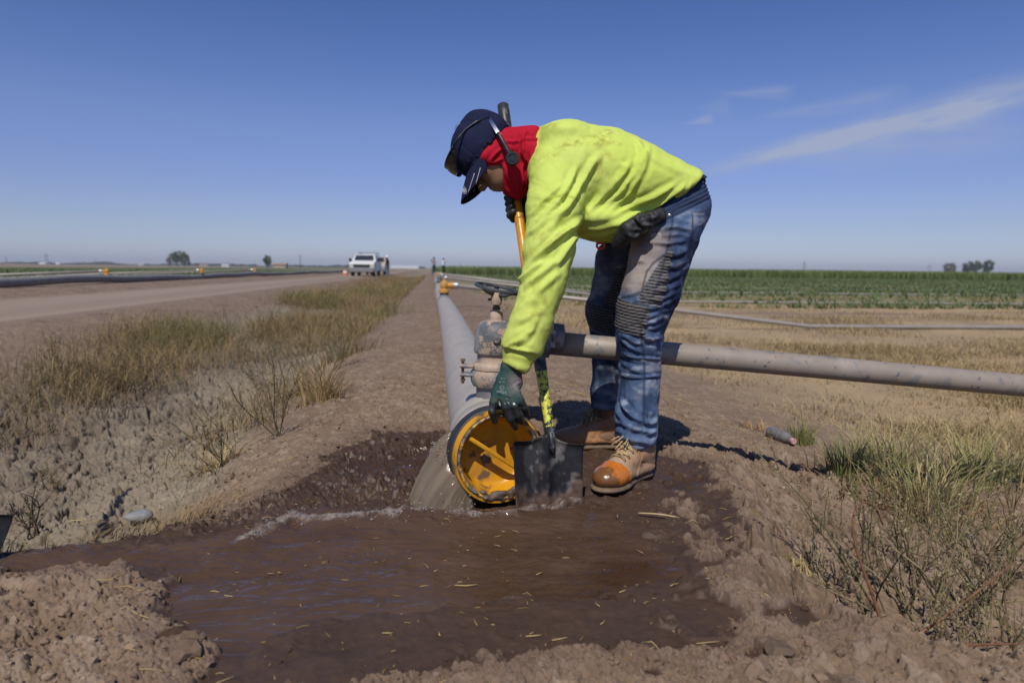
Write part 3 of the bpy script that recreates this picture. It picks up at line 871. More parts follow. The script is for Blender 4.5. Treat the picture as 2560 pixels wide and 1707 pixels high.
m_lat = patchy("mud_dusted_pipe", (.31, .255, .205), [((.20, .20, .20), 11, .555, .06, .5), ((.10, .11, .13), 34, .62, .03, .5), ((.37, .32, .265), 4, .55, .2, .7)], rough=.55, metal=.15, var=.1, sc=12, bump=.12)
m_far = simple("pale_far_pipe", (.31, .275, .24), .5, .2, .12, 3)
def lateral_near():
    a = VA + PERP * .14 + A([0, 0, .448])
    b = at(1420, 861, 2.39); c = at(2560, 964, 2.54)
    dd = (c - b) / np.linalg.norm(c - b)
    root = thing("lateral_pipe", a, "dusty aluminium side pipe passing between the bending worker's legs", "pipe", "side pipes")
    pts = [a, b + (a - b) * .5]; L = 0
    pts = [b + dd * (t - np.linalg.norm(b - a)) for t in np.linspace(0, 9.2, 30)]
    endp = pts[-1]
    pts += [endp + PERP * k + A([0, 0, -.01 * k]) for k in (1.0, 6, 20, 45)]
    for p in pts[29:]: p[2] = max(p[2], gz1(p[0], p[1]) + .05)
    mb = MB(); pipe_mesh(mb, pts, .0415, 28); mb.build("pipe_body", m_lat, root)
    # hook latch coupler
    q = at(1366, 842, 2.37)
    rot = np.stack([dd, np.cross(A([0, 0, 1.0]), dd), np.cross(dd, np.cross(A([0, 0, 1.0]), dd))], 1)
    cl = MB(); cl.lathe([(.0415, -.062), (.050, -.060), (.051, -.02), (.0485, .0), (.051, .02), (.050, .055), (.0415, .058)], q, dd, 32); cl.build("coupler", patchy("blue_grey_coupler", (.15, .155, .165), [((.02, .09, .22), 9, .60, .1, .5), ((.33, .30, .26), 14, .52, .1, .6)], rough=.5, sc=30, bump=.2), root, sharp=40)
    up = A([0, 0, 1.0]); fr = np.cross(dd, up); fr = -fr if fr[1] > 0 else fr
    rot = np.stack([dd, -fr, up], 1)
    m_pl = patchy("dusty_latch_plate", (.42, .40, .375), [((.28, .24, .2), 18, .55, .12, .7)], rough=.6, sc=25, bump=.2)
    pl = MB()
    pc = q + fr * .050 + up * .012
    for (du, dz, sx, sz) in ((0, .033, .036, .030), (0, -.032, .048, .022), (-.020, -.002, .009, .040), (.020, -.002, .009, .040)):
        pl.box(pc + dd * du + up * dz, (sx, .010, sz), rot=rot, bev=.002)
    pl.box(pc + up * .012, (.032, .010, .020), rot=rot, bev=.002)
    p_ = pl.build("latch_plate", m_pl, root, sharp=40)
    b2 = MB()
    for du in (-.010, .010): b2.lathe([(.0055, -.006), (.0055, .005), (.0, .006)], pc + dd * du + up * .040 + fr * .004, fr, 8)
    b2.build("bolts", m_blk, p_)
lateral_near()

m_hyd = patchy("ochre_hydrant_paint", (.50, .255, .045), [((.36, .2, .07), 9, .55, .15, .7), ((.30, .25, .2), 20, .66, .06, .8)], rough=.5, var=.1, sc=20, bump=.1)
m_hgray = simple("grey_hydrant_paint", (.14, .165, .175), .5, .1, .3, 18, .1)
m_silver = simple("silver_coupling", (.50, .52, .52), .35, .6, .1, 20)
def hydrant(base, out, m, label, name="hydrant", tall=0.30):
    """small standing valve: riser, body, bonnet, spindle and an outlet"""
    root = thing(name, base, label, "hydrant", "hydrants along the irrigation mains")
    def lat(nm, prof, mm, ax=(0, 0, 1), c=base):
        b = MB(); b.lathe(prof, c, ax, 20); b.build(nm, mm, root, sharp=40)
    lat("saddle", [(.075, -.03), (.078, .02), (.06, .025)], m_rubber)
    lat("valve_base", [(.055, .02), (.088, .028), (.092, .06), (.085, .085), (.06, .095), (.055, .11)], m)
    lat("valve_body", [(.055, .10), (.072, .12), (.075, .16), (.07, .20), (.05, .225), (.03, .232), (.026, .26), (.0, .262)], m)
    lat("spindle", [(.011, .25), (.011, tall), (.0, tall + .002)], m)
    lat("outlet", [(.05, .03), (.05, .12), (.062, .122), (.062, .16), (.05, .165)], m, out, base + A([0, 0, .155]))
    lat("coupling", [(.045, .15), (.058, .165), (.058, .235), (.045, .24)], m_silver, out, base + A([0, 0, .155]))
    return root
def lateral_far(base, out, label, s_bend, z_end, length, m=m_far, r=.041, dz=0.0):
    a = base + A([0, 0, .155]) + out * .20
    b = a + out * s_bend; b[2] = z_end
    pts = [a, a + (b - a) * .5 + A([0, 0, .015]), b - (b - a) * .02]
    for k in np.linspace(.4, length, 16):
        p = b + out * k; p[2] = z_end + .015 * math.sin(k * 1.3)
        pts.append(p)
    mb = MB(); mb.tube(pts, r, 10)
    o = mb.build("lateral_pipe", m)
    tag(o, label, "pipe", "side pipes")
    return o
for k, (dt, m, lab, plab) in enumerate((
        (9.95, m_hyd, "ochre hydrant with silver outlet on the main beyond the handwheel", "pale side pipe leaving the ochre hydrant behind the worker's sleeve"),
        (19.7, m_hgray, "grey hydrant on the main just behind the ochre one", "pale side pipe leaving the grey hydrant, second beyond the worker"),
        (29.4, m_hyd, "small ochre hydrant on the main behind the grey one", "pale side pipe third beyond the worker, at the edge of the green crop"),
        (39.2, m_hgray, "small grey hydrant on the main nearest the person in white", "pale side pipe fourth beyond the worker, inside the green crop"))):
    p = axis(dt) + A([0, 0, .115])
    hydrant(p, PERP, m, lab)
    lateral_far(p, PERP, plab, 6.7, -.31 + .0 * k, 70)
# the left main beyond the road
def left_main():
    root = thing("irrigation_pipe", (*xy(-10.95, 12), .2), "dark dusty pipe lying along the far side of the dirt road", "pipe", "irrigation mains")
    ts = np.concatenate([np.linspace(-12, 50, 90), np.linspace(51, 130, 60)])
    pts = A([(*xy(-10.95 + .05 * math.sin(t * .33), t), .20 + .035 * math.sin(t * .31 + 1) + .018 * math.sin(t * .9)) for t in ts])
    mb = MB(); mb.tube(pts, .127, 20)
    mb.build("pipe_body", simple("weathered_grey_pipe", (.22, .21, .20), .75, .0, .2, 6, .05), root)
    return pts
left_main()
for k, (t, nm, pl) in enumerate(((15.1, "dark hydrant on the left main at the photo's left edge", "side pipe lying on the ground from the left edge hydrant"),
                     (24.6, "ochre hydrant on the left main, nearest with its side pipe propped up", "side pipe sloping down from the nearest ochre hydrant across the road"),
                     (34.2, "ochre hydrant on the left main, middle of three", "side pipe sloping down from the middle ochre hydrant across the road"),
                     (44.0, "ochre hydrant on the left main, farthest of three", "side pipe sloping down from the farthest ochre hydrant across the road"))):
    p = A([*xy(-10.95, t), .32])
    hydrant(p, -PERP, m_hgray if k == 0 else m_hyd, nm)
    lateral_far(p, -PERP, pl, 8.5, .03, 60)

# --- water pouring from the left of the open end
def gush():
    """a smooth curved sheet falling from the pipe's left lip, thick enough to be a body of water"""
    tops = A([at(1129, 1076, 2.03), at(1126, 1105, 2.01), at(1131, 1145, 1.975), at(1146, 1185, 1.95), at(1158, 1205, 1.945), at(1168, 1222, 1.95), at(1180, 1236, 1.965)])
    bots = A([at(1004, 1296, 2.02), at(1012, 1298, 1.975), at(1036, 1300, 1.93), at(1070, 1300, 1.905), at(1105, 1299, 1.905), at(1142, 1297, 1.92), at(1178, 1292, 1.95)])
    na, nb = 110, 90
    def sm(P, t):
        q = np.stack([np.interp(t, np.linspace(0, 1, len(P)), P[:, j]) for j in range(3)], 1)
        for _ in range(60): q[1:-1] = (q[:-2] + 2 * q[1:-1] + q[2:]) / 4
        return q
    T, B = sm(tops, np.linspace(0, 1, na)), sm(bots, np.linspace(0, 1, na))
    V = []; C = []
    aa = np.linspace(0, 1, na)
    for lay in (0, 1):
        for k in range(nb):
            b = k / (nb - 1)
            h = b ** .80                                # sideways travel leads, then the fall steepens
            P = T + (B - T) * A([1, 1, 0]) * h + (B - T) * A([0, 0, 1]) * (b ** 1.55 * .75 + .25 * b)
            out = (B - T) * A([1, 1, 0]); out /= np.linalg.norm(out, axis=1)[:, None] + 1e-9
            st_ = .0085 * fbm(aa * 13 + .8 * b, np.full(na, b * .8), o=4, seed=301) + .0028 * fbm(aa * 55, np.full(na, b * 3.0), o=3, seed=305)
            rip = .0022 * fbm(aa * 26, np.full(na, b * 18), o=3, seed=307) * b
            P = P + out * ((st_ + rip) * min(1, b * 3))[:, None]
            if lay: P = P + A([.018, .045, .0])
            V.append(P)
            C.append(mix(A([.265, .205, .135]), A([.135, .097, .060]), np.clip(.5 + .6 * fbm(aa * 12 + .5 * b, np.full(na, b * .9), o=3, seed=311), 0, 1)))
    V = np.concatenate(V); C = np.concatenate(C); n0 = na * nb
    i, j = np.meshgrid(np.arange(nb - 1), np.arange(na - 1), indexing='ij'); k = (i * na + j).ravel()
    Q = [np.stack([k, k + na, k + na + 1, k + 1], 1), np.stack([k, k + 1, k + na + 1, k + na], 1) + n0]
    ed = [q for q in range(na)] + [q * na + na - 1 for q in range(1, nb)] + [(nb - 1) * na + q for q in range(na - 2, -1, -1)] + [q * na for q in range(nb - 2, 0, -1)]
    Q.append(A([(a_, b_, n0 + b_, n0 + a_) for a_, b_ in zip(ed, ed[1:] + ed[:1])]))
    t = NT("murky_falling_water"); a = t.n("ShaderNodeAttribute", attribute_name="Col")
    t.set(base=a.outputs[0], rough=.05, ior=1.33, trans=.22, spec=.8)
    t.bump(t.noise(90, 4, .6, t.coord((1, 1, .35))), .35, .004)
    o = mk("pouring_water", V, Q, t.m, col=C)
    tag(o, "murky water pouring out beside the yellow cap", "water", kind="stuff")
gush()
def spray():
    """drops thrown off the falling water"""
    rg = np.random.default_rng(6); bm = bmesh.new(); bmesh.ops.create_icosphere(bm, subdivisions=2, radius=1); bm.verts.index_update()
    S = A([v.co[:] for v in bm.verts]); SF = A([[v.index for v in f.verts] for f in bm.faces]); bm.free()
    V, Fc, n = [], [], 0
    for k in range(70):
        u = rg.uniform(1000, 1190); top = rg.uniform() < .3
        p = at(rg.uniform(1075, 1135), rg.uniform(1080, 1150), 1.955) if top else at(u, 1290 - abs(rg.normal(0, 22)), 1.90 + rg.uniform(-.03, .03))
        r = rg.uniform(.0008, .0024); V.append(S * r + p); Fc.append(SF + n); n += len(S)
    t = NT("clear_drops"); t.set(base=(.62, .58, .52), rough=.03, trans=.5, ior=1.33, spec=.8)
    tag(mk("splash_drops", np.concatenate(V), np.concatenate(Fc), t.m), "bright drops splashing round the falling water", "splash", kind="stuff")
spray()
def foam():
    rg = np.random.default_rng(5)
    bm = bmesh.new(); bmesh.ops.create_icosphere(bm, subdivisions=2, radius=1)
    bm.verts.index_update()
    S = A([v.co[:] for v in bm.verts]); SF = A([[v.index for v in f.verts] for f in bm.faces]); bm.free()
    V = []; Fc = []; n = 0
    seg = np.linalg.norm(np.diff(FOAM, axis=0), axis=1); cum = np.concatenate([[0], np.cumsum(seg)])
    N = 800
    sd = rg.uniform(0, cum[-1], N)
    x = np.interp(sd, cum, FOAM[:, 0]) + rg.normal(0, .016, N); y = np.interp(sd, cum, FOAM[:, 1]) + rg.normal(0, .015, N)
    N2 = 700
    x2 = rg.uniform(-1.2, -.15, N2 * 3); y2 = rg.uniform(1.75, 2.35, N2 * 3)
    m = (np.abs(poly_sd(x2, y2, WATER)) < .09) & (noise(x2 * 9, y2 * 9, seed=9) > .1)
    x = np.concatenate([x, x2[m]]); y = np.concatenate([y, y2[m]])
    z = np.maximum(water_z(x, y), gz(x, y))
    r = np.clip(rg.lognormal(-6.35, .5, len(x)), .0009, .006); r[N:] *= .75
    for i in range(len(x)):
        V.append(S * r[i] * A([1, 1, .8]) + A([x[i], y[i], z[i] + r[i] * .1])); Fc.append(SF + n); n += len(S)
    t = NT("foam_bubbles"); t.set(base=(.40, .35, .31), rough=.06, spec=.7, trans=.6, ior=1.25)
    o = mk("foam", np.concatenate(V), np.concatenate(Fc), t.m)
    tag(o, "line of pale bubbles along the edge of the muddy water", "foam", kind="stuff")
foam()
# ------------------------------------------------------------------ the worker
def z2(*p): return [(1280 + a / 3.92, 280 + b / 3.92) for a, b in p]
def z4(*p): return [(1100 + a / 4.48, 650 + b / 4.48) for a, b in p]
def z5(*p): return [(1400 + a / 3.92, 480 + b / 3.92) for a, b in p]
def z6(*p): return [(1350 + a / 3.484, 830 + b / 3.484) for a, b in p]
def line3(bvh, pts, n=3):
    P = []
    for a, b in zip(pts[:-1], pts[1:]):
        for k in range(n):
            t = k / n; P.append(hit(bvh, a[0] + (b[0] - a[0]) * t, a[1] + (b[1] - a[1]) * t))
    P.append(hit(bvh, *pts[-1])); return A(P)
def near_mask(V, P, w):
    m = np.zeros(len(V)); lo, hi = P.min(0) - 3 * w, P.max(0) + 3 * w
    s = ((V > lo) & (V < hi)).all(1)
    if s.any(): m[s] = np.exp(-(line_d(V[s], P)[0] / w) ** 2)
    return m
HF = A([-.6, 0, -.8]); HU = A([-.8, 0, .6]); HL = A([0, -1.0, 0])   # the head's forward, up and left
_roll = Matrix.Rotation(R(7), 3, Vector(HF)); HU = A(_roll @ Vector(HU)); HL = A(_roll @ Vector(HL))
HC = at(1208, 370, 2.39)                                           # centre of the cap's dome
def hp(f, u, l=0.0): return HC + HF * f + HU * u + HL * l
worker = thing("person", (.30, 2.38, gz1(.35, 2.4)), "person in yellow green shirt, jeans and cap bending over the open pipe", "person")

# shared skeleton (photo point, distance, radius)
SP = [(1338, 385, 2.39), (1430, 432, 2.39), (1500, 452, 2.40), (1570, 462, 2.405), (1640, 468, 2.41), (1700, 490, 2.41)]
LSH = [(1398, 440, 2.25), (1386, 520, 2.175), (1374, 620, 2.115), (1358, 705, 2.075), (1326, 810, 2.03), (1305, 872, 2.005), (1291, 922, 1.992)]
RSH = [(1372, 430, 2.58), (1405, 520, 2.70), (1392, 560, 2.72), (1345, 540, 2.60), (1318, 522, 2.535)]
LLEG = [(1700, 520, 2.32), (1668, 590, 2.285), (1650, 643, 2.27), (1628, 725, 2.25), (1611, 773, 2.245), (1600, 820, 2.245), (1599, 857, 2.25), (1600, 930, 2.265), (1597, 980, 2.265), (1591, 1035, 2.26), (1590, 1085, 2.25), (1590, 1112, 2.25)]
RLEG = [(1660, 530, 2.50), (1610, 590, 2.51), (1556, 655, 2.55), (1542, 720, 2.58), (1522, 775, 2.60), (1528, 830, 2.61), (1526, 900, 2.63), (1520, 980, 2.64), (1519, 1012, 2.645)]
def P3(l): return [at(*p) for p in l]
skin_m = vcol("tanned_skin", .5, var=.08, sc=120, bump=.08, spec=.4)
def hand_left(vx, g=1.0):
    wr, kn = at(1279, 918, 1.988), at(1264, 986, 1.962)
    vx.cone(at(1284, 905, 1.992), wr, (.022 * g, .031 * g), (.021 * g, .030 * g), (0, 1, 0), .0)
    vx.cone(wr, at(1274, 952, 1.978), (.021 * g, .030 * g), (.0215 * g, .037 * g), (0, 1, 0), .012)
    vx.cone(at(1274, 952, 1.978), kn, (.0215 * g, .037 * g), (.0165 * g, .038 * g), (0, 1, 0), .012)
    F_ = [[(1241, 978, 1.968), (1234, 1006, 1.948), (1231, 1030, 1.940), (1237, 1052, 1.950)],
          [(1255, 982, 1.955), (1265, 1018, 1.934), (1276, 1047, 1.936), (1288, 1068, 1.954)],
          [(1271, 980, 1.952), (1285, 1014, 1.934), (1295, 1038, 1.938), (1303, 1054, 1.958)],
          [(1287, 974, 1.955), (1302, 1001, 1.943), (1311, 1019, 1.946), (1318, 1036, 1.962)]]
    for k, fl in enumerate(F_):
        rr = [(.0130, .0125, .0115, .0098), (.0132, .0128, .0118, .0100), (.0130, .0125, .0115, .0096), (.0125, .0112, .0105, .0088)][k]
        vx.chain(P3(fl), [r * g for r in rr], None, .007, .004)
    vx.chain(P3([(1252, 950, 1.992), (1238, 980, 2.012), (1236, 1006, 2.030), (1244, 1026, 2.036)]), [.015 * g, .0135 * g, .012 * g, .0105 * g], None, .010, .004)
SH_TOP, SH_BOT = at(1257, 262, 2.60), at(1377, 1092, 2.035)
SHD = (SH_BOT - SH_TOP) / np.linalg.norm(SH_BOT - SH_TOP)
def on_shaft(v):
    t = (v - 262) / (1092 - 262)
    for _ in range(8):
        q = SH_TOP + (SH_BOT - SH_TOP) * t; t += (v - proj(q)[1]) / 830
    return SH_TOP + (SH_BOT - SH_TOP) * t
def hand_right(vx, g=1.0):
    c = on_shaft(515); b = A([0, 1.0, 0]) - SHD * SHD[1]; b /= np.linalg.norm(b); sd = np.cross(SHD, b); sd = sd if sd[0] > 0 else -sd
    vx.cone(c + b * .030 + sd * .022 - SHD * .03, c + b * .030 + sd * .020 + SHD * .035, (.020 * g, .024 * g), (.018 * g, .024 * g), b, 0)
    vx.cone(at(1335, 528, 2.57), c + b * .030 + sd * .026, .026 * g, (.020 * g, .026 * g), b, .012)
    for k in range(4):
        o = SHD * (-.038 + .0235 * k)
        r = .0125 * g
        vx.chain([c + o + b * .034 + sd * .012, c + o + b * .028 - sd * .020, c + o + b * .002 - sd * .031, c + o - b * .020 - sd * .018], [r, r, r * .95, r * .85], None, .006, .004)
    vx.chain([c + b * .022 + sd * .03 - SHD * .03, c - b * .004 + sd * .030 - SHD * .045, c - b * .022 + sd * .008 - SHD * .050], [.014 * g, .0125 * g, .011 * g], None, .008, .004)

def body():
    """one continuous skin from head to toe, under the clothes"""
    vx = Vox((-.25, 1.86, -.02), (.78, 2.84, 1.34), .0058)
    s = P3(SP)
    for a, b, ra, rb in zip(s[:-1], s[1:], [(.07, .07), (.17, .11), (.165, .115), (.15, .10), (.135, .075)], [(.17, .11), (.165, .115), (.15, .10), (.135, .075), (.125, .055)]):
        vx.cone(a, b, ra, rb, (0, 1, 0), .03)
    for L, rs in ((LSH, (.062, .055, .048, .045, .040, .032, .022)), (RSH, (.062, .052, .045, .040, .028))):
        vx.chain(P3(L), rs, None, .03, .015)
    for L, rs in ((LLEG, (.06, .075, .075, .068, .060, .058, .054, .05, .046, .042, .04, .04)), (RLEG, (.06, .075, .075, .065, .058, .056, .052, .046, .042))):
        vx.chain(P3(L), rs, None, .03, .015)
    for F0, d in ((A([.42, 2.285]), A([-.70, -.714])), (A([.385, 2.66]), A([-.995, -.1]))):
        z = gz1(*F0) + .05
        vx.cone((*F0, z), (*(F0 + d * .15), z - .01), .036, (.035, .025), None, .02)
        vx.cone((*F0, z), (*F0, z + .09), .036, .038, None, .02)
    hand_left(vx, .86); hand_right(vx, .86)
    # head: skull, jaw, neck, then the face
    vx.cone(hp(-.075, -.085), at(1338, 385, 2.39), .056, .066, None, .03)
    vx.ell(hp(-.002, -.002), (.094, .092, .072), (HF, HU, HL), .02)
    vx.ell(hp(.022, -.055), (.070, .085, .066), (HF, HU, HL), .02)
    vx.ell(hp(.050, -.115), (.042, .035, .045), (HF, HU, HL), .03)       # chin
    for l in (-1, 1):
        vx.ell(hp(.058, -.066, .036 * l), (.026, .024, .022), (HF, HU, HL), .014)     # cheek
        vx.ell(hp(.083, -.030, .030 * l), (.016, .011, .022), (HF, HU, HL), .010)     # brow
        vx.ell(hp(.088, -.046, .030 * l), (.014, .010, .015), (HF, HU, HL), .008, 's')  # eye socket
        vx.ell(hp(.078, -.046, .030 * l), (.011, .011, .012), (HF, HU, HL), .003)     # eye
        vx.ell(hp(-.010, -.055, .068 * l), (.016, .028, .008), (HF, HU, HL), .008)    # ear
    vx.cone(hp(.088, -.038), hp(.110, -.080), .010, .0145, None, .010)
    vx.ell(hp(.103, -.084, .011), (.009, .008, .008), (HF, HU, HL), .006); vx.ell(hp(.103, -.084, -.011), (.009, .008, .008), (HF, HU, HL), .006)
    vx.ell(hp(.088, -.104), (.011, .0065, .022), (HF, HU, HL), .006); vx.ell(hp(.086, -.117), (.011, .007, .020), (HF, HU, HL), .006)
    V, Fq = vx.mesh(2)
    c = np.tile(A([.25, .135, .085]), (len(V), 1))
    lip = np.exp(-(((V - hp(.090, -.110)) / .02) ** 2).sum(1))
    c = mix(c, A([.20, .085, .065]), lip * .7)
    st_ = np.exp(-(((V - hp(.085, -.095)) / A([.03, .03, .03])) ** 2).sum(1))
    c = mix(c, A([.07, .045, .035]), st_ * .55)
    mk("body", V, Fq, skin_m, worker, col=c)
body()

# ---- shirt
def shirt():
    H = .0046
    vx = Vox((-.16, 1.86, .28), (.78, 2.86, 1.26), H)
    s = P3(SP)
    prof = [(.085, .078), (.215, .158), (.220, .170), (.215, .146), (.198, .104), (.185, .082)]
    for i in range(4):
        vx.cone(s[i], s[i + 1], prof[i], prof[i + 1], (0, 1, 0), .03)
    # back end: thins towards the hem over the belt
    vx.cone(s[4], at(1705, 470, 2.41), prof[4], (.190, .070), (0, 1, 0), .03)
    vx.ell(at(1500, 555, 2.36), (.125, .19, .062), None, .05)
    vx.ell(at(1405, 352, 2.40), (.08, .20, .05), None, .05)
    vx.ell(at(1560, 575, 2.33), (.10, .15, .035), None, .04)
    vx.chain(P3(LSH), [.098, .086, .077, .067, .060, .060, .0455], None, .045, .02)
    vx.chain(P3(RSH), [.095, .075, .070, .058, .046], None, .045, .02)
    # hem: cut behind and along the near side, and the neck opening and cuffs
    a, b = at(1741, 440, 2.41), at(1640, 545, 2.41)
    d = (b - a); n = A([-d[2], 0, d[0]]); n /= np.linalg.norm(n); n = n if n[0] > 0 else -n
    vx.half(a, n, .008)
    p0, p1 = at(*LSH[-2]), at(*LSH[-1]); w = (p1 - p0) / np.linalg.norm(p1 - p0)
    sl, g = vx.sub(p1 - .12, p1 + .12)
    dd = ((g - (p1 + w * .004 )) @ (w + A([-.22, 0, 0]))).astype(np.float32)
    vx.f[sl] = np.where((g[..., 2] < p1[2] + .1), np.maximum(vx.f[sl], dd), vx.f[sl])
    V, Fq = vx.mesh(3)
    N = normals(V, Fq); bvh = bvh_of(V, Fq)
    big = [
        (z2((745, 1010), (900, 830), (1060, 640), (1190, 470)), .009, .013), (z2((830, 1015), (1050, 800), (1230, 560), (1285, 410), (1235, 285)), .012, .012),
        (z2((900, 1030), (1150, 790), (1290, 560), (1342, 345)), .011, .012), (z2((950, 1045), (1300, 870), (1700, 680)), .010, .013),
        (z2((990, 1105), (1400, 905), (1760, 705)), .010, .013), (z2((800, 965), (880, 800), (960, 640)), .006, .013),
        (z2((330, 1180), (560, 905), (760, 560), (850, 430)), .011, .013), (z2((200, 1130), (420, 925), (560, 720), (640, 520)), .010, .012),
        (z2((170, 1040), (330, 850), (520, 690)), .008, .011), (z2((175, 660), (240, 560), (310, 470)), .006, .012),
        (z2((150, 1210), (300, 1090), (520, 930)), .008, .011), (z2((230, 1420), (500, 1180), (690, 1030)), .010, .011),
        (z2((165, 1500), (400, 1290), (700, 1065)), .010, .012), (z2((400, 1560), (560, 1310), (690, 1130)), .009, .012),
        (z2((1430, 965), (1600, 850), (1780, 690)), .008, .009), (z2((1500, 965), (1650, 835), (1725, 780)), .007, .008), (z2((1330, 962), (1560, 800), (1720, 700)), .008, .010),
        (z2((1210, 950), (1330, 945), (1450, 935)), .005, .008), (z2((700, 1150), (900, 1140), (1200, 1060)), .007, .014), (z2((680, 1215), (900, 1205), (1100, 1150)), .006, .012),
        (z2((1050, 500), (1130, 560), (1080, 700)), .005, .012), (z2((1320, 420), (1500, 520), (1680, 600)), .004, .014),
        (z4((870, 250), (1000, 130), (1160, 20)), .009, .011), (z4((960, 290), (1170, 120), (1300, 0)), .009, .011), (z4((1010, 430), (1200, 270), (1350, 120)), .006, .012),
        (z4((710, 990), (900, 880), (1010, 780)), .010, .009), (z4((790, 980), (960, 890), (1080, 720)), .008, .009), (z4((705, 985), (860, 1005), (1045, 1040)), .010, .007),
        (z4((860, 560), (950, 480), (1130, 420)), .004, .012), (z4((840, 700), (1000, 640), (1180, 560)), .005, .012), (z4((790, 860), (960, 770), (1130, 640)), .006, .010),
    ]
    big = [(a, b * 1.15, w * .82) for a, b, w in big]
    V = folds(V, N, bvh, big, back=.32)
    V = relax(V, Fq, .5)
    N = normals(V, Fq)
    # soft rumpling everywhere, and the ribbed cuff
    V = V + N * (.0028 * fbm(V[:, 0] * 16 + V[:, 2] * 9, V[:, 2] * 17 - V[:, 0] * 7, V[:, 1] * 14, 3, 401) + .0012 * fbm(V[:, 0] * 60, V[:, 1] * 60, V[:, 2] * 60, 2, 405))[:, None]
    # long creases drawn from the armpit over the back and side, and down the sleeve
    ap = at(1455, 545, 2.2); dxz = V[:, [0, 2]] - ap[[0, 2]]; ra = np.hypot(dxz[:, 0], dxz[:, 1]); an = np.arctan2(dxz[:, 1], dxz[:, 0])
    side = sstep(2.46, 2.34, V[:, 1]) * sstep(.05, .12, ra)
    cr = fbm(an * 7.0 + .5 * noise(ra * 6, an * 2, seed=431), ra * 2.6, o=3, seed=433)
    cr = np.sign(cr) * np.abs(cr) ** .8
    V = V + N * (side * .0026 * sstep(.55, .16, ra) * cr)[:, None]
    tc = (V - p1) @ w
    cuff = sstep(-.047, -.040, tc) * (V[:, 2] < .55)
    pr = V - p1 - tc[:, None] * w
    arm = cuff * (np.linalg.norm(pr, axis=1) < .12)
    V = V - N * (arm * .0055 * sstep(-.004, -.02, tc))[:, None]
    crease = np.exp(-((tc + .047) / .005) ** 2) * (V[:, 2] < .55)
    V = V - N * (crease * .004)[:, None]
    bvh = bvh_of(V, Fq)
    c = np.tile(A([.53, .635, .105]), (len(V), 1))
    c = mix(c, A([.58, .675, .16]), .5 + .5 * fbm(V[:, 0] * 5, V[:, 1] * 5, V[:, 2] * 5, 3, 411))
    dirt = np.zeros(len(V))
    nz = fbm(V[:, 0] * 45, V[:, 1] * 45, V[:, 2] * 45, 4, 421); nb = fbm(V[:, 0] * 140 + 30 * V[:, 2], V[:, 1] * 140, V[:, 2] * 60, 3, 425)
    for pts, w_, gain in ((z2((365, 425), (560, 310), (720, 265), (825, 255)), .016, .75), (z2((850, 310), (900, 250), (935, 190)), .020, .75), (z2((860, 560), (900, 480), (930, 430)), .017, .6), (z2((225, 165), (330, 140), (420, 130)), .014, .55),
                          (z2((800, 620), (940, 590)), .014, .45), (z2((1060, 310), (880, 300)), .010, .5), (z2((180, 1330), (240, 1250), (300, 1190)), .030, .45), (z2((380, 1290), (460, 1190), (600, 960)), .022, .4),
                          (z4((880, 330), (960, 340), (1010, 350)), .03, .4), (z4((1060, 640), (1100, 560), (1180, 380)), .035, .55), (z4((900, 920), (1000, 900), (1060, 780)), .025, .55), (z4((730, 1150), (860, 1090), (1000, 1120)), .022, .55), (z2((660, 1245), (900, 1250), (1050, 1230)), .010, .7), (z2((1600, 900), (1700, 800)), .012, .5)):
        dirt = np.maximum(dirt, near_mask(V, line3(bvh, pts), w_) * gain * sstep(-.35, .35, nz + .5 * nb))
    low = sstep(.75, .40, V[:, 2]) * (V[:, 1] < 2.2)
    dirt = np.maximum(dirt, low * (.30 + .35 * nz))
    c = mix(c, A([.30, .27, .045]), np.clip(dirt, 0, 1))
    seam = near_mask(V, line3(bvh, z2((280, 895), (430, 832), (530, 810), (640, 860), (700, 930), (742, 1005))), .0045)
    c = mix(c, A([.33, .40, .03]), seam * .8)
    o = mk("shirt", V, Fq, vcol("high_visibility_cotton", .8, var=.05, sc=220, bump=.12, bd=.001, spec=.12), worker, col=c)
    return bvh
SHIRT = shirt()

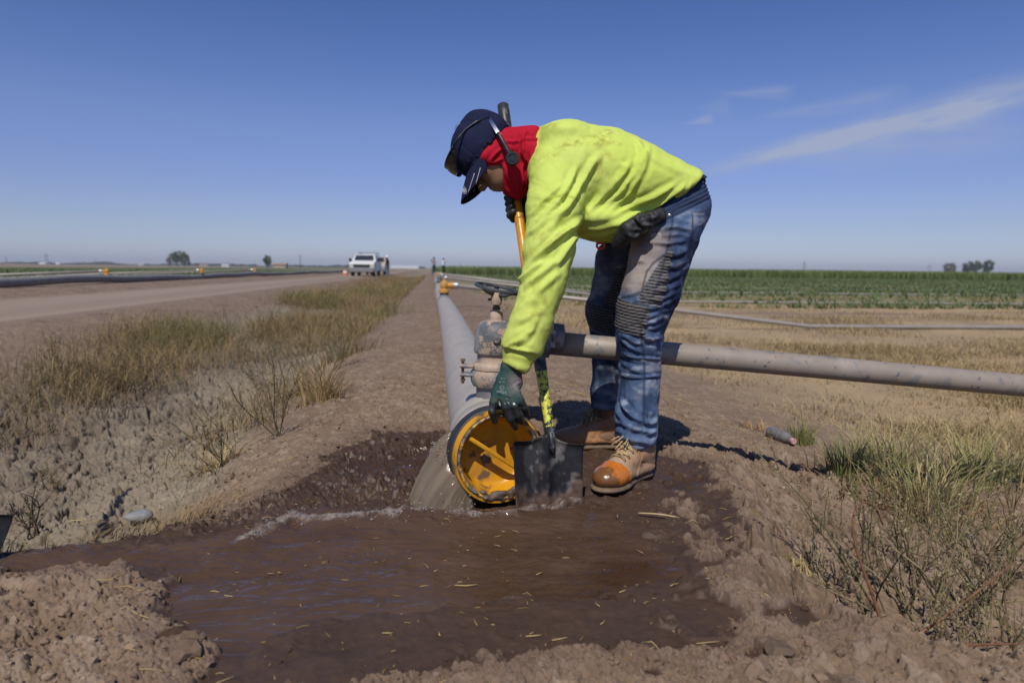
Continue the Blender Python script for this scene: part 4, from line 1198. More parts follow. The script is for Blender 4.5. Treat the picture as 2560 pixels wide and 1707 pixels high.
# ---- jeans
def jeans():
    H = .0036
    vx = Vox((.22, 2.10, .06), (.74, 2.78, 1.10), H)
    L, Rg = P3(LLEG), P3(RLEG)
    vx.ell(at(1690, 520, 2.42), (.105, .165, .10), None, .0)
    vx.cone(at(1655, 505, 2.41), at(1712, 520, 2.41), (.165, .085), (.165, .072), (0, 1, 0), .03)
    vx.ell(at(1697, 540, 2.34), (.082, .092, .10), None, .03); vx.ell(at(1690, 545, 2.49), (.082, .092, .10), None, .03)
    vx.ell(at(1735, 455, 2.41), (.016, .14, .035), None, .03)
    rl = [.088, .100, .097, .093, .085, .076, .0715, .066, .065, .069, .066, .061]
    rr = [.10, .11, .097, .090, .083, .076, .066, .066, .064]
    vx.chain(L, rl, None, .035, .02); vx.chain(Rg, rr, None, .03, .02)
    vx.half(at(1590, 1113, 2.25), (0.12, 0, -1), .006)
    # the right leg ends higher, on its boot: trim it there
    zr = at(1519, 1022, 2.645)[2]
    sl, g = vx.sub((.22, 2.46, .0), (.74, 2.78, .3))
    vx.f[sl] = np.where(g[..., 1] > 2.44, np.maximum(vx.f[sl], (zr - g[..., 2]).astype(np.float32)), vx.f[sl])
    # waistband edge
    a, b = at(1752, 432, 2.41), at(1600, 505, 2.41)
    d = b - a; n = A([-d[2], 0, d[0]]); n /= np.linalg.norm(n); n = n if n[2] > 0 else -n
    vx.half(at(1742, 446, 2.41), n, .01)
    V, Fq = vx.mesh(2)
    N = normals(V, Fq); bvh = bvh_of(V, Fq)
    fl = [(z5((1010, 350), (1150, 340), (1290, 380)), .005, .008), (z5((890, 490), (1050, 500), (1270, 470)), .006, .008), (z5((1060, 430), (1180, 420), (1290, 440)), .004, .008),
          (z5((1020, 600), (1130, 620), (1250, 570)), .005, .008), (z5((1010, 720), (1120, 730), (1230, 680)), .005, .008), (z5((960, 860), (1080, 850), (1190, 800)), .006, .009),
          (z5((930, 980), (1060, 960), (1170, 900)), .006, .009), (z5((900, 1060), (1010, 1050), (1140, 980)), .007, .009), (z5((860, 1140), (980, 1130), (1110, 1060)), .008, .009), (z5((830, 1230), (950, 1200), (1060, 1150)), .007, .009),
          (z5((800, 1290), (920, 1270), (1040, 1210)), .006, .008), (z5((580, 1400), (680, 1440), (780, 1500)), .006, .009), (z5((790, 1370), (900, 1430), (990, 1390)), .007, .008), (z5((800, 1440), (900, 1400), (1000, 1440)), .005, .007),
          (z5((700, 560), (790, 550), (880, 560)), .004, .008), (z5((680, 660), (760, 680), (830, 660)), .003, .008),
          (z6((690, 60), (780, 130), (890, 180)), .006, .008), (z6((700, 180), (800, 215), (900, 232)), .004, .005), (z6((905, 225), (1045, 240)), .004, .005), (z6((700, 372), (800, 395), (905, 400)), .004, .005), (z6((905, 395), (1045, 380)), .004, .005),
          (z6((700, 260), (800, 320), (890, 350)), .004, .009), (z6((900, 60), (980, 70), (1050, 40)), .007, .008), (z6((720, 620), (800, 740), (900, 790)), .008, .010), (z6((660, 690), (750, 800), (900, 850)), .010, .011), (z6((905, 770), (960, 800), (1020, 780)), .008, .010),
          (z6((650, 760), (760, 850), (930, 880)), .009, .010), (z6((665, 850), (780, 910), (940, 930)), .010, .010), (z6((900, 850), (960, 880), (1015, 850)), .009, .010), (z6((680, 920), (800, 950), (960, 970)), .008, .009), (z6((700, 560), (720, 640), (790, 720)), .006, .010),
          (z6((470, 640), (560, 660), (690, 650)), .009, .010), (z6((470, 610), (560, 610), (690, 590)), .007, .010), (z6((450, 560), (540, 580), (640, 540)), .006, .010)]
    V = folds(V, N, bvh, fl, back=.55)
    N = normals(V, Fq)
    # coordinates down each leg
    near = V[:, 1] < 2.42
    t, ang = np.zeros(len(V)), np.zeros(len(V))
    for m, L_ in ((near, L), (~near, Rg)):
        ax = A(L_); k = np.argsort(ax[:, 2])
        cx = np.interp(V[m, 2], ax[k, 2], ax[k, 0]); cy = np.interp(V[m, 2], ax[k, 2], ax[k, 1])
        ang[m] = np.arctan2(-(V[m, 1] - cy), -(V[m, 0] - cx))       # 0 at the front (-X), positive towards the camera
    z = V[:, 2]
    wr = fbm(ang * 1.6, z * 42, V[:, 1] * 3, 4, 501)
    amp = np.interp(z, [.1, .25, .45, .55, .75, 1.0], [.004, .002, .003, .0035, .0032, .003])
    # ribbed panels: over the knee, and a strip up the outside of the thigh
    knee_z = np.where(near, at(1600, 780, 2.245)[2], at(1520, 782, 2.60)[2])
    kp = sstep(.052, .047, np.abs(z - knee_z + .02 * ang)) * sstep(1.62, 1.55, ang) * sstep(-1.5, -1.3, ang)
    bnd = 1.15 - np.clip((z - knee_z - .06) / .17, 0, 1) * .0
    hh = np.clip((z - knee_z - .05) / .14, 0, 1)
    strip = sstep(.0, .006, z - knee_z - .052 + .02 * ang) * sstep(.200, .192, z - knee_z) * sstep(-.03, .03, ang - 1.06 - .46 * hh ** 1.4) * sstep(.03, -.03, ang - 1.86 + .14 * hh)
    ribs = np.clip(kp + strip, 0, 1)
    rw = np.sin((z + .012 * ang) * 2 * math.pi / .0098)
    V = V + N * ((1 - ribs) * amp * wr + ribs * .0030 * rw + ribs * .002)[:, None]
    # waistband pleats at the back
    a0 = at(1742, 446, 2.41); tw = (V - a0) @ n
    wb = sstep(-.085, -.075, tw)
    V = V + N * (wb * (.0022 * np.sin(tw * 2 * math.pi / .0125)))[:, None]
    bvh = bvh_of(V, Fq)
    f1 = fbm(V[:, 0] * 14, V[:, 1] * 14, V[:, 2] * 9, 5, 511); f2 = fbm(V[:, 0] * 60, V[:, 1] * 60, V[:, 2] * 22, 4, 515)
    navy, blue, faded, tan = A([.022, .032, .072]), A([.075, .120, .215]), A([.34, .375, .43]), A([.36, .285, .225])
    c = mix(navy, blue, sstep(-.60, .20, f1 + .25 * f2))
    c = mix(c, faded, np.clip(sstep(-.05, .6, wr + .6 * f1) * .75 * (1 - wb) * np.interp(z, [.1, .3, .5, .9, 1.0], [.9, .95, 1.0, .85, .1]), 0, 1))
    # faded and dust stained front of the thigh
    tz = sstep(-.01, .03, z - knee_z - .055) * sstep(.30, .22, z - knee_z)
    front = sstep(1.75, 1.15, ang) * sstep(-1.4, -.9, ang) * np.where(near, .9, .2)  # far leg's tan held back to match its painted shade
    c = mix(c, tan, np.clip(tz * front * (.80 + .35 * f1), 0, 1) * (1 - strip))
    c = mix(c, tan, np.clip(sstep(.0, .5, f1 + .3 * f2) * sstep(.62, .40, np.abs(z - .42) * 3) * .35, 0, 1) * (1 - kp))
    c = mix(c, A([.055, .05, .047]), ribs * (.55 + .45 * (rw < -.1)))
    c = mix(c, A([.26, .23, .20]), ribs * sstep(.1, .9, rw) * .75)
    c = mix(c, c * .40, (~near) * .65)  # far leg's colour darkened to paint in the shade it stands in
    c = mix(c, A([.022, .033, .075]), wb * .85)
    stitch = np.zeros(len(V))
    for pts, w_ in ((z5((1110, 170), (1095, 350), (1060, 520), (1040, 610), (980, 850), (880, 1090), (800, 1270), (795, 1400), (800, 1500)), .004), (z6((880, 60), (905, 200), (910, 400), (900, 750), (930, 870)), .004), (z5((1300, 215), (1298, 400), (1252, 600), (1262, 650)), .004),
                    (z5((1040, 610), (920, 690), (850, 780), (800, 980), (600, 1040)), .0038), (z5((585, 1050), (700, 1020), (790, 1005), (880, 1080)), .0038), (z5((560, 1335), (700, 1300), (790, 1275)), .004), (z6((700, 190), (800, 222), (900, 240), (1045, 250)), .0035), (z6((700, 378), (905, 408), (1045, 388)), .0035), (z5((1000, 200), (1100, 175), (1250, 120), (1400, 60)), .004)):
        stitch = np.maximum(stitch, near_mask(V, line3(bvh, pts), w_))
    c = mix(c, A([.018, .022, .035]), stitch * .8)
    for pts in (z5((1305, 218), (1410, 216)), z5((895, 420), (980, 408), (985, 445), (900, 440)), z6((705, 198), (900, 246), (1045, 256))):
        c = mix(c, A([.42, .42, .42]), near_mask(V, line3(bvh, pts), .003) * .7)
    hem = sstep(.30, .15, z) * np.clip(f1 * 1.2 + .25, 0, 1)
    c = mix(c, A([.20, .26, .36]), hem * .6)
    c = mix(c, A([.15, .10, .075]), sstep(.175, .125, z) * sstep(-.1, .5, f2) * .55)
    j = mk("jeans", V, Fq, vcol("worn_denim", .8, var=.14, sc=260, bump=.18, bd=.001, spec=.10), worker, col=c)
    p = hit(bvh, 1673, 539); dirn = CAM - p; dirn /= np.linalg.norm(dirn)
    b = MB(); b.lathe([(.0065, -.003), (.0065, .001), (.004, .0025), (.0, .003)], p, dirn, 14); b.build("rivet", simple("rivet_steel", (.6, .58, .55), .3, .8, .1), j)
    return bvh
JEANS = jeans()

# ---- boots
def boot(F0, d, label=None, near=True):
    d = np.asarray(d, float) / np.linalg.norm(d); sd = A([-d[1], d[0]])
    z0 = gz1(F0[0] + d[0] * .1, F0[1] + d[1] * .1) - .004
    def q(f, s, z): return A([F0[0] + d[0] * f + sd[0] * s, F0[1] + d[1] * f + sd[1] * s, z0 + z])
    ax = (A([d[0], d[1], 0]), A([sd[0], sd[1], 0]), A([0, 0, 1.0]))
    vx = Vox(q(.08, 0, .08) - A([.26, .26, .11]), q(.08, 0, .08) + A([.26, .26, .14]), .0034)
    ud = A([sd[0], sd[1], 0])
    vx.cone(q(-.012, 0, .19), q(-.014, 0, .10), (.047, .052), (.044, .052), ud, 0)
    vx.ell(q(-.028, 0, .055), (.050, .041, .052), ax, .02)
    vx.cone(q(-.014, 0, .10), q(.055, 0, .082), (.043, .05), (.041, .042), ud, .025)
    vx.cone(q(.055, 0, .082), q(.130, 0, .052), (.041, .040), (.046, .036), ud, .02)
    vx.cone(q(-.03, 0, .038), q(.12, 0, .038), (.039, .026), (.050, .026), ud, .02)
    vx.ell(q(.160, .004, .042), (.072, .056, .039), ax, .016)
    vx.half(q(0, 0, .016), (0, 0, -1), .004)
    V, Fq = vx.mesh(2); N = normals(V, Fq)
    f = (V - q(0, 0, 0)) @ ax[0]; s = (V - q(0, 0, 0)) @ ax[1]; z = V[:, 2] - z0
    n1 = fbm(V[:, 0] * 26, V[:, 1] * 26, V[:, 2] * 26, 4, 601); n2 = fbm(V[:, 0] * 90, V[:, 1] * 90, V[:, 2] * 90, 3, 605)
    # seams and panels: toe cap edge, quarter edge
    te = f + 1.8 * np.abs(s) * 0 - (.128 + .02 * np.cos(s * 30) - .25 * np.maximum(0, .05 - z))
    D = .0025 * np.exp(-(te / .005) ** 2) + .0022 * n1 - .0035 * np.exp(-((te + .008) / .004) ** 2)
    qe = f - (.062 - .55 * (z - .06)) ; D += .0022 * sstep(.0, -.004, qe) * (z > .03)
    D += -.002 * np.exp(-(((z - .055 - .25 * (f + .02)) / .004) ** 2)) * (f < .05) * (f > -.06)
    V = V + N * D[:, None]
    leather, tan, orange, brown = A([.34, .165, .070]), A([.40, .29, .19]), A([.52, .15, .014]), A([.19, .085, .040])
    c = mix(leather, tan, np.clip(.50 + .75 * n1, 0, 1)); c = mix(c, brown, sstep(.05, .5, n2 + .6 * n1) * .45)
    rg = .80 + .1 * n1
    toe = sstep(-.004, .002, te)
    if near:
        c = mix(c, orange, toe * np.clip(.85 + .6 * n1, 0, 1)); c = mix(c, A([.085, .05, .024]), toe * sstep(.15, .55, .5 * n1 + .25 * n2 + .75 * sstep(.165, .225, f)) * .8)
        rg = np.where(toe > .5, .22 + .10 * n1, rg)
        c = mix(c, tan * .9, sstep(.0, -.006, te) * sstep(-.05, -.02, te) * .7)
    else:
        c = mix(c, A([.46, .185, .055]), .75 * sstep(-.6, .3, n1)); rg = rg - .25
    c = mix(c, A([.10, .062, .042]), sstep(.040, .018, z + .014 * n1) * .85)
    c = mix(c, A([.30, .22, .165]), sstep(-.02, -.06, f) * sstep(-.2, .4, n1) * .5)
    rg = np.where(z + .014 * n1 < .03, .5, rg)
    bt = mk("boot", V, Fq, vcol("work_boot_leather", alpha_rough=True, var=.12, sc=140, bump=.22, bd=.0012, spec=.5), worker, col=np.concatenate([c, np.clip(rg, .1, 1)[:, None]], 1))
    if label: bt["label"] = label
    # sole
    so = Vox(q(.08, 0, .02) - A([.26, .26, .05]), q(.08, 0, .02) + A([.26, .26, .04]), .0036)
    so.cone(q(-.038, 0, .012), q(.05, 0, .012), (.041, .016), (.040, .016), ud, 0); so.cone(q(.05, 0, .012), q(.135, .002, .012), (.040, .016), (.056, .016), ud, .01); so.ell(q(.158, .004, .012), (.079, .059, .016), ax, .01)
    so.half(q(0, 0, .021), (0, 0, 1), .002); so.half(q(0, 0, -.012), (0, 0, -1), .002)
    W, Fw = so.mesh(1)
    mk("sole", W, Fw, patchy("muddy_sole", (.17, .115, .065), [((.12, .075, .05), 14, .42, .2, .5)], rough=.7, sc=50, bump=.3), bt)
    # laces, crossing up the instep, and eyelets; the bow hangs loose
    bv = bvh_of(V, Fq); m_lace = patchy("yellow_brown_lace", (.44, .31, .15), [((.20, .12, .06), 60, .5, .1, .8)], rough=.8, sc=200, bump=.3)
    def top(f_, s_):
        h = bv.ray_cast(Vector(q(f_, s_, .4)), Vector((0, 0, -1)), 1)
        return A(h[0]) if h[0] is not None else q(f_, s_, .1)
    lc = MB()
    rows = [(.118, .026), (.098, .029), (.078, .031), (.060, .033), (.046, .034)]
    for k, (fr, w) in enumerate(rows):
        for sg in (-1, 1):
            p = top(fr, w * sg); ey = MB(); ey.lathe([(.0028, .0), (.0046, .001), (.0046, .003), (.0024, .0036), (.0, .002)], p, (sd[0] * sg * .7, sd[1] * sg * .7, .7), 10); ey.build("eyelet", simple("brass_eyelets", (.34, .27, .16), .35, .8, .2), bt)
            if k + 1 < len(rows):
                f2, w2 = rows[k + 1]
                lc.tube([top(fr + (f2 - fr) * t, w * sg + (-w2 * sg - w * sg) * t) + A([0, 0, .004 + .003 * math.sin(math.pi * t) + (.0015 if sg > 0 else 0)]) for t in np.linspace(0, 1, 7)], .0033, 6)
        lc.tube([top(fr, w * (1 - 2 * t)) + A([0, 0, .0045]) for t in np.linspace(0, 1, 6)], .0033, 6)
    kn = top(.046, 0) + A([0, 0, .010])
    lc.tube([kn + A([.006 * math.cos(a), .006 * math.sin(a), .004 * math.sin(2 * a)]) for a in np.linspace(0, 6.2, 12)], .0042, 6)
    dn = A([d[0], d[1], 0]); sn = A([sd[0], sd[1], 0])
    for (a_, b_, dz) in ((.9, .5, .0), (.75, .62, .012), (.8, -.25, .004), (1.0, .25, -.01)):
        e = kn + dn * .060 * a_ - sn * .075 * b_ + A([0, 0, -.022 + dz]); m_ = (kn + e) / 2 + A([0, 0, .020])
        lc.tube([kn * (1 - t) ** 2 + 2 * t * (1 - t) * m_ + e * t * t for t in np.linspace(0, 1, 9)], .0026, 6)
    for sg in (.45, -.25):
        e = kn + dn * .055 - sn * .05 * sg - A([0, 0, .012])
        lp = [kn, (kn + e) / 2 + A([0, 0, .022]) + sn * .008, e, (kn + e) / 2 - A([0, 0, .004]) - sn * .010, kn]
        lp = A(lp); tt = np.linspace(0, 4, 21); lc.tube(np.stack([np.interp(tt, range(5), lp[:, k]) for k in range(3)], 1), .0026, 6)
    lc.build("laces", m_lace, bt)
boot(A([.428, 2.255]), (-.68, -.735), "tan work boot with wet orange toe cap", True)
boot(A([.392, 2.668]), (-.995, -.06), "leather work boot half in shadow", False)

# ---- gloves
glove_m = vcol("coated_work_glove", alpha_rough=True, var=.18, sc=160, bump=.25, bd=.001, spec=.5)
def gloves():
    c0 = at(1270, 985, 1.965)
    vx = Vox(c0 - A([.10, .10, .12]), c0 + A([.10, .10, .12]), .0024)
    hand_left(vx, 1.0)
    V, Fq = vx.mesh(1); N = normals(V, Fq)
    n1 = fbm(V[:, 0] * 50, V[:, 1] * 50, V[:, 2] * 50, 4, 701); n2 = fbm(V[:, 0] * 180, V[:, 1] * 180, V[:, 2] * 180, 2, 705)
    uv = proj(V); z = V[:, 2]
    zw = at(1279, 945, 1.98)[2]
    cuffw = sstep(zw - .005, zw + .02, z)
    V = V + N * (.0016 * n1 + .0009 * np.sin(z * 2 * math.pi / .0065) * cuffw)[:, None]
    bv = bvh_of(V, Fq)
    V = folds(V, normals(V, Fq), bv, [([(1298, 975), (1306, 985)], .002, .0035), ([(1296, 990), (1309, 998)], .002, .0035), ([(1240, 985), (1262, 995), (1284, 998)], -.002, .004), ([(1300, 1010), (1316, 1012)], .0015, .003), ([(1285, 965), (1302, 955)], .002, .004), ([(1255, 1010), (1275, 1008)], .0012, .004)])
    green, blk, dirt = A([.010, .050, .042]), A([.018, .019, .020]), A([.19, .165, .145])
    zk = at(1268, 1000, 1.96)[2]
    c = mix(green, blk, sstep(zk + .022, zk - .02, z + .010 * n1))
    c = mix(c, A([.035, .055, .030]), sstep(.0, .5, n1) * sstep(zk - .05, zk, z) * sstep(zk + .03, zk, z) * .8)
    pd = np.exp(-(((V - at(1288, 962, 1.95)) / A([.022, .05, .026])) ** 2).sum(1))
    c = mix(c, dirt, np.clip(pd * (1.0 + .8 * n1), 0, 1) * .85)
    c = mix(c, A([.12, .085, .07]), np.clip(np.exp(-(((V - at(1300, 935, 1.97)) / .025) ** 2).sum(1)), 0, 1) * .6)
    c = mix(c, A([.10, .085, .07]), sstep(.25, .6, n1) * .35)
    rg = np.where(z < zk, .34 + .12 * n1, .85)
    g = mk("glove", V, Fq, glove_m, worker, col=np.concatenate([c, np.clip(rg, .15, 1)[:, None]], 1))
    g["label"] = "dark green glove spread over the yellow cap"
    # the print on its back, read from the wearer's side
    bv = bvh_of(V, Fq); pr = MB()
    def stamp(body, size, u, v, ang=180):
        T, Fc = text_mesh(body, size, 0)
        ca, sa = math.cos(R(ang)), math.sin(R(ang)); out = []
        for x, y, _ in T:
            p = hit(bv, u + (ca * x - sa * y), v - (sa * x + ca * y), 1.96); dr = CAM - p; out.append(p + dr / np.linalg.norm(dr) * .0016)
        pr.add(out, Fc)
    stamp("Maxi", 13, 1266, 976); stamp("C E", 7, 1262, 943.5); stamp("EN 388", 5, 1262, 953)
    for rr_ in (5.5, 3.2):
        ring = [hit(bv, 1255 + rr_ * math.cos(a), 969 + rr_ * math.sin(a), 1.96) for a in np.linspace(0, 2 * math.pi, 25)[:-1]]
        ring = [p + (CAM - p) / np.linalg.norm(CAM - p) * .0012 for p in ring]
        pr.tube(ring, .0007, 5, close=True)
    pr.build("printed_mark", simple("grey_glove_print", (.24, .26, .24), .8), g, smooth=False)
    # right hand round the shovel shaft
    c1 = on_shaft(515)
    vx = Vox(c1 - A([.11, .09, .09]), c1 + A([.11, .12, .09]), .0027)
    hand_right(vx, 1.0)
    V, Fq = vx.mesh(1); N = normals(V, Fq); n1 = fbm(V[:, 0] * 50, V[:, 1] * 50, V[:, 2] * 50, 4, 711)
    V = V + N * (.0016 * n1)[:, None]
    c = mix(A([.014, .018, .018]), A([.04, .05, .045]), .5 + .5 * n1)
    g2 = mk("glove", V, Fq, glove_m, worker, col=np.concatenate([c, np.full((len(V), 1), .55)], 1)); g2["label"] = "black glove gripping the shovel shaft"
gloves()

# ---- cap, neck cloth
def cap():
    DR = A([.114, .112, .088])
    vx = Vox(HC - .16, HC + .16, .0036)
    vx.ell(HC, DR, (HF, HU, HL), 0)
    vx.ell(hp(-.055, .035), (.055, .075, .060), (HF, HU, HL), .03)
    vx.half(hp(0, -.036), -HU, .004)
    vx.ell(hp(0, -.012), DR - .005, (HF, HU, HL), .002, 's')
    V, Fq = vx.mesh(2); N = normals(V, Fq)
    q = V - HC; a = np.arctan2(q @ HL, q @ HF); u = q @ HU
    seam = np.min(np.abs(((a[:, None] - np.radians([0, 60, 120, 180, 240, 300, -60, -120, -180])[None]) + math.pi) % (2 * math.pi) - math.pi), 1) * np.linalg.norm(q - (q @ HU)[:, None] * HU, axis=1)
    n1 = fbm(V[:, 0] * 20, V[:, 1] * 20, V[:, 2] * 20, 4, 801)
    V = V + N * (.003 * n1 - .0016 * np.exp(-(seam / .003) ** 2) - .0012 * np.exp(-((u + .018) / .003) ** 2))[:, None]
    c = mix(A([.0100, .0125, .036]), A([.017, .020, .052]), .5 + .5 * n1)
    c = mix(c, A([.04, .04, .05]), sstep(.55, .85, fbm(V[:, 0] * 60, V[:, 1] * 60, V[:, 2] * 30, 4, 805)) * .35)
    m = vcol("navy_cap_cotton", .85, var=.12, sc=260, bump=.15, bd=.001, spec=.12)
    o = mk("cap", V, Fq, m, worker, col=c)
    b = MB(); b.lathe([(.0, .004), (.006, .003), (.0085, .0), (.006, -.003)], hp(.0 - .004, .1125), HU, 14); b.build("button", simple("navy_button", (.012, .014, .04), .8), o)
    # brim
    na, nr = 41, 17; top, bot = [], []
    for i in range(na):
        a = R(-80 + 160 * i / (na - 1)); ca, sa = math.cos(a), math.sin(a)
        for j in range(nr):
            t = j / (nr - 1)
            L = .084 * max(0.0, math.cos(a * 1.0)) ** .55
            f = .1125 * ca + L * t; l = .0885 * sa * (1 - .10 * t * abs(sa))
            uu = -.014 - .020 * sa * sa - t * (.030 * ca + .020 * sa * sa) - .010 * t * t
            top.append(hp(f, uu, l)); bot.append(hp(f, uu - .0038 * (1 - .5 * (t == 1)), l))
    Vb = A(top + bot); n0 = na * nr; Fb = []
    for i in range(na - 1):
        for j in range(nr - 1):
            k = i * nr + j; Fb.append((k, k + 1, k + nr + 1, k + nr)); Fb.append((n0 + k, n0 + k + nr, n0 + k + nr + 1, n0 + k + 1))
        k = i * nr + nr - 1; Fb.append((k, n0 + k, n0 + k + nr, k + nr)); k = i * nr; Fb.append((k, k + nr, n0 + k + nr, n0 + k))
    for i in (0, na - 1):
        for j in range(nr - 1):
            k = i * nr + j; Fb.append((k, n0 + k, n0 + k + 1, k + 1) if i == 0 else (k, k + 1, n0 + k + 1, n0 + k))
    br = mk("brim", Vb, Fb, m, o, col=np.tile(A([.016, .019, .05]), (len(Vb), 1)))
    bv = BVHTree.FromPolygons([tuple(v) for v in Vb], Fb)
    wm_ = simple("white_embroidery", (.62, .62, .64), .8, 0, .1, 200, .2)
    def on(u, v, e=.0008):
        p = hit(bv, u, v, 2.36); dr = CAM - p; return p + dr / np.linalg.norm(dr) * e
    s = MB()
    for (a, b_) in (((1186, 434), (1167, 492)), ((1201, 420), (1184, 480))):
        s.tube([on(a[0] + (b_[0] - a[0]) * t, a[1] + (b_[1] - a[1]) * t) for t in np.linspace(0, 1, 12)], .0011, 6)
    s.build("white_piping", wm_, br)
    e = MB()
    cx, cy = 1161, 477
    for k in range(5):
        a = R(200 + 35 * k); e.tube([on(cx + .5, cy + 5), on(cx + 3.4 * math.cos(a), cy - 1 + 3.4 * math.sin(a)), on(cx + 6.0 * math.cos(a), cy - 1 + 6.6 * math.sin(a))], .0008, 5)
    for (dx, dy, w_) in ((0, 3.4, 6), (0, 6.6, 5.2), (0, .6, 4)): e.tube([on(cx + dx - w_, cy + dy), on(cx + dx, cy + dy + .8), on(cx + dx + w_, cy + dy)], .0008, 5)
    for a in np.linspace(0, 6.28, 9)[:-1]: e.tube([on(cx + 3.6 * math.cos(a), cy + 3.6 * math.sin(a)), on(cx + 5.2 * math.cos(a + .35), cy + 5 * math.sin(a + .35))], .0008, 5)
    e.tube([on(cx + .5, cy - 8), on(cx + 1, cy - 11)], .0009, 5)
    e.build("crest", wm_, br)
    th = MB(); th.tube([on(1152, 329) * 0 + hp(.012, .112) , hp(.004, .112, .030), hp(-.010, .107, .044), hp(-.012, .094, .058)], .0007, 5); th.build("loose_thread", simple("pale_thread", (.35, .30, .22), .8), o)
cap()
def neck_cloth():
    vx = Vox(at(1288, 410, 2.39) - A([.15, .16, .16]), at(1288, 410, 2.39) + A([.15, .16, .16]), .0036)
    vx.cone(at(1262, 372, 2.39), at(1318, 378, 2.39), (.083, .072), (.090, .078), (0, 1, 0), 0)
    vx.cone(at(1318, 378, 2.39), at(1348, 396, 2.39), (.090, .078), (.10, .083), (0, 1, 0), .02)
    vx.ell(at(1262, 425, 2.39), (.062, .078, .082), None, .03)
    vx.ell(at(1296, 452, 2.385), (.040, .070, .066), None, .03)
    vx.ell(at(1238, 392, 2.39), (.062, .090, .058), None, .02); vx.ell(at(1216, 398, 2.38), (.045, .084, .045), None, .02)
    vx.ell(at(1336, 338, 2.39), (.022, .07, .024), None, .018)
    # face opening, and tucked up under the cap
    p = at(1257, 412, 2.31)
    sl, g = vx.sub(vx.lo, vx.lo + vx.h * vx.n)
    dcut = np.maximum(g[..., 0] - p[0], g[..., 2] - p[2] - .10 * (g[..., 0] - p[0])).astype(np.float32)
    dcut = np.maximum(dcut, -(.002 + 0 * dcut) - 1)
    vx.f[sl] = np.maximum(vx.f[sl], -dcut)
    dome = ((g - hp(0, -.030)) @ HU).astype(np.float32)
    vx.f[sl] = np.maximum(vx.f[sl], dome)
    V, Fq = vx.mesh(2); N = normals(V, Fq); bv = bvh_of(V, Fq)
    def z1(*p): return [(1080 + a / 3.92, 230 + b / 3.92) for a, b in p]
    V = folds(V, N, bv, [(z1((850, 400), (870, 500), (860, 600)), -.006, .006), (z1((880, 450), (890, 600), (930, 700)), .006, .007), (z1((930, 380), (900, 420), (880, 500)), .006, .006), (z1((990, 440), (960, 400), (930, 380)), .005, .006), (z1((1080, 470), (1000, 460), (900, 450)), .004, .006),
                         (z1((720, 480), (800, 490), (880, 470)), .004, .006), (z1((560, 690), (620, 610), (700, 540)), .005, .006), (z1((560, 700), (640, 680), (700, 650)), .004, .006), (z1((700, 700), (740, 820), (800, 930)), .005, .007), (z1((760, 820), (790, 900), (830, 960)), -.004, .005), (z1((880, 700), (880, 800), (910, 900)), .006, .007), (z1((920, 720), (910, 820), (930, 900)), -.005, .005), (z1((700, 930), (800, 1010), (880, 1050)), .005, .008), (z1((760, 520), (780, 560), (760, 600)), .004, .006), (z1((1030, 560), (980, 640), (960, 760)), .004, .008)], .007)
    N = normals(V, Fq)
    V = V + N * (.0024 * fbm(V[:, 0] * 40, V[:, 1] * 30, V[:, 2] * 26, 3, 811))[:, None]
    c = mix(A([.36, .008, .022]), A([.47, .012, .032]), .5 + .5 * fbm(V[:, 0] * 20, V[:, 1] * 20, V[:, 2] * 20, 3, 815))
    mk("neck_scarf", V, Fq, vcol("red_jersey", .8, var=.08, sc=260, bump=.12, bd=.001, spec=.10), worker, col=c)
neck_cloth()

# ---- worn and carried things
def headset():
    E = at(1281, 397, 2.272); O = A([E[0], 2.39, E[2]]); T = at(1216, 291, 2.39)
    root = thing("headset", O, "black headset with a bare metal band worn over the navy cap", "headset")
    vT = T - O; vs = E - O
    nb = MB()
    def arc(p): return O + vT * math.cos(p) + vs * 1.0 * math.sin(p)
    across = np.cross(vT, vs); across /= np.linalg.norm(across)
    V = []; Fc = []; ph = np.linspace(R(-62), R(62), 40)
    for i, p in enumerate(ph):
        c = arc(p); nrm = c - O; nrm /= np.linalg.norm(nrm)
        for (a, b) in ((-.0058, -.0008), (.0058, -.0008), (.0058, .0010), (-.0058, .0010)): V.append(c + across * a + nrm * b)
    for i in range(len(ph) - 1):
        for k in range(4): Fc.append((i * 4 + k, i * 4 + (k + 1) % 4, i * 4 + 4 + (k + 1) % 4, i * 4 + 4 + k))
    nb.add(V, Fc); nb.build("band", simple("bare_spring_steel", (.62, .62, .63), .22, 1.0, .08, 60), root, sharp=30)
    m = simple("black_headset_plastic", (.016, .019, .019), .4, 0, .3, 60, .1)
    for sg in (1, -1):
        ar = MB(); ar.tube([arc(sg * p) for p in np.linspace(R(58), R(88), 9)], [.0062] * 3 + [.0068] * 3 + [.0085] * 3, 8); ar.build("arm", m, root)
        ec = O + vs * sg * 1.0; ax = vs * sg / np.linalg.norm(vs)
        cu = MB(); cu.lathe([(.0, -.018), (.020, -.018), (.0225, -.008), (.0225, .004), (.019, .0085), (.0155, .0088), (.0150, .0065), (.0105, .0065), (.0100, .0085), (.0, .0085)], ec, ax, 28); cu.build("ear_cup", m, root, sharp=35)
headset()
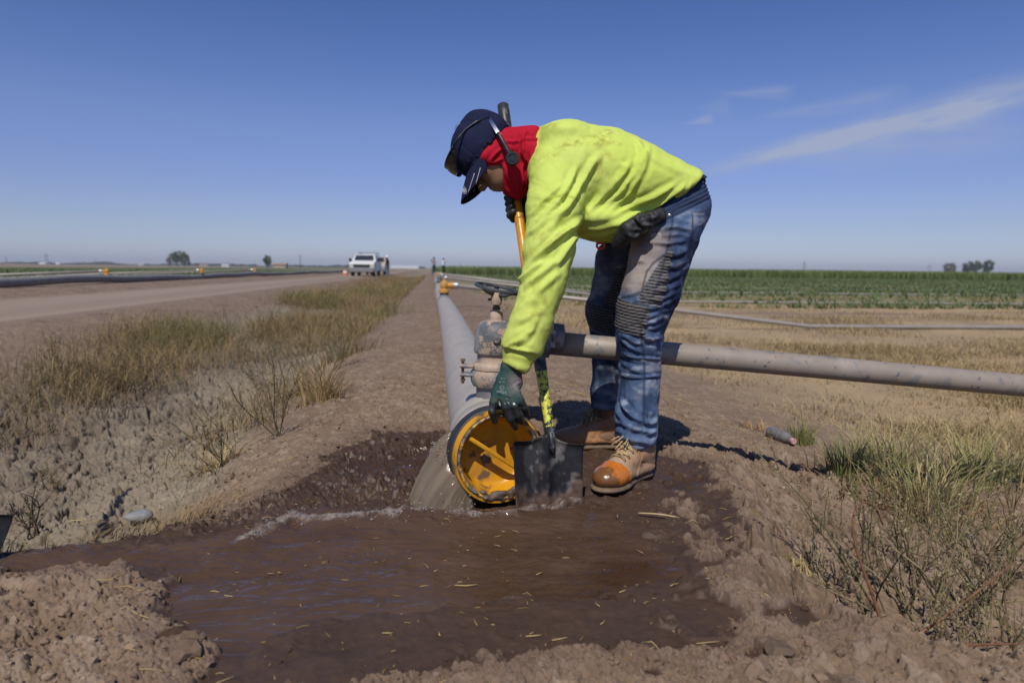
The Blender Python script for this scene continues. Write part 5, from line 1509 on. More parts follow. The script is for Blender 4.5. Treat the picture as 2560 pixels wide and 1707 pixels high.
def sunglasses():
    root = thing("sunglasses", hp(.10, .03), "black wraparound sunglasses pushed up on the navy cap", "sunglasses")
    lm = NT("smoked_lens"); lm.set(base=(.012, .012, .013), rough=.08, spec=.6, coat=.5)
    fm = simple("black_frame_plastic", (.014, .014, .015), .35)
    def pt(a, e, off):
        """a round the head from straight ahead, e up from the brim (0) to the brow bar (1)"""
        f = (.1145 + off) * math.cos(a); l = (.090 + off) * math.sin(a)
        uu = .004 + .060 * e; k = math.sqrt(max(.05, 1 - (uu / .125) ** 2))
        return hp(f * k, uu, l * k)
    for sg in (1, -1):
        na, ne = 18, 9; V = []
        for lay in (0, .0022):
            for i in range(na):
                a = R(4 + 56 * i / (na - 1)) * sg
                s_ = i / (na - 1); lo = .10 + .62 * s_ ** 2.2 + .12 * max(0, .15 - s_) / .15; hi = 1.0 - .10 * s_
                for j in range(ne):
                    e = lo + (hi - lo) * j / (ne - 1)
                    V.append(pt(a, e, .012 + .026 * e - lay))
        n0 = na * ne; Fc = []
        for i in range(na - 1):
            for j in range(ne - 1):
                k = i * ne + j; Fc.append((k, k + 1, k + ne + 1, k + ne)); Fc.append((n0 + k, n0 + k + ne, n0 + k + ne + 1, n0 + k + 1))
            for k in (i * ne, i * ne + ne - 1): Fc.append((k, k + ne, n0 + k + ne, n0 + k))
        for i in (0, na - 1):
            for j in range(ne - 1): k = i * ne + j; Fc.append((k, n0 + k, n0 + k + 1, k + 1))
        mk("lens", V, Fc, lm.m, root)
        t = MB(); pts = [pt(R(58) * sg, .92, .034), pt(R(75) * sg, .98, .016), hp(-.005, .063, .080 * sg), hp(-.045, .050, .080 * sg), hp(-.085, .030, .062 * sg)]
        t.tube(pts, [.0042, .0036, .003, .003, .0028], 8); t.build("temple", fm, root)
    fb = MB(); fb.tube([pt(R(-60 + 120 * k / 24), .99 - .10 * abs(-1 + 2 * k / 24), .037) for k in range(25)], .0030, 8); fb.build("brow_bar", fm, root)
sunglasses()
def waist_things():
    c = at(1600, 565, 2.155)
    vx = Vox(c - A([.13, .08, .11]), c + A([.13, .09, .11]), .0034)
    vx.cone(at(1652, 536, 2.185), at(1606, 556, 2.165), (.018, .022), (.022, .026), (0, 1, 0), 0)
    vx.chain(P3([(1606, 554, 2.165), (1574, 578, 2.160), (1540, 612, 2.19)]), [(.022, .030), (.022, .033), (.012, .020)], None, .006, .01)
    vx.cone(at(1594, 545, 2.145), at(1626, 566, 2.14), .012, .010, None, .006)
    V, Fq = vx.mesh(2); N = normals(V, Fq); bv = bvh_of(V, Fq)
    V = folds(V, N, bv, [(z2((1215, 1040), (1270, 1110), (1370, 1110)), .007, .006), (z2((1180, 1150), (1260, 1150), (1330, 1130)), .004, .006), (z2((1130, 1200), (1200, 1230), (1260, 1200)), .005, .006), (z2((1300, 1040), (1380, 1050), (1440, 1010)), .005, .006), (z2((1350, 1000), (1400, 1080)), -.004, .005)])
    V = V + normals(V, Fq) * (.003 * fbm(V[:, 0] * 45, V[:, 1] * 45, V[:, 2] * 45, 3, 821))[:, None]
    o = mk("work_glove", V, Fq, patchy("black_leather", (.013, .013, .014), [((.04, .038, .036), 14, .55, .2, .7)], rough=.6, sc=60, bump=.3))
    tag(o, "crumpled black leather glove tucked at the worker's waist", "glove")
    p = at(1502, 612, 2.34)
    b = MB(); b.box(p + A([0, 0, .008]), (.030, .014, .014), bev=.003); b.box(p + A([-.013, 0, -.002]), (.007, .012, .018), bev=.002); b.box(p + A([.013, 0, -.002]), (.007, .012, .018), bev=.002); b.box(p + A([0, 0, -.012]), (.024, .013, .010), bev=.003); b.tube([p + A([0, 0, .012]), p + A([.004, .01, .035])], .004, 8)
    o = b.build("plastic_clip", simple("orange_plastic", (.70, .07, .008), .4), None, sharp=40)
    tag(o, "small orange plastic clip hanging under the shirt hem", "clip")
waist_things()

# ---- shovels
m_shaft = patchy("yellow_fibreglass", (.60, .27, .010), [((.25, .10, .015), 22, .58, .06, .6), ((.62, .42, .10), 30, .62, .05, .5)], rough=.35, var=.12, sc=18, bump=.12)
m_grip = patchy("worn_black_grip", (.032, .033, .030), [((.15, .14, .12), 22, .54, .12, .5)], rough=.4, sc=40, bump=.15)
m_sock = patchy("chipped_black_socket", (.022, .023, .025), [((.13, .13, .13), 40, .50, .06, .5)], rough=.45, sc=60, bump=.25)
m_sockY = patchy("chipped_yellow_socket", (.60, .58, .05), [((.03, .033, .036), 60, .52, .03, .5), ((.16, .16, .16), 90, .60, .04, .5)], rough=.45, sc=60, bump=.3)
m_blade = patchy("muddy_blade_steel", (.020, .021, .023), [((.18, .165, .15), 13, .55, .08, .7), ((.20, .13, .09), 18, .60, .10, .8), ((.07, .07, .075), 60, .56, .06, .35)], rough=.38, metal=.2, var=.3, sc=40, bump=.35)
def shovel(top, bot, corners, label, name="shovel"):
    root = thing(name, (bot[0], bot[1], gz1(bot[0], bot[1])), label, "shovel")
    d = (bot - top) / np.linalg.norm(bot - top); L = np.linalg.norm(bot - top)
    def p(t): return top + d * t
    def tb(nm, a, b, r0, r1, m, cap_=True, n=8):
        x = MB(); x.tube([p(a + (b - a) * k / n) for k in range(n + 1)], np.linspace(r0, r1, n + 1), 18); return x.build(nm, m, root, sharp=60)
    g = MB(); g.lathe([(.0, .0), (.016, .001), (.021, .006), (.0215, .05), (.020, .16), (.019, .17), (.0165, .172)], top, d, 22); g.build("grip", m_grip, root, sharp=50)
    f0 = L * .745
    tb("shaft", .16, f0 + .03, .0168, .0165, m_shaft)
    fe = MB(); fe.lathe([(.0165, f0 - .002), (.0215, .0 + f0), (.0215, f0 + .016), (.0195, f0 + .018), (.0195, f0 + .10), (.0185, f0 + .11)], top, d, 20); fe.build("collar", m_sock, root, sharp=40)
    tb("socket", f0 + .06, L - .004, .0192, .0130, m_sockY)
    # blade: a grid between its corners, creased down the middle with a stepped top edge
    TL, TR, BL, BR = corners
    nu, nv = 49, 41; fr = np.cross(TR - TL, BL - TL); fr /= np.linalg.norm(fr); fr = fr if fr[1] < 0 else -fr
    rg = []
    for lay in (0, 1):
        for j in range(nv):
            v = j / (nv - 1)
            for i in range(nu):
                u = i / (nu - 1); a = u * 2 - 1
                q = (TL * (1 - u) + TR * u) * (1 - v) + (BL * (1 - u) + BR * u) * v
                dish = .026 * (1 - a * a) * (1 - .3 * v)
                rib = .022 * math.exp(-(a / .13) ** 2) * (1 - v) ** .7
                fl = .006 * math.exp(-((a + .45) / .10) ** 2) * (1 - v) * 0
                up = .020 * math.exp(-(a / .35) ** 2) * math.exp(-v / .08)
                roll = -.012 * math.exp(-v / .03) * (abs(a) > .16)
                z = -dish + rib + fl - roll
                q = q + fr * (z - lay * .0028) + (TL - BL) / np.linalg.norm(TL - BL) * up * 1.2
                rg.append(q)
    V = A(rg); n0 = nu * nv; Fc = []
    for j in range(nv - 1):
        for i in range(nu - 1):
            k = j * nu + i; Fc.append((k, k + nu, k + nu + 1, k + 1)); Fc.append((n0 + k, n0 + k + 1, n0 + k + nu + 1, n0 + k + nu))
    ed = [i for i in range(nu)] + [j * nu + nu - 1 for j in range(1, nv)] + [(nv - 1) * nu + i for i in range(nu - 2, -1, -1)] + [j * nu for j in range(nv - 2, 0, -1)]
    for a, b in zip(ed, ed[1:] + ed[:1]): Fc.append((a, b, n0 + b, n0 + a))
    nz = .0012 * fbm(V[:, 0] * 60, V[:, 1] * 60, V[:, 2] * 60, 3, 831) + .006 * fbm(V[:, 0] * 26 + V[:, 2] * 6, V[:, 1] * 5, V[:, 2] * 5, 2, 833)
    a_ = np.tile(np.tile(np.linspace(-1, 1, nu), nv), 2); v_ = np.tile(np.repeat(np.linspace(0, 1, nv), nu), 2)
    m1 = fbm(V[:, 0] * 22, V[:, 1] * 22, V[:, 2] * 14, 4, 837); m2 = fbm(V[:, 0] * 90, V[:, 1] * 90, V[:, 2] * 70, 3, 839); m3 = fbm(a_ * 2.6 + .5 * v_, v_ * 1.1, o=3, seed=841)
    mudm = np.clip(sstep(.66, .86, v_ + .20 * m1 + .08 * m2 + .05 * np.abs(a_)) + .9 * sstep(.18, .36, m1 + .25 * m2) * sstep(.3, .5, v_) * (a_ > -.2), 0, 1)
    nz = nz + np.where(np.arange(len(V)) < nu * nv, mudm * (.0045 + .0045 * m2 + .003 * m1), 0)
    V = V + fr * nz[:, None]
    c = mix(A([.009, .009, .010]), A([.022, .022, .024]), .5 + .5 * m1)
    c = mix(c, A([.135, .122, .110]), sstep(.10, .34, m1 * .6 + m3 + .25 * m2) * np.where(a_ > .03, .80, .22))
    c = mix(c, A([.28, .27, .265]), sstep(.30, .5, m2) * sstep(.05, .3, m3) * .5)
    c = mix(c, mix(A([.055, .033, .023]), A([.125, .080, .057]), .5 + .5 * m2), mudm)
    rg_ = np.clip(np.where(a_ < .0, .30, .45) + .35 * mudm + .2 * m1, .14, .9)
    bl = mk("blade", V, Fc, vcol("caked_blade_steel", alpha_rough=True, var=.2, sc=120, bump=.5, bd=.002, spec=.22), root, col=np.concatenate([c, rg_[:, None]], 1))
    # socket strap flaring into the blade
    s = MB(); s.tube([p(L - .03), p(L + .01), p(L + .05)], [.0155, .013, .006], 12); s.build("frog", m_sock, bl)
    # mud packed along the cutting edge
    dR = (BR - BL) / np.linalg.norm(BR - BL)
    vx = Vox(np.minimum(BL, BR) - .06, np.maximum(BL, BR) + .09, .004); rgn = np.random.default_rng(11)
    for k in range(30):
        u = rgn.uniform(0, 1); h = abs(rgn.normal(0, .010)); q = BL * (1 - u) + BR * u + A([0, 0, h]) + fr * (rgn.uniform(-.020, .004) + .002)
        vx.ell(q, A([rgn.uniform(.010, .022), rgn.uniform(.010, .020), .007]), (dR, np.cross(fr, dR), fr), .012)
    W, Fw = vx.mesh(1); W = W + normals(W, Fw) * (.003 * fbm(W[:, 0] * 140, W[:, 1] * 140, W[:, 2] * 140, 3, 835))[:, None]
    mk("mud_clump", W, Fw, m_mud, bl)
shovel(SH_TOP, SH_BOT, (at(1284, 1102, 1.962), at(1457, 1110, 2.045), at(1291, 1294, 1.930), at(1454, 1262, 2.005)), "yellow handled square shovel held upright by the worker")
c_ = gnd(-105, 1420, -.02)
shovel(c_ + A([-.62, .35, 1.1]), c_ + A([.0, .02, .15]), (c_ + A([-.10, -.02, .135]), c_ + A([.105, .05, .115]), c_ + A([-.09, -.05, -.03]), c_ + A([.07, .0, -.03])), "square shovel blade standing in the mud at the photo's left edge")
# ------------------------------------------------------------------ plants, litter and stones
def blades(x, y, z, h, w, lean, head, c0, c1, segs=3, rg=RNG, curl=1.0):
    """many grass blades as one strip mesh: arrays of roots, heights, widths, lean and heading"""
    n = len(x); t = np.linspace(0, 1, segs + 1)
    hd = np.stack([np.cos(head), np.sin(head)], 1)
    ca = head + rg.uniform(.6, 2.5, n)
    cr = np.stack([np.cos(ca), np.sin(ca), np.zeros(n)], 1)
    V = np.empty((n, segs + 1, 2, 3)); C = np.empty((n, segs + 1, 2, 3))
    for k, tt in enumerate(t):
        o = lean * h * tt ** (1 + curl)
        p = np.stack([x + hd[:, 0] * o, y + hd[:, 1] * o, z + h * (tt - .35 * lean * tt ** 2.5)], 1)
        wk = (w * (1 - .85 * tt))[:, None] * .5
        V[:, k, 0] = p - cr * wk; V[:, k, 1] = p + cr * wk
        cc = c0 * (1 - tt) + c1 * tt; C[:, k, 0] = cc; C[:, k, 1] = cc
    b = np.arange(n)[:, None] * (segs + 1) * 2; k = np.arange(segs)[None] * 2
    F = np.stack([b + k, b + k + 1, b + k + 3, b + k + 2], -1).reshape(-1, 4)
    return V.reshape(-1, 3), F, C.reshape(-1, 3)
def leaf_mat():
    t = NT("dry_and_green_blades"); a = t.n("ShaderNodeAttribute", attribute_name="Col")
    t.set(base=a.outputs[0], rough=.65, spec=.3)
    tr = t.n("ShaderNodeBsdfTranslucent", {0: a.outputs[0]})
    m = t.n("ShaderNodeMixShader", {0: .22, 1: t.b.outputs[0], 2: tr.outputs[0]})
    t.t.links.new(m.outputs[0], t.out.inputs[0])
    return t.m
m_leaf = leaf_mat()
def pick(n, cols, wts, rg=RNG, var=.25):
    k = rg.choice(len(cols), n, p=np.array(wts) / sum(wts)); c = A(cols)[k]
    return c * (1 + var * rg.uniform(-1, 1, (n, 1)))
STRAW, TAN, OLIVE, GREEN, BROWN, DARKG = (.50, .36, .165), (.36, .255, .125), (.21, .19, .065), (.14, .185, .045), (.22, .140, .075), (.075, .11, .030)
def ditch_growth():
    rg = np.random.default_rng(21)
    n = 150000
    t = 2.2 + 60 * rg.uniform(0, 1, n) ** 2.0; s = rg.uniform(-4.4, -.62, n)
    x, y = xy(s, t)
    d = fbm(s * .9, t * .45, o=3, seed=901)
    far = sstep(4.0, 7.5, t)
    bank = np.exp(-((s + 2.95) / (.36 + .05 * np.clip(t - 3, 0, 8))) ** 2) * sstep(2.4, 4.2, t)
    edge = np.exp(-((s + 1.02) / .26) ** 2) * .95 * sstep(2.7, 4, t) * (d > -.25)
    fill = sstep(6.0, 10, t) * sstep(-3.7, -3.2, s) * sstep(-.66, -.95, s) * 1.1
    p = np.clip(np.maximum(np.maximum(bank * 1.25, edge), fill) * (.62 + 1.5 * d), 0, 1)
    k = rg.uniform(0, 1, n) < p
    s, t, x, y, d, far = s[k], t[k], x[k], y[k], d[k], far[k]; n = len(x)
    h = rg.uniform(.10, .34, n) * (1 + .35 * d) * (.75 + .5 * far * np.exp(-((s + 2.2) / 1.6) ** 2) + .15 * far)
    c0 = pick(n, [BROWN, OLIVE, (.15, .10, .055)], [3, 1.2, 1.5], rg); c1 = pick(n, [(.42, .29, .125), OLIVE, STRAW, BROWN], [3.6, 1.0, 1.8, 1.5], rg)
    g = sstep(.0, .45, fbm(s * .7 + 4, t * .22, o=2, seed=905)) * sstep(5, 9, t)
    c1 = mix(c1, pick(n, [GREEN, OLIVE], [2, 2], rg), g * .8); c0 = mix(c0, A(OLIVE), g * .6)
    lift = np.where(rg.uniform(0, 1, n) < .35, rg.uniform(0, .16, n), 0)
    h = np.where(lift > 0, h * .6, h)
    V, F, C = blades(x, y, gz(x, y) - .01 + lift, h, rg.uniform(.0025, .0055, n) * (1 + .06 * t), rg.uniform(.2, 1.7, n), rg.uniform(0, 6.28, n), c0, c1, 3, rg)
    tag(mk("dry_grass", V, F, m_leaf, col=C), "brown and olive dry growth filling the ditch beside the road", "grass", kind="stuff")
ditch_growth()
def field_grass(n, tl, sl, seed, name, label):
    rg = np.random.default_rng(seed)
    t = 2.6 + tl * rg.uniform(0, 1, n) ** 1.7; s = 1.2 + rg.uniform(0, 1, n) * (2 + sl * t)
    x, y = xy(s, t)
    d = fbm(s * .55, t * .8, o=4, seed=911)
    zone = sstep(1.7, 3.4, s + .5 * noise(t * .5, s * .5, seed=913) + .12 * (t - 7) * (t < 14) + .84 * (t >= 14))
    k = rg.uniform(0, 1, n) < np.clip(zone * (.5 + 1.1 * d), 0, 1)
    s, t, x, y, d = s[k], t[k], x[k], y[k], d[k]; n = len(x)
    h = rg.uniform(.03, .13, n) * (.6 + 1.6 * np.clip(d + .1, 0, 1)) + .12 * (rg.uniform(0, 1, n) < .03)
    c0 = pick(n, [TAN, BROWN, OLIVE], [3, 2, 1], rg); c1 = pick(n, [(.55, .41, .19), TAN, OLIVE, (.66, .51, .27)], [4, 1.6, .8, 3], rg)
    gr = sstep(.15, .5, fbm(s * .8 + 7, t * .9, o=3, seed=915)); c1 = mix(c1, A(OLIVE), gr * .55)
    V, F, C = blades(x, y, gz(x, y) - .006, h, rg.uniform(.003, .006, n) * (1 + .09 * t), rg.uniform(.3, 1.6, n), rg.uniform(0, 6.28, n), c0, c1, 2, rg)
    tag(mk(name, V, F, m_leaf, col=C), label, "grass", kind="stuff")
field_grass(150000, 26, 1.05, 22, "stubble", "straw coloured stubble and dry grass over the right hand field")
field_grass(60000, 7, .6, 23, "dry_grass", "nearer dry straw grass behind the side pipe")
def crops(side, n, label, s0, s1, t0, t1, seed, name="crop_plants"):
    rg = np.random.default_rng(seed)
    t = t0 + (t1 - t0) * rg.uniform(0, 1, n) ** (1.5 if side > 0 else 1.0); s = rg.uniform(0, 1, n) * (s1 - s0) + s0
    s = s * (1 if side < 0 else (.25 + .75 * t / t1))
    row = .76
    s = np.round(s / row) * row + rg.normal(0, .24, n)
    x, y = xy(s, t)
    thin = fbm(s * .06, t * .12, o=3, seed=seed) + .75 * sstep(t0 + (4 if side > 0 else 1), t0 + (16 if side > 0 else 6), t)
    k = rg.uniform(0, 1, n) < np.clip(.12 + .9 * thin, .03, 1)
    if side < 0: k &= (s < -13.6 - .0 * t)
    s, t, x, y = s[k], t[k], x[k], y[k]; n = len(x)
    # each plant: a few broad leaf strips
    m = 5
    X = np.repeat(x, m) + rg.normal(0, .06, n * m); Y = np.repeat(y, m) + rg.normal(0, .06, n * m); T = np.repeat(t, m)
    h = np.repeat(rg.uniform(.08, .28, n) * (1 if side > 0 else 1.6), m) * rg.uniform(.6, 1.1, n * m)
    c0 = pick(n * m, [(.09, .125, .04), (.11, .14, .05)], [1, 1], rg); c1 = pick(n * m, [(.16, .215, .08), (.20, .245, .10), (.24, .24, .11)], [3, 2, 1], rg)
    z = np.repeat(base_z(x, y), m)
    V, F, C = blades(X, Y, z, h, rg.uniform(.03, .07, n * m) * (1 + .012 * T), rg.uniform(.2, .9, n * m), rg.uniform(0, 6.28, n * m), c0, c1, 2, rg)
    tag(mk(name, V, F, m_leaf, col=C), label, "crop", kind="stuff")
crops(1, 40000, "rows of green crop plants across the right hand field", 6, 150, 19, 112, 31)
crops(-1, 24000, "green crop field beyond the left pipe", -90, -13.4, 4, 95, 33)
def corn():
    rg = np.random.default_rng(35)
    n = 42000
    x = rg.uniform(-14, 215, n); y = 118 + rg.uniform(0, 1, n) ** 2 * 26 + .03 * x
    h = rg.uniform(1.35, 1.72, n) + .10 * fbm(x * .06, y * .1, o=2, seed=37)
    c0 = pick(n, [(.09, .13, .035), (.11, .15, .045)], [1, 1], rg); c1 = pick(n, [(.20, .26, .075), (.24, .28, .10), (.16, .22, .06)], [2, 1, 1], rg)
    V, F, C = blades(x, y, np.full(n, -.36), h, rg.uniform(.10, .22, n), rg.uniform(.05, .4, n), rg.uniform(0, 6.28, n), c0, c1, 2, rg)
    tag(mk("tall_crop", V, F, m_leaf, col=C), "tall green crop forming a band along the right horizon", "crop", kind="stuff")
corn()
def tuft(px, label, n, hmin, hmax, spread, mixc, wts, lean=(.2, .9), w=(.004, .008), name="grass_tuft", group="grass tufts", zz=0.0, seed=0, tip=None, segs=4, at_=None):
    rg = np.random.default_rng(seed + 50)
    p = gd(*px, zz) if at_ is None else at_
    for _ in range(3):
        if at_ is None: p = gd(*px, gz1(p[0], p[1]))
    x = p[0] + rg.normal(0, spread, n); y = p[1] + rg.normal(0, spread * .8, n)
    r = np.hypot(x - p[0], y - p[1]) / (2 * spread)
    head = np.arctan2(y - p[1], x - p[0]) + rg.normal(0, .7, n)
    h = rg.uniform(hmin, hmax, n) * (1 - .25 * r)
    c0 = pick(n, mixc, wts, rg); c1 = pick(n, tip or mixc, wts if tip is None else [1] * len(tip), rg)
    V, F, C = blades(x, y, gz(x, y) - .01, h, rg.uniform(*w, n), rg.uniform(*lean, n), head, c0, c1, segs, rg)
    o = mk(name, V, F, m_leaf, col=C)
    tag(o, label, "grass", group)
    return o
tuft((500, 1085), "straw coloured tuft at the foot of the left bank weed, nearest the mud", 170, .06, .20, .045, [STRAW, TAN, (.5, .36, .15)], [3, 2, 1], (.5, 1.7), seed=1)
tuft((742, 918), "tall straw tuft on the ditch edge left of the pipe", 190, .14, .36, .055, [STRAW, TAN, BROWN], [3, 2, 1], (.2, .8), seed=2)
tuft((690, 905), "low brown tuft behind the weeds on the ditch edge", 150, .10, .26, .09, [BROWN, TAN, OLIVE], [2, 2, 1], (.2, .9), seed=3)
tuft((790, 820), "brownish tuft farther up the ditch edge beside the pipe", 260, .12, .34, .16, [BROWN, OLIVE, TAN], [2, 2, 1], (.2, .8), seed=4)
tuft((860, 740), "greenish tuft on the ditch edge halfway to the truck", 400, .14, .40, .30, [OLIVE, GREEN, TAN], [2, 2, 1], (.1, .6), w=(.004, .008), seed=5)
tuft((1836, 1018), "small upright green tuft standing behind the plastic bottle", 150, .09, .20, .038, [DARKG, OLIVE, GREEN], [1, 1, 1], (.1, .55), seed=6, tip=[(.20, .26, .07), (.30, .30, .11), STRAW], zz=-.2)
tuft((1945, 1095), "dark green tuft at the left end of the grass clump", 190, .10, .26, .060, [DARKG, GREEN, OLIVE], [2, 1, 1], (.15, .8), seed=7, tip=[(.20, .26, .07), (.30, .30, .11), STRAW], zz=-.25)
tuft((2030, 1085), "yellow green grass in the middle of the right clump", 230, .11, .31, .085, [OLIVE, GREEN, TAN], [2, 1, 2], (.2, .9), seed=8, tip=[(.56, .46, .21), (.46, .43, .17), (.36, .37, .13)], zz=-.25)
tuft((2130, 1140), "tall yellow green grass with seed tips beside the weeds", 270, .12, .34, .10, [OLIVE, GREEN, TAN], [2, 1.4, 2], (.2, .9), seed=9, tip=[(.56, .46, .21), (.46, .43, .17), (.36, .37, .13)], zz=-.25)
tuft((2235, 1110), "dense olive grass near the photo's right edge", 270, .12, .33, .11, [OLIVE, GREEN, TAN], [2, 1.4, 2], (.2, .9), seed=10, tip=[(.54, .44, .2), (.42, .41, .16), (.34, .36, .12)], zz=-.28)
tuft((2330, 1095), "sparse yellowish grass at the photo's right edge", 260, .10, .26, .11, [TAN, OLIVE], [1, 1], (.3, 1.2), seed=12, tip=[STRAW, OLIVE], zz=-.3)
tuft((1990, 1128), "flattened orange brown dead grass under the green clump", 300, .04, .13, .12, [BROWN, (.33, .19, .08), TAN], [1, 1, 1], (.9, 2.2), seed=13, zz=-.25)
tuft((2140, 1185), "flattened dead grass below the yellow green grass", 300, .04, .13, .12, [BROWN, (.33, .19, .08), TAN], [1, 1, 1], (.9, 2.2), seed=14, zz=-.25)
tuft((1735, 985), "sprig of dead straw beside the plastic bottle", 60, .04, .14, .05, [STRAW, (.38, .21, .08)], [1, 1], (.8, 2.0), seed=15, zz=-.05)

def weed(base, label, stems, height, spread, seed, cols, name="weed", group="branching weeds", thick=.0022, seeds=1.0, lean=(0, 0), branch=7):
    """branching dry weed: curved stems with side twigs, small leaves and seed heads"""
    rg = np.random.default_rng(seed)
    root = thing(name, base, label, "weed", group)
    mb = MB(); lf = MB()
    def leafbit(p, sz, c):
        a = rg.uniform(0, 6.28); e = rg.uniform(-.4, .9)
        u = A([math.cos(a) * math.cos(e), math.sin(a) * math.cos(e), math.sin(e)]); v = np.cross(u, rg.normal(0, 1, 3)); v /= np.linalg.norm(v) + 1e-9
        lf.add([p, p + u * sz * .5 + v * sz * .22, p + u * sz, p + u * sz * .5 - v * sz * .22], [(0, 1, 2, 3)], c)
    def twig(p, d, L, r, depth):
        n = 5; pts = [p]; dd = d / np.linalg.norm(d)
        for k in range(n):
            dd = dd + rg.normal(0, .16, 3) + A([0, 0, .05]); dd /= np.linalg.norm(dd); pts.append(pts[-1] + dd * L / n)
        c = A(cols[rg.integers(len(cols))]) * rg.uniform(.75, 1.2)
        mb.tube(pts, np.linspace(r, r * .45, n + 1), 4, cap=False, col=c)
        if depth == 0:
            for q in pts[1:]:
                for _ in range(rg.integers(1, 4)):
                    leafbit(q + rg.normal(0, .004, 3), rg.uniform(.006, .014) * seeds, A(cols[rg.integers(len(cols))]) * rg.uniform(.8, 1.5))
        else:
            for _ in range(branch):
                k = rg.integers(1, n + 1); ax = rg.normal(0, 1, 3); ax[2] = abs(ax[2]) * .9 + .2
                twig(pts[k], dd * .6 + ax * .55, L * rg.uniform(.18, .42), r * .55, depth - 1)
    for _ in range(stems):
        a = rg.uniform(0, 6.28); d = A([math.cos(a) * spread + lean[0], math.sin(a) * spread + lean[1], 1.0])
        twig(np.asarray(base) + rg.normal(0, .012, 3) * A([1, 1, 0]), d, height * rg.uniform(.65, 1.1), thick * rg.uniform(.8, 1.2), 1)
    mb.build("stems", m_leaf, root); lf.build("leaves", m_leaf, root, smooth=False)
    return root
def gp(u, v, zz=0.0):
    p = gd(u, v, zz)
    for _ in range(4): p = gd(u, v, gz1(p[0], p[1]))
    return p
DRYW = [(.13, .095, .05), (.20, .15, .075), (.26, .20, .09), (.16, .14, .055)]
GRNW = [(.20, .175, .070), (.29, .235, .11), (.38, .31, .17), (.14, .13, .055), (.19, .13, .075), (.26, .185, .095)]
weed(gp(515, 1075, -.2), "tall thin branching weed rising behind the straw tuft on the left bank", 7, .34, .55, 61, DRYW, lean=(-.15, 0))
weed(gp(640, 1000, -.2), "brown branching weed left of the tall straw tuft on the ditch edge", 7, .42, .5, 62, DRYW)
weed(gp(700, 880, -.2), "bushy brown weed standing in the grey ditch bed", 9, .42, .5, 63, DRYW)
weed(gp(600, 900, -.3), "sparse weed with bare stems in the middle of the ditch bed", 6, .40, .55, 64, DRYW)
weed(gp(775, 850, -.2), "dense brown weed on the ditch edge before the green growth", 9, .40, .45, 65, DRYW)
weed(gp(205, 935, -.3), "brown weed against the reddish far bank of the ditch", 8, .40, .6, 66, DRYW)
weed(gp(60, 930, -.3), "brown weed on the far bank at the photo's left edge", 9, .45, .6, 67, DRYW)
weed(gp(330, 860, -.3), "large tangled weed hanging over the far ditch bank", 10, .45, .6, 68, DRYW)
for k_, (u_, v_, h_) in enumerate(((420, 815, .45), (520, 790, .48), (610, 770, .5), (150, 880, .42), (270, 900, .36), (690, 745, .5))):
    weed(gp(u_, v_, -.3), ('bushy dry weed on the far ditch bank, ' + ('third', 'fourth', 'fifth', 'first', 'second', 'sixth')[k_] + ' from the photo\'s left edge'), 12, h_, .7, 110 + k_, [(.24, .165, .08), (.32, .225, .10), (.20, .17, .07), (.16, .11, .06)], thick=.003, branch=9, seeds=1.3)
weed(gp(75, 1235, -.2), "dead weed with a dark knobbly stem on the left bank near the mud", 4, .17, .35, 69, [(.07, .05, .035), (.13, .09, .05)], thick=.004)
weed(gp(125, 1130, -.3), "small dry weed on the cracked grey ditch bed", 5, .16, .6, 70, DRYW)
WEEDS = ((2010, 1400, -.2, 9, .36, .9, (-.25, .2), "pale green sprawling weed in the hollow beside the cracked bank"), (2110, 1455, -.25, 12, .40, .9, (-.1, .1), "dense sprawling weed above the crest in the middle of the right hollow"), (2200, 1420, -.25, 12, .40, .9, (.1, .1), "tangled grey green weed behind the low rusty stalk"),
    (2280, 1420, -.25, 12, .42, .8, (.1, .2), "tangled green weed against the photo's right edge"), (2320, 1530, -.2, 12, .30, 1.0, (.0, .1), "low weed spilling over the rim at the bottom right corner"), (2210, 1525, -.2, 9, .26, 1.0, (.1, .1), "low weed over the rim, left of the bottom right corner"), (2090, 1330, -.28, 11, .34, .8, (.1, .2), "grey green weed below the grass clump"),
    (2230, 1300, -.3, 12, .38, .8, (.1, .2), "wispy weed between the grass clump and the hollow"), (2330, 1330, -.3, 10, .36, .8, (.0, .2), "wispy weed at the right edge above the slanting stalk"), (1960, 1330, -.2, 7, .26, .9, (.1, .2), "small pale weed on the cracked bank left of the hooked stalk"), (1905, 1395, -.1, 3, .20, .4, (-.5, .1), "thin weed with round seed heads leaning over the mud edge"))
for k, (u, v, zz, st_, hh, sp, ln, lab) in enumerate(WEEDS):
    weed(gp(u, v, zz), lab, max(3, int(st_ * .5)), hh, sp, 80 + k, GRNW, lean=ln, thick=.0026, branch=9, seeds=.75)
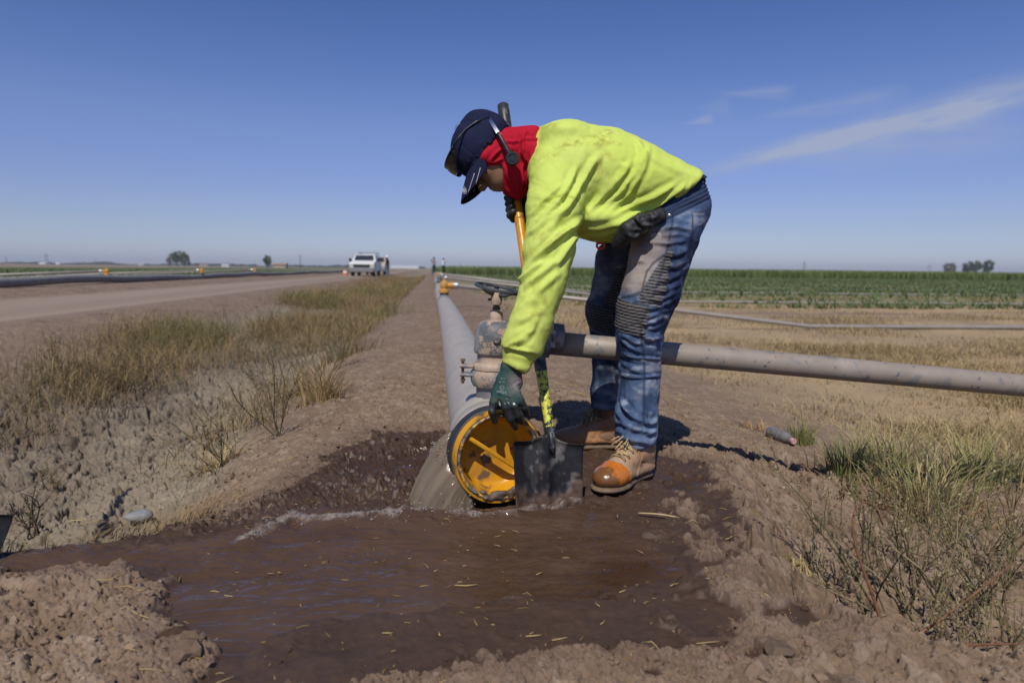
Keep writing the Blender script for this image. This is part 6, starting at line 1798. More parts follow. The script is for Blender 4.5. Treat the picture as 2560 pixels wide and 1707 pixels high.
def stalks():
    for k, (pts, lab) in enumerate(((((2035, 1470), (2010, 1380), (1968, 1270), (1955, 1195), (1975, 1150), (2010, 1160), (2028, 1205)), "rusty brown hooked stalk arching up from the hollow"), (((2070, 1480), (2150, 1430), (2230, 1370), (2330, 1290)), "rusty brown stalk slanting up to the right edge"), (((2130, 1500), (2230, 1480), (2340, 1478)), "rusty brown stalk lying low across the right hollow"))):
        g0 = gp(*pts[0], -.2); P = []
        for i, p in enumerate(pts): P.append(at(p[0] * DS, p[1] * DS, g0[1] + .02 * i))
        P = A(P); tt = np.linspace(0, len(P) - 1, 28); Q = np.stack([np.interp(tt, range(len(P)), P[:, j]) for j in range(3)], 1)
        for _ in range(3): Q[1:-1] = (Q[:-2] + 2 * Q[1:-1] + Q[2:]) / 4
        b = MB(); b.tube(Q, np.linspace(.0042, .0016, len(Q)), 7)
        tag(b.build("dry_stalk", simple("rusty_stalk", (.17, .075, .032), .7, 0, .3, 60, .2)), lab, "stalk", "dry brown stalks")
    rg = np.random.default_rng(91); r0 = gp(1822, 1318, -.1) + A([0, 0, .03])
    V = MB()
    for _ in range(46):
        a = r0 + rg.normal(0, .016, 3) * A([1.4, 1, .6]); e = a + A([rg.normal(.008, .022), -.02 + rg.normal(0, .02), -.055 + rg.normal(0, .018)])
        V.tube([a, (a + e) / 2 + rg.normal(0, .006, 3), e], [.0022, .0019, .0012], 5, col=A(STRAW) * rg.uniform(.6, 1.2))
    tag(V.build("dry_roots", m_leaf), "bundle of pale dead roots sticking out of the cracked bank", "roots")
    a, b_ = gp(1466, 1186), gp(1560, 1197); s = MB()
    s.tube([a + (b_ - a) * t + A([0, 0, .010 + .004 * math.sin(t * 3)]) for t in np.linspace(0, 1, 8)], [.0025] * 7 + [.0015], 7)
    tag(s.build("straw_stalk", simple("pale_straw", (.46, .34, .17), .7, 0, .2, 60, .2)), "long pale straw stalk lying on the mud right of the boot", "straw")
stalks()
def litter():
    rg = np.random.default_rng(95)
    V, Fc, C, n = [], [], [], 0
    def bit(x, y, L, r, c, zoff=.003, tilt=0.0, a=None):
        nonlocal n
        a = rg.uniform(0, 6.28) if a is None else a
        p = A([x, y, 0]); d = A([math.cos(a), math.sin(a), 0]); bend = rg.normal(0, .15)
        pts = [p - d * L / 2, p + A([-d[1], d[0], 0]) * L * bend * .5, p + d * L / 2]
        for q in pts: q[2] = max(gz1(q[0], q[1]), -.010 if poly_sd(A([q[0]]), A([q[1]]), WATER)[0] > .02 else -9) + zoff
        pts[2][2] += tilt * L
        m = MB(); m.tube(pts, [r, r, r * .8], 4)
        V.append(np.concatenate(m.V)); Fc.extend([[i + n for i in f] for f in m.F]); C.append(np.tile(c, (len(V[-1]), 1))); n += len(V[-1])
    for (u, v, L, a) in ((315, 1412, .075, -.5), (290, 1360, .06, -.2), (290, 1495, .045, -.4), (350, 1545, .06, .2), (1070, 1358, .05, .1), (1625, 1478, .045, .1), (1495, 1478, .04, -.7), (1285, 1470, .03, .2), (1225, 1462, .03, .1), (890, 1456, .02, 0), (975, 1362, .02, .3), (1430, 1360, .018, .5), (250, 1335, .05, .4), (1000, 1330, .02, .8), (1545, 1345, .02, .7), (1590, 1208, .05, .2), (1520, 905, .12, -.35), (1300, 885, .16, -.1), (1330, 905, .12, -.6), (1560, 920, .22, -.4), (1720, 995, .3, -.45), (640, 1068, .16, .35), (560, 1130, .05, .3), (240, 1185, .25, .5), (180, 1210, .22, .45), (300, 1225, .16, .55)):
        p = gp(u, v); bit(p[0], p[1], L, .0014 + .0006 * (L > .1), A(STRAW) * rg.uniform(.8, 1.25), a=a)
    k = 0
    while k < 620:
        x, y = rg.uniform(-.85, .75), rg.uniform(1.08, 2.1)
        w = poly_sd(A([x]), A([y]), WET)[0]
        pr = .30 if w > 0 else .16
        if abs(w) < .04: pr = 1.0
        if rg.uniform() > pr or hole_d(A([x]), A([y]))[0] > .1: k += .2; continue
        bit(x, y, rg.lognormal(-4.5, .5), rg.uniform(.0006, .0013), A([STRAW, TAN, (.40, .27, .08)][rg.integers(3)]) * rg.uniform(.8, 1.3), .0015); k += 1
    tag(mk("straw_litter", np.concatenate(V), Fc, m_leaf, col=np.concatenate(C)), "scattered bits of straw on the mud and dirt", "straw", kind="stuff")
    # matted dry grass on the left edge of the mud
    m = 9000
    s = rg.uniform(-1.75, -.62, m); t = 1.72 + rg.uniform(0, 1, m) ** 1.5 * .9
    x, y = xy(s, t); keep = (poly_sd(x, y, WET) < .015) & (rg.uniform(0, 1, m) < np.clip(.95 - 2.6 * np.abs(t - 1.90 - .10 * (s + 1.3)) + .5 * noise(s * 5, t * 5, seed=97), 0, 1))
    x, y = x[keep], y[keep]; m = len(x)
    Vb, Fb, Cb = blades(x, y, gz(x, y) + rg.uniform(0, .012, m), rg.uniform(.03, .10, m), rg.uniform(.0016, .0034, m), rg.uniform(.9, 2.0, m), rg.normal(.5, .9, m), pick(m, [BROWN, TAN, (.15, .10, .06)], [2, 1, 1], rg), pick(m, [STRAW, TAN, BROWN, (.42, .27, .10)], [1.6, 2, 1.4, 1], rg), 3, rg)
    tag(mk("matted_straw", Vb, Fb, m_leaf, col=Cb), "matted dry grass along the left edge of the mud", "straw", kind="stuff")
litter()
def stones():
    rg = np.random.default_rng(99)
    bm = bmesh.new(); bmesh.ops.create_icosphere(bm, subdivisions=2, radius=1); bm.verts.index_update()
    S = A([v.co[:] for v in bm.verts]); SF = A([[v.index for v in f.verts] for f in bm.faces]); bm.free()
    V, Fc, C, n = [], [], [], 0
    N = 46000
    x = rg.uniform(-1.9, 1.4, N); y = .95 + rg.uniform(0, 1, N) ** 1.7 * 3.4
    wet = poly_sd(x, y, WET); s, t = st(x, y)
    pr = np.where(wet > .03, .03, .62) * (.25 + .9 * np.clip(fbm(x * 4, y * 4, o=2, seed=98) + .45, 0, 1)); pr = np.where((s < -.9) & (t > 1.7), pr * .10, pr) * np.where(hole_d(x, y) > -.03, .30, 1.0)
    k = rg.uniform(0, 1, N) < pr; x, y, wet = x[k], y[k], wet[k]
    r = np.clip(rg.lognormal(-5.75, .55, len(x)), .0013, .016)
    big = [(gp(1790, 1492), .026), (gp(1755, 1480), .018), (gp(1742, 1500), .013), (gp(1860, 1475), .014), (gp(1560, 1440), .010), (gp(1700, 1520), .012), (gp(590, 1262), .020), (gp(410, 1460), .024), (gp(440, 1470), .020), (gp(545, 1260), .015), (gp(430, 1500), .026)]
    xs = np.concatenate([x, [q_[0][0] for q_ in big]]); ys = np.concatenate([y, [q_[0][1] for q_ in big]]); rs = np.concatenate([r, [q_[1] for q_ in big]])
    z, cc, _ = ground_fields(xs, ys); wd = poly_sd(xs, ys, WET) > 0
    bm = bmesh.new(); bmesh.ops.create_icosphere(bm, subdivisions=1, radius=1); bm.verts.index_update()
    S1 = A([v.co[:] for v in bm.verts]); SF1 = A([[v.index for v in f.verts] for f in bm.faces]); bm.free()
    kinds = [S1 * (1 + rg.uniform(-.38, .30, (len(S1), 1))) for _ in range(24)]
    for i in range(len(xs)):
        sc = rs[i] * rg.uniform(.6, 1.3, 3) * A([1, 1, .75]); small = rs[i] < .012
        q = kinds[i % 24] if small else S * (1 + .45 * noise(S[:, 0] * 1.5 + i * 3.1, S[:, 1] * 1.5, S[:, 2] * 1.5, 5) + .22 * noise(S[:, 0] * 3.7 + i, S[:, 1] * 3.7, S[:, 2] * 3.7, 6))[:, None]
        a = rg.uniform(0, 6.28); ca, sa = math.cos(a), math.sin(a); q = q * sc; q = np.stack([q[:, 0] * ca - q[:, 1] * sa, q[:, 0] * sa + q[:, 1] * ca, q[:, 2]], 1)
        V.append(q + A([xs[i], ys[i], z[i] + sc[2] * .15])); Fc.append((SF1 if small else SF) + n); n += len(q); C.append(np.tile(np.append(cc[i] * rg.uniform(.8, 1.3), .95 if not wd[i] else .4), (len(q), 1)))
    tag(mk("dirt_clods", np.concatenate(V), np.concatenate(Fc), smooth=False, mat=vcol("clod_soil", alpha_rough=True, var=.2, sc=80, bump=.4, bd=.003), col=np.concatenate(C)), "loose dirt clods scattered over the dry ground", "clods", kind="stuff")
    p = gp(318, 1190, -.02)
    vx = Vox(p - A([.09, .09, .06]), p + A([.09, .09, .08]), .005); vx.ell(p + A([0, 0, .006]), (.050, .030, .017), None, 0); vx.ell(p + A([.014, .008, .014]), (.032, .024, .016), None, .02)
    W, Fw = vx.mesh(1); W = W + normals(W, Fw) * (.005 * fbm(W[:, 0] * 30, W[:, 1] * 30, W[:, 2] * 30, 3, 961))[:, None]
    tag(mk("stone", W, Fw, patchy("grey_stone", (.20, .205, .215), [((.30, .27, .24), 9, .5, .1, .8)], rough=.6, sc=30, bump=.3)), "flat grey stone on the straw at the mud's left edge", "stone")
stones()
def bottle():
    a, b = gp(1768, 1003, -.1), gp(1822, 1026, -.1); d = b - a; L = np.linalg.norm(d); d /= L
    c = a + A([0, 0, .028])
    root = thing("plastic_bottle", (a + b) / 2, "dusty crumpled plastic bottle lying beside the small green tuft", "bottle")
    t = NT("dusty_clear_plastic"); t.set(base=t.ramp(t.noise(25, 5), [(.35, (.20, .18, .165)), (.65, (.34, .315, .29))]), rough=.3, trans=.35, ior=1.4); t.bump(t.noise(60, 3), .4, .004)
    m = MB(); m.lathe([(.0, .0), (.024, .002), (.030, .010), (.031, L * .25), (.0285, L * .32), (.031, L * .40), (.030, L * .55), (.0285, L * .60), (.0305, L * .66), (.027, L * .78), (.018, L * .88), (.013, L * .93), (.013, L * .97)], c, d, 20)
    m.build("bottle_body", t.m, root, sharp=60)
    k = MB(); k.lathe([(.0145, L * .935), (.0155, L * .94), (.0155, L * 1.02), (.013, L * 1.03), (.0, L * 1.03)], c, d, 16); k.build("bottle_cap", simple("faded_pink_plastic", (.52, .30, .28), .5), root, sharp=40)
bottle()
# ------------------------------------------------------------------ the far side of the fields
def base_at(u, Y, z=None):
    """ground point below the photo's column u at distance Y"""
    x = at(u, 672, Y)[0]
    return A([x, Y, gz1(x, Y) if z is None else z])
def hz(u): return 672.6 + .0116 * (u - 1280)
m_bark = simple("grey_brown_bark", (.14, .105, .08), .9, 0, .3, 4, .2)
def far_tree(u, Y, top_v, width_px, label, seed, cols, dead=False, tilt=0.0, trunk=.25, group="trees on the horizon"):
    rg = np.random.default_rng(seed); b = base_at(u, Y)
    H = (at(u, top_v, Y)[2] - b[2]) * 1.10; W = width_px / F_PX * Y
    root = thing("tree", b, label, "tree", group)
    m = MB(); m.tube([b, b + A([tilt * .2 * W, 0, H * .3]), b + A([tilt * .4 * W, 0, H * .7])], [.035 * H, .028 * H, .010 * H], 8)
    for k in range(6):
        a = rg.uniform(0, 6.28); s = b + A([tilt * .3 * W, 0, H * rg.uniform(.25, .5)]); m.tube([s, s + A([math.cos(a) * W * .2, math.sin(a) * W * .2, H * .16]), s + A([math.cos(a) * W * .36, math.sin(a) * W * .36, H * .34])], [.016 * H, .011 * H, .004 * H], 5)
    m.build("trunk", m_bark, root)
    nc = 34; cl = []
    for _ in range(nc):
        v = rg.normal(0, 1, 3); v /= np.linalg.norm(v); rr = rg.uniform(.35, 1) ** .6
        cl.append(b + A([tilt * .4 * W, 0, H * (trunk + (1 - trunk) * .5)]) + v * rr * A([W * .42, W * .42, H * (1 - trunk) * .42]))
    cl = A(cl); n = 4200 if not dead else 1600
    ci = rg.integers(nc, size=n); P = cl[ci] + rg.normal(0, 1, (n, 3)) * A([W, W, H * .8]) * rg.uniform(.05, .085, (n, 1))
    sz = H * rg.uniform(.012, .030, n)
    u1 = rg.normal(0, 1, (n, 3)); u1 /= np.linalg.norm(u1, axis=1)[:, None]; v1 = np.cross(u1, rg.normal(0, 1, (n, 3))); v1 /= np.linalg.norm(v1, axis=1)[:, None]
    V = np.stack([P - u1 * sz[:, None], P + v1 * sz[:, None] * .6, P + u1 * sz[:, None], P - v1 * sz[:, None] * .6], 1).reshape(-1, 3)
    C = np.repeat(pick(n, cols, [1] * len(cols), rg, .3) * (1 + .25 * rg.normal(0, 1, nc))[ci][:, None].clip(.5, 1.5), 4, 0)
    mk("crown", V, np.arange(4 * n).reshape(-1, 4), m_leaf, root, col=C, smooth=False)
TG = [(.075, .10, .035), (.11, .135, .05), (.055, .075, .03)]
far_tree(424, 600, 640, 18, "bare brownish small tree at the left of the left clump", 1, [(.14, .10, .07), (.11, .085, .06)], True, trunk=.1)
far_tree(444, 600, 628, 36, "tall rounded tree in the middle of the left clump", 2, TG, trunk=.12)
far_tree(461, 590, 632, 30, "dense green tree at the right of the left clump", 3, [(.085, .12, .035), (.12, .155, .045)], trunk=.08)
far_tree(473, 605, 652, 8, "small dark tree tucked beside the left clump", 4, TG, trunk=.1)
far_tree(669, 320, 640, 25, "single round tree beside the beige house", 5, [(.085, .12, .035), (.13, .16, .05)], trunk=.12)
far_tree(2375, 600, 658, 34, "low brownish tree at the left of the right clump", 6, [(.09, .085, .045), (.075, .09, .04)], trunk=.1)
far_tree(2420, 610, 654, 28, "wide tree in the middle of the right clump", 7, [(.08, .075, .04), (.06, .08, .035)], trunk=.1)
far_tree(2438, 595, 652, 32, "dark tree behind the middle of the right clump", 9, TG, trunk=.1)
far_tree(2469, 600, 651, 32, "rounded green tree at the right of the right clump", 8, TG, trunk=.12)
def treeline():
    rg = np.random.default_rng(44); n = 16000
    u = np.concatenate([rg.uniform(-700, 1060, n)]); Y = rg.uniform(1500, 1900, n)
    x = (u - 1280) / F_PX * Y
    h = np.clip(5 + 9 * fbm(u * .012, u * .003, o=4, seed=45), .8, 14) * rg.uniform(.5, 1, n)
    c = pick(n, [(.05, .07, .04), (.07, .085, .05), (.09, .085, .06)], [1, 1, .6], rg)
    V, F, C = blades(x, Y, np.full(n, -.3), h, rg.uniform(5, 12, n), rg.uniform(.0, .3, n), rg.uniform(0, 6.28, n), c, c * 1.1, 2, rg)
    tag(mk("distant_woods", V, F, m_leaf, col=C), "dark broken line of trees along the left horizon", "trees", kind="stuff")
treeline()
m_wh = simple("white_painted_sheet", (.74, .74, .73), .6, 0, .05, 1)
m_bei = simple("beige_stucco", (.46, .37, .28), .8, 0, .08, 1)
m_roof = simple("brown_roofing", (.30, .19, .13), .8, 0, .15, 1)
m_glass = simple("dark_window_glass", (.03, .035, .04), .15)
def building(name, u0, u1, vtop, Y, label, wall, roof, wins=3, cat="building", ridge=.35, depth=None):
    a, b = base_at(u0, Y), base_at(u1, Y); z0 = min(a[2], b[2]) - .1
    H = max(2.2, at((u0 + u1) / 2, vtop, Y)[2] - z0); W = b[0] - a[0]; D = depth or min(W * .6, 14); cx = (a[0] + b[0]) / 2; cy = Y + D / 2
    eave = H * (1 - ridge)
    root = thing(name, (cx, cy, z0), label, cat, "buildings on the horizon")
    w = MB(); w.box((cx, cy, z0 + eave / 2), (W, D, eave))
    w.add([(cx - W / 2, cy - D / 2, z0 + eave), (cx - W / 2, cy + D / 2, z0 + eave), (cx - W / 2, cy, z0 + H), (cx + W / 2, cy - D / 2, z0 + eave), (cx + W / 2, cy + D / 2, z0 + eave), (cx + W / 2, cy, z0 + H)], [(0, 2, 1), (3, 4, 5)])
    w.build("wall", wall, root, smooth=False)
    r = MB(); o = .35
    for sg in (-1, 1):
        y0, y1 = cy, cy + sg * (D / 2 + o); dz = (H - eave) / (D / 2) * o
        r.add([(cx - W / 2 - o, y0, z0 + H + .02), (cx + W / 2 + o, y0, z0 + H + .02), (cx + W / 2 + o, y1, z0 + eave - dz), (cx - W / 2 - o, y1, z0 + eave - dz), (cx - W / 2 - o, y0, z0 + H + .18), (cx + W / 2 + o, y0, z0 + H + .18), (cx + W / 2 + o, y1, z0 + eave - dz + .16), (cx - W / 2 - o, y1, z0 + eave - dz + .16)], [(0, 1, 2, 3), (7, 6, 5, 4), (0, 4, 5, 1), (1, 5, 6, 2), (2, 6, 7, 3), (3, 7, 4, 0)])
    r.build("roof", roof, root, smooth=False)
    for k in range(wins):
        x = cx - W / 2 + W * (k + .5) / wins
        if k == wins // 2: g = MB(); g.box((x, cy - D / 2 - .02, z0 + min(1.05, eave * .42)), (min(1.1, W / wins * .5), .06, min(2.1, eave * .84))); g.build("door", m_roof, root, smooth=False)
        else: g = MB(); g.box((x, cy - D / 2 - .02, z0 + eave * .58), (min(1.3, W / wins * .5), .06, eave * .32)); g.build("window", m_glass, root, smooth=False)
building("house", 683, 714, 658.0, 400, "beige low house behind the single round tree", m_bei, m_roof, 5, "house", .3)
building("warehouse", 972, 1046, 664.6, 1100, "long white shed between the truck and the far people", m_wh, m_wh, 7, "shed", .2, 20)
building("trailer", 554, 572, 663.0, 560, "white trailer out in the field right of the left tree clump", m_wh, m_wh, 3, "trailer", .15)
building("warehouse", 97, 114, 655.5, 1300, "white shed under the lattice tower on the left horizon", m_wh, m_wh, 3, "shed", .2, 14)
building("house", 346, 358, 660.0, 900, "white house on the horizon left of the left tree clump", m_wh, m_bei, 3, "house")
building("shed", 140, 149, 657.5, 1200, "small white shed right of the lattice tower", m_wh, m_wh, 3, "shed")
building("barn", 498, 520, 660.5, 900, "tan barn right of the left tree clump", m_bei, m_roof, 3, "barn")
m_pyl = simple("galvanised_tower", (.20, .21, .23), .7, .1, .1, .1)
def pylon(u, Y, vtop, w_px, label):
    b = base_at(u, Y); H = at(u, vtop, Y)[2] - b[2]; W = w_px / F_PX * Y / 2
    m = MB()
    legs = [(sx, sy) for sx in (-1, 1) for sy in (-1, 1)]
    for sx, sy in legs: m.tube([b + A([sx * W * .8, sy * W * .5, 0]), b + A([sx * W * .62, sy * W * .35, H])], .30, 4)
    for k in range(7):
        z0, z1 = H * k / 7, H * (k + 1) / 7
        for sy in (-1, 1):
            m.tube([b + A([-W * .75, sy * W * .4, z0]), b + A([W * .72, sy * W * .4, z1])], .2, 4); m.tube([b + A([W * .75, sy * W * .4, z0]), b + A([-W * .72, sy * W * .4, z1])], .2, 4)
    for z in (.98, .86, .74): m.tube([b + A([-W * 1.2, 0, H * z]), b + A([W * 1.2, 0, H * z])], .28, 4)
    tag(m.build("power_pylon", m_pyl, smooth=False), label, "pylon", "pylons on the horizon")
pylon(117, 2000, 635.5, 8, "lattice tower beside the white shed on the left horizon")
pylon(17, 2600, 641.5, 5, "faint lattice tower at the photo's left edge")
pylon(2010, 2000, 655.0, 7, "lattice tower above the tall crop, nearest the worker")
pylon(2323, 2400, 662.5, 10, "lattice tower left of the right tree clump")
def pole(u, Y, vtop, label, arms=True):
    b = base_at(u, Y); H = at(u, vtop, Y)[2] - b[2]; root = thing("utility_pole", b, label, "pole", "utility poles on the horizon")
    m = MB(); m.tube([b, b + A([0, 0, H])], [.22, .16], 8); m.build("post", simple("dark_pole_wood", (.07, .06, .055), .9), root)
    c = MB(); c.box(b + A([0, 0, H * .93]), (2.2, .14, .16))
    for x in (-.95, -.4, .4, .95): c.lathe([(.06, .08), (.08, .16), (.05, .26), (.0, .28)], b + A([x, 0, H * .93]), seg=8)
    c.build("crossarm", simple("dark_pole_wood", (.07, .06, .055), .9), root)
pole(751, 430, 638.5, "dark utility pole between the beige house and the truck")
pole(638, 900, 650, "faint utility pole left of the single round tree")
pole(1150, 800, 659, "faint utility pole right of the person in white")
pole(240, 1000, 645.5, "faint utility pole left of the left tree clump")

# --- truck and second vehicle on the road, facing the camera
m_tw = simple("dusty_white_paint", (.66, .65, .63), .35, 0, .06, 2)
m_tyre = simple("dark_tyre", (.02, .02, .02), .85)
m_chr = simple("dull_chrome", (.32, .31, .29), .35, .6, .1, 5)
m_lamp = simple("lamp_lens", (.55, .52, .45), .2)
def truck(base, rz, label, paint, low, name="pickup_truck", rack=True):
    root = thing(name, base, label, "truck", "vehicles on the road")
    Rz = A(Matrix.Rotation(rz, 3, 'Z')); base = np.asarray(base, float)
    def W(V): return np.asarray(V, float) @ Rz.T + base
    def part(nm, m, par, fn, sharp=35):
        b = MB(); fn(b); b.V = [W(np.concatenate(b.V))]; return b.build(nm, m, par, sharp=sharp)
    # front faces -Y; y runs back
    def prism(b, prof, w, taper=None):
        n = len(prof); V = []
        for sg in (-1, 1):
            for (y, z) in prof: V.append((sg * w * (taper(z) if taper else 1), y, z))
        F = [tuple(range(n)), tuple(range(2 * n - 1, n - 1, -1))] + [(i, n + i, n + (i + 1) % n, (i + 1) % n) for i in range(n)]
        b.add(V, F)
    tp = lambda z: 1 - .16 * sstep(1.15, 1.85, z)
    body = part("body", paint, root, lambda b: prism(b, [(-2.6, .42), (-2.62, .95), (-2.5, 1.10), (-1.2, 1.20), (-1.15, .42)], .98))
    part("cab", paint, root, lambda b: prism(b, [(-1.22, .4), (-1.22, 1.20), (-.60, 1.76), (.7, 1.80), (1.0, 1.22), (1.0, .4)], .97, tp))
    part("cargo_bed", paint, root, lambda b: prism(b, [(1.02, .55), (1.02, 1.22), (2.9, 1.22), (2.9, .55)], .97))
    part("windscreen", m_glass, root, lambda b: b.add([(-.80, -1.17, 1.28), (.80, -1.17, 1.28), (.72, -.70, 1.71), (-.72, -.70, 1.71), (-.80, -1.12, 1.27), (.80, -1.12, 1.27), (.72, -.66, 1.70), (-.72, -.66, 1.70)], [(0, 1, 2, 3), (7, 6, 5, 4), (0, 4, 5, 1), (1, 5, 6, 2), (2, 6, 7, 3), (3, 7, 4, 0)]))
    for sg in (-1, 1): part("side_window", m_glass, root, lambda b: b.add([(sg * .965, -.95, 1.28), (sg * .965, .75, 1.28), (sg * .885, .6, 1.78), (sg * .885, -.5, 1.76), (sg * .94, -.95, 1.28), (sg * .94, .75, 1.28), (sg * .86, .6, 1.78), (sg * .86, -.5, 1.76)], [(0, 1, 2, 3), (7, 6, 5, 4), (0, 4, 5, 1), (1, 5, 6, 2), (2, 6, 7, 3), (3, 7, 4, 0)]))
    part("grille", m_blk, root, lambda b: b.box((0, -2.62, .84), (1.30, .07, .26), bev=.02)); part("grille_bar", m_chr, root, lambda b: b.box((0, -2.67, .90), (1.22, .05, .06), bev=.01))
    part("bumper", m_chr, root, lambda b: b.box((0, -2.68, .50), (1.96, .20, .38), bev=.05))
    for sg in (-1, 1):
        part("headlight", m_lamp, root, lambda b: b.box((sg * .80, -2.60, .88), (.30, .08, .22), bev=.02))
        part("wing_mirror", m_blk, root, lambda b: (b.box((sg * 1.16, -.95, 1.32), (.20, .10, .26), bev=.03), b.box((sg * 1.02, -.95, 1.28), (.16, .05, .05))))
        for y in (-1.75, 1.9):
            w_ = part("wheel", m_tyre, root, lambda b: b.lathe([(.0, -.12), (.26, -.12), (.37, -.11), (.39, -.05), (.39, .05), (.37, .11), (.26, .12), (.0, .12)], (sg * .84, y, .39), (1, 0, 0), 20))
            part("rim", m_chr, w_, lambda b: b.lathe([(.0, .10), (.16, .10), (.22, .125), (.0, .125)], (sg * .84, y, .39), (sg, 0, 0), 14))
    if rack: part("rack", m_blk, root, lambda b: (b.tube([(-.75, 1.05, 1.2), (-.72, 1.05, 1.95), (.72, 1.05, 1.95), (.75, 1.05, 1.2)], .03, 6), b.tube([(.75, 2.8, 1.2), (.74, 2.8, 1.95), (.72, 1.05, 1.95)], .03, 6), b.tube([(-.72, 1.05, 1.95), (-.74, 2.8, 1.95), (-.75, 2.8, 1.2)], .03, 6)))
ang = math.atan2(DIRN[1], DIRN[0]) - math.pi / 2
tb = base_at(915, 58); truck(tb, ang - .035, "white pickup truck with a black rack parked on the dirt road", m_tw, m_chr)
t2 = base_at(944, 70); truck(t2, ang - .02, "tan and white vehicle half hidden behind the white pickup", simple("tan_vehicle_paint", (.40, .33, .25), .5, 0, .1, 2), m_chr, "utility_vehicle", False)

def far_person(u, Y, H, label, shirt_c, leg_c, hat=None, pose="stand", face=0.0):
    b = base_at(u, Y); k = H / 1.75
    root = thing("person", b, label, "person")
    fd = A([math.cos(face), math.sin(face), 0]); sd = A([-fd[1], fd[0], 0])
    def p(f, s, z): return b + (fd * f + sd * s + A([0, 0, z])) * k
    lo, hi = b - A([.5, .5, .05]) * k, b + A([.5, .5, 1.95]) * k
    arms = {"stand": [[(0, .21, 1.42), (-.02, .27, 1.15), (.05, .25, .90)], [(0, -.21, 1.42), (-.02, -.27, 1.15), (.05, -.25, .90)]],
            "photo": [[(0, .21, 1.42), (.10, .26, 1.22), (.24, .10, 1.48)], [(0, -.21, 1.42), (.10, -.24, 1.22), (.24, -.08, 1.48)]],
            "hip": [[(0, .21, 1.42), (-.06, .32, 1.18), (.06, .20, .98)], [(0, -.21, 1.42), (.02, -.26, 1.14), (.16, -.20, .98)]]}[pose]
    legs = [[(0, .09, .95), (.02, .11, .5), (-.02, .12, .08)], [(0, -.09, .95), (.03, -.11, .5), (.0, -.12, .08)]]
    def make(name, g, parts, mat_):
        v = Vox(lo, hi, .022 * k)
        for (pts, rs, u_) in parts: v.chain([p(*q) for q in pts], [tuple(x * k * g for x in (r if isinstance(r, tuple) else (r, r))) for r in rs], u_, .03, .02)
        V, Fq = v.mesh(1); return mk(name, V, Fq, mat_, root)
    torso = ([(0, 0, .95), (0, 0, 1.15), (0, 0, 1.42)], [(.16, .11), (.15, .10), (.19, .11)], sd)
    headp = [([(0, 0, 1.44), (.01, 0, 1.56)], [.055, .055], None), ([(.01, 0, 1.60), (.015, 0, 1.68)], [.085, .09], None)]
    armp = [(a, [.055, .045, .035], None) for a in arms]; legp = [(l, [.085, .065, .05], None) for l in legs]
    feet = [([(-.03, s, .04), (.16, s, .035)], [.045, .04], None) for s in (.12, -.12)]
    hands = [([a[2], tuple(A(a[2]) + A([.05, 0, -.06]))], [.035, .028], None) for a in arms]
    make("body", 1.0, [torso] + headp + armp + legp + feet + hands, simple("far_skin", (.20, .11, .075), .6))
    make("shirt", 1.14, [torso] + [(a, [.06, .055, .05], None) for a in [[q[0], q[1], tuple(A(q[1]) * .3 + A(q[2]) * .7)] for q in arms]], shirt_c)
    make("trousers", 1.16, [([(0, 0, .90), (0, 0, 1.0)], [(.15, .11), (.15, .11)], sd)] + legp, leg_c)
    make("shoes", 1.2, feet, m_tyre)
    hm = MB()
    if hat: hm.lathe([(.125, .0), (.118, .03), (.105, .08), (.07, .13), (.0, .15)], p(.01, 0, 1.67), (0, 0, 1), 16); hm.lathe([(.155, -.005), (.155, .008), (.11, .012)], p(.02, 0, 1.67), (0, 0, 1), 16)
    else: hm.lathe([(.085, -.10), (.10, -.03), (.10, .03), (.08, .08), (.0, .11)], p(-.01, 0, 1.69), (0, 0, 1), 14)
    hm.V = [(np.concatenate(hm.V) - p(0, 0, 1.67)) * 1.0 + p(0, 0, 1.67)]
    hm.build("hard_hat" if hat else "hair", hat or simple("black_hair", (.012, .011, .010), .7), root)
    return root, p
far_person(968, 58, 1.78, "person in white hard hat, black jacket and jeans beside the pickup", simple("black_jacket", (.018, .018, .02), .8), simple("blue_jean_cloth", (.10, .16, .28), .85), simple("white_hard_hat", (.70, .70, .78), .4), "stand", R(200))
r_, p_ = far_person(1085, 72, 1.80, "person in grey and tan raising a camera beside the main pipe", simple("grey_tan_shirt", (.34, .28, .25), .85), simple("dark_jeans", (.04, .05, .07), .85), None, "photo", R(150))
cmb = MB(); cmb.box(p_(.28, .02, 1.50), (.15, .10, .10), bev=.02); cmb.lathe([(.04, .0), (.045, .12), (.0, .12)], p_(.30, .02, 1.50), (math.cos(R(150)), math.sin(R(150)), 0), 12)
tag(cmb.build("hand_camera", m_blk, None, sharp=40), "black camera held up by the person in grey and tan", "camera")
far_person(1109, 75, 1.80, "person in white shirt and black trousers standing beyond the hydrants", simple("white_shirt_cloth", (.70, .70, .74), .8), simple("black_trousers", (.016, .016, .017), .85), None, "hip", R(-20))
def barrel():
    b = base_at(863, 60); root = thing("traffic_drum", b, "small orange and white drum left of the pickup", "drum")
    m = MB(); m.lathe([(.0, .0), (.26, .0), (.26, .05), (.21, .06), (.20, .22)], b, seg=20); m.lathe([(.17, .36), (.16, .50), (.05, .52), (.0, .52)], b, seg=20); m.build("drum_body", simple("faded_orange", (.55, .17, .07), .6), root, sharp=40)
    m = MB(); m.lathe([(.201, .22), (.171, .36)], b, seg=20); m.build("white_band", m_wh, root)
barrel()
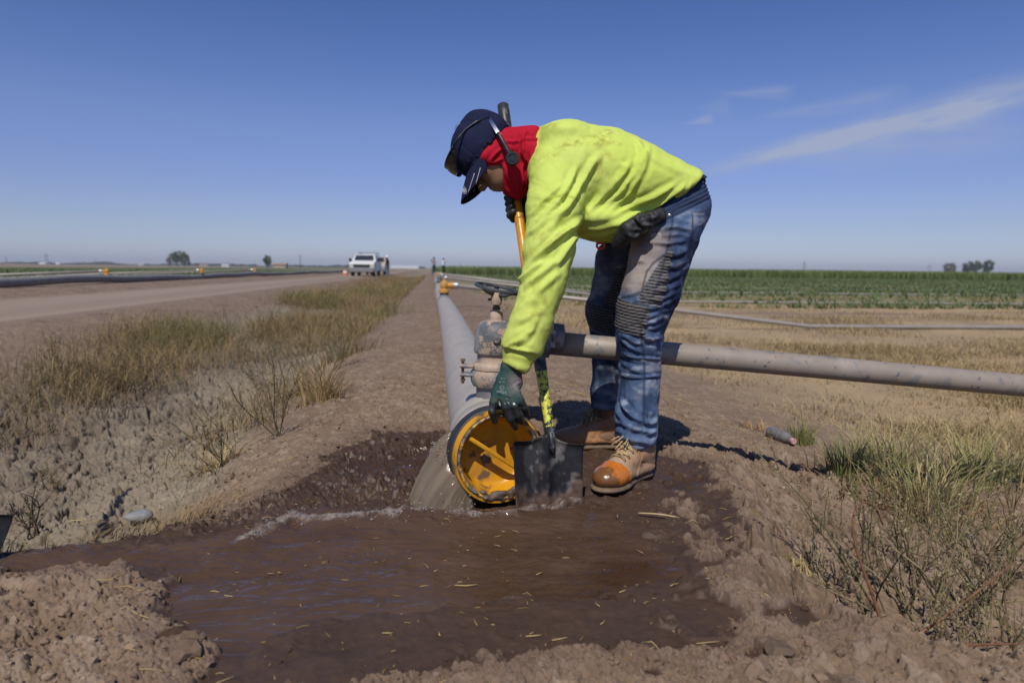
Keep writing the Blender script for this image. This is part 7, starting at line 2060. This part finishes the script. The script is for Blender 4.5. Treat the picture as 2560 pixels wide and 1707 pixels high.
# ------------------------------------------------------------------ dusty air over the fields
def haze():
    b = MB(); b.box((0, 1900, 19.0), (9000, 4600, 44))
    t = bpy.data.materials.new("dusty_air"); t.use_nodes = True; n = t.node_tree
    n.nodes.remove(n.nodes["Principled BSDF"])
    v = n.nodes.new("ShaderNodeVolumePrincipled"); v.inputs["Color"].default_value = (.80, .86, .96, 1); v.inputs["Density"].default_value = .00022; v.inputs["Anisotropy"].default_value = .1
    n.links.new(v.outputs[0], n.nodes["Material Output"].inputs["Volume"])
    tag(b.build("haze", t, smooth=False), "thin pale haze over the far fields", "haze", kind="stuff")
haze()
# ------------------------------------------------------------------ sky, sun, render settings
SUN_EL, SUN_AZ = R(52), R(180 + 12)       # behind the camera, a little to its left
w = bpy.data.worlds.new("World"); scene.world = w; w.use_nodes = True
nt = w.node_tree; bg = nt.nodes["Background"]
sky = nt.nodes.new("ShaderNodeTexSky"); sky.sky_type = 'NISHITA'; sky.sun_disc = False
sky.sun_elevation = SUN_EL; sky.sun_rotation = SUN_AZ; sky.altitude = 0; sky.air_density = 1.0; sky.dust_density = SKY_DUST; sky.ozone_density = 1.5
# thin streaks of high cloud, by direction in the sky
tc = nt.nodes.new("ShaderNodeTexCoord")
def wn(typ, ins=None, **kw):
    n = nt.nodes.new(typ)
    for k, v in kw.items(): setattr(n, k, v)
    for k, v in (ins or {}).items():
        if isinstance(v, bpy.types.NodeSocket): nt.links.new(v, n.inputs[k])
        else: n.inputs[k].default_value = v
    return n.outputs[0]
def wm(op, a, b=0.0): return wn("ShaderNodeMath", {0: a, 1: b}, operation=op)
sep = nt.nodes.new("ShaderNodeSeparateXYZ"); nt.links.new(tc.outputs["Generated"], sep.inputs[0])
px = wm('DIVIDE', sep.outputs[0], wm('MAXIMUM', sep.outputs[1], .05)); pz = wm('DIVIDE', sep.outputs[2], wm('MAXIMUM', sep.outputs[1], .05))
def streak(x0, z0, x1, z1, width, seed, gain, grow=1.0):
    """a wisp along the line from (x0, z0) to (x1, z1) on the plane of tangents y = 1"""
    L = math.hypot(x1 - x0, z1 - z0); ux, uz = (x1 - x0) / L, (z1 - z0) / L
    a = wm('ADD', wm('MULTIPLY', wm('SUBTRACT', px, x0), ux), wm('MULTIPLY', wm('SUBTRACT', pz, z0), uz))
    b = wm('ADD', wm('MULTIPLY', wm('SUBTRACT', px, x0), -uz), wm('MULTIPLY', wm('SUBTRACT', pz, z0), ux))
    v = wn("ShaderNodeCombineXYZ", {0: wm('MULTIPLY', a, 7.0), 1: wm('MULTIPLY', b, 46.0), 2: float(seed)})
    n = wn("ShaderNodeTexNoise", {"Vector": v, "Scale": 1.0, "Detail": 6.0, "Roughness": .6})
    v2 = wn("ShaderNodeCombineXYZ", {0: wm('MULTIPLY', a, 4.0), 1: wm('MULTIPLY', b, 10.0), 2: float(seed) + 5})
    n2 = wn("ShaderNodeTexNoise", {"Vector": v2, "Scale": 1.0, "Detail": 3.0})
    bb = wm('ADD', b, wm('MULTIPLY', wm('SUBTRACT', n2, .5), width * 1.2))
    wd = wm('MULTIPLY', wm('ADD', .55, wm('MULTIPLY', a, grow / L * .9)), width)
    g = wm('EXPONENT', wm('MULTIPLY', wm('POWER', wm('DIVIDE', bb, wd), 2.0), -1.0))
    e0 = wn("ShaderNodeMapRange", {0: a, 1: -.02, 2: L * .3, 3: 0.0, 4: 1.0}); e1 = wn("ShaderNodeMapRange", {0: a, 1: L * .75, 2: L * 1.05, 3: 1.0, 4: 0.0})
    nn = wn("ShaderNodeMapRange", {0: n, 1: .30, 2: .72, 3: .15, 4: 1.0})
    return wm('MULTIPLY', wm('MULTIPLY', wm('MULTIPLY', g, e0), wm('MULTIPLY', e1, nn)), gain)
def tp(u, v):
    r = ray(u, v); return r[0] / r[1], r[2] / r[1]
cl = None
for i, (u0, v0, u1, v1, wd, gain) in enumerate(((1745, 430, 2600, 225, .0135, 1.6), (1900, 395, 2600, 330, .022, .45), (1830, 235, 1985, 230, .006, .8), (1735, 306, 1785, 298, .005, .75), (1920, 290, 2270, 235, .009, .5), (1770, 268, 1830, 264, .012, .22), (2380, 225, 2620, 200, .012, .3))):
    x0, z0 = tp(u0, v0); x1, z1 = tp(u1, v1)
    s_ = streak(x0, z0, x1, z1, wd, i * 3.7, gain)
    cl = s_ if cl is None else wm('ADD', cl, s_)
front = wn("ShaderNodeMapRange", {0: sep.outputs[1], 1: .05, 2: .2, 3: 0.0, 4: 1.0})
cl = wm('MINIMUM', wm('MULTIPLY', cl, front), .7)
# clear dry air: the sky's own blue is deeper than the standard atmosphere's, and the horizon less yellow
rp = nt.nodes.new("ShaderNodeValToRGB"); nt.links.new(sep.outputs[2], rp.inputs[0]); el = rp.color_ramp.elements
TINT = ((.0, (.80, .90, 1.42)), (.019, (.79, .89, 1.38)), (.06, (.74, .79, 1.17)), (.12, (.74, .76, 1.17)), (.19, (.79, .815, 1.21)), (.265, (.65, .75, 1.18)), (.33, (.55, .69, 1.12)), (.6, (.5, .66, 1.1)))
while len(el) < len(TINT): el.new(.5)
for e_, (p_, c_t) in zip(el, TINT): e_.position = p_; e_.color = (*[q / 1.5 for q in c_t], 1)
tv = nt.nodes.new("ShaderNodeVectorMath"); tv.operation = 'MULTIPLY'; nt.links.new(rp.outputs[0], tv.inputs[0]); tv.inputs[1].default_value = (1.5, 1.5, 1.5)
sk2 = nt.nodes.new("ShaderNodeVectorMath"); sk2.operation = 'MULTIPLY'; nt.links.new(sky.outputs[0], sk2.inputs[0]); nt.links.new(tv.outputs[0], sk2.inputs[1])
mx = nt.nodes.new("ShaderNodeMix"); mx.data_type = 'RGBA'
nt.links.new(cl, mx.inputs[0]); nt.links.new(sk2.outputs[0], mx.inputs[6]); mx.inputs[7].default_value = (5.0, 5.5, 6.8, 1)
nt.links.new(mx.outputs[2], bg.inputs[0]); bg.inputs[1].default_value = SKY_STRENGTH
sl = bpy.data.lights.new("sun", 'SUN'); sl.energy = SUN_STRENGTH; sl.angle = R(.53); sl.color = (1.0, .955, .88)
so = bpy.data.objects.new("sun", sl); COL.objects.link(so)
sd_ = Vector((math.sin(SUN_AZ) * math.cos(SUN_EL), math.cos(SUN_AZ) * math.cos(SUN_EL), math.sin(SUN_EL)))
so.rotation_euler = sd_.to_track_quat('Z', 'Y').to_euler(); so.location = (-3, -8, 12)
scene.view_settings.view_transform = 'Standard'; scene.view_settings.look = 'None'
scene.view_settings.gamma = 1; scene.view_settings.exposure = EXPOSURE
scene.render.engine = 'CYCLES'
scene.cycles.use_denoising = True
try: scene.cycles.denoiser = 'OPENIMAGEDENOISE'
except Exception: pass
scene.cycles.max_bounces = 6; scene.cycles.diffuse_bounces = 2; scene.cycles.glossy_bounces = 3; scene.cycles.transmission_bounces = 5; scene.cycles.transparent_max_bounces = 8
scene.cycles.caustics_reflective = False; scene.cycles.caustics_refractive = False
scene.cycles.sample_clamp_indirect = 4
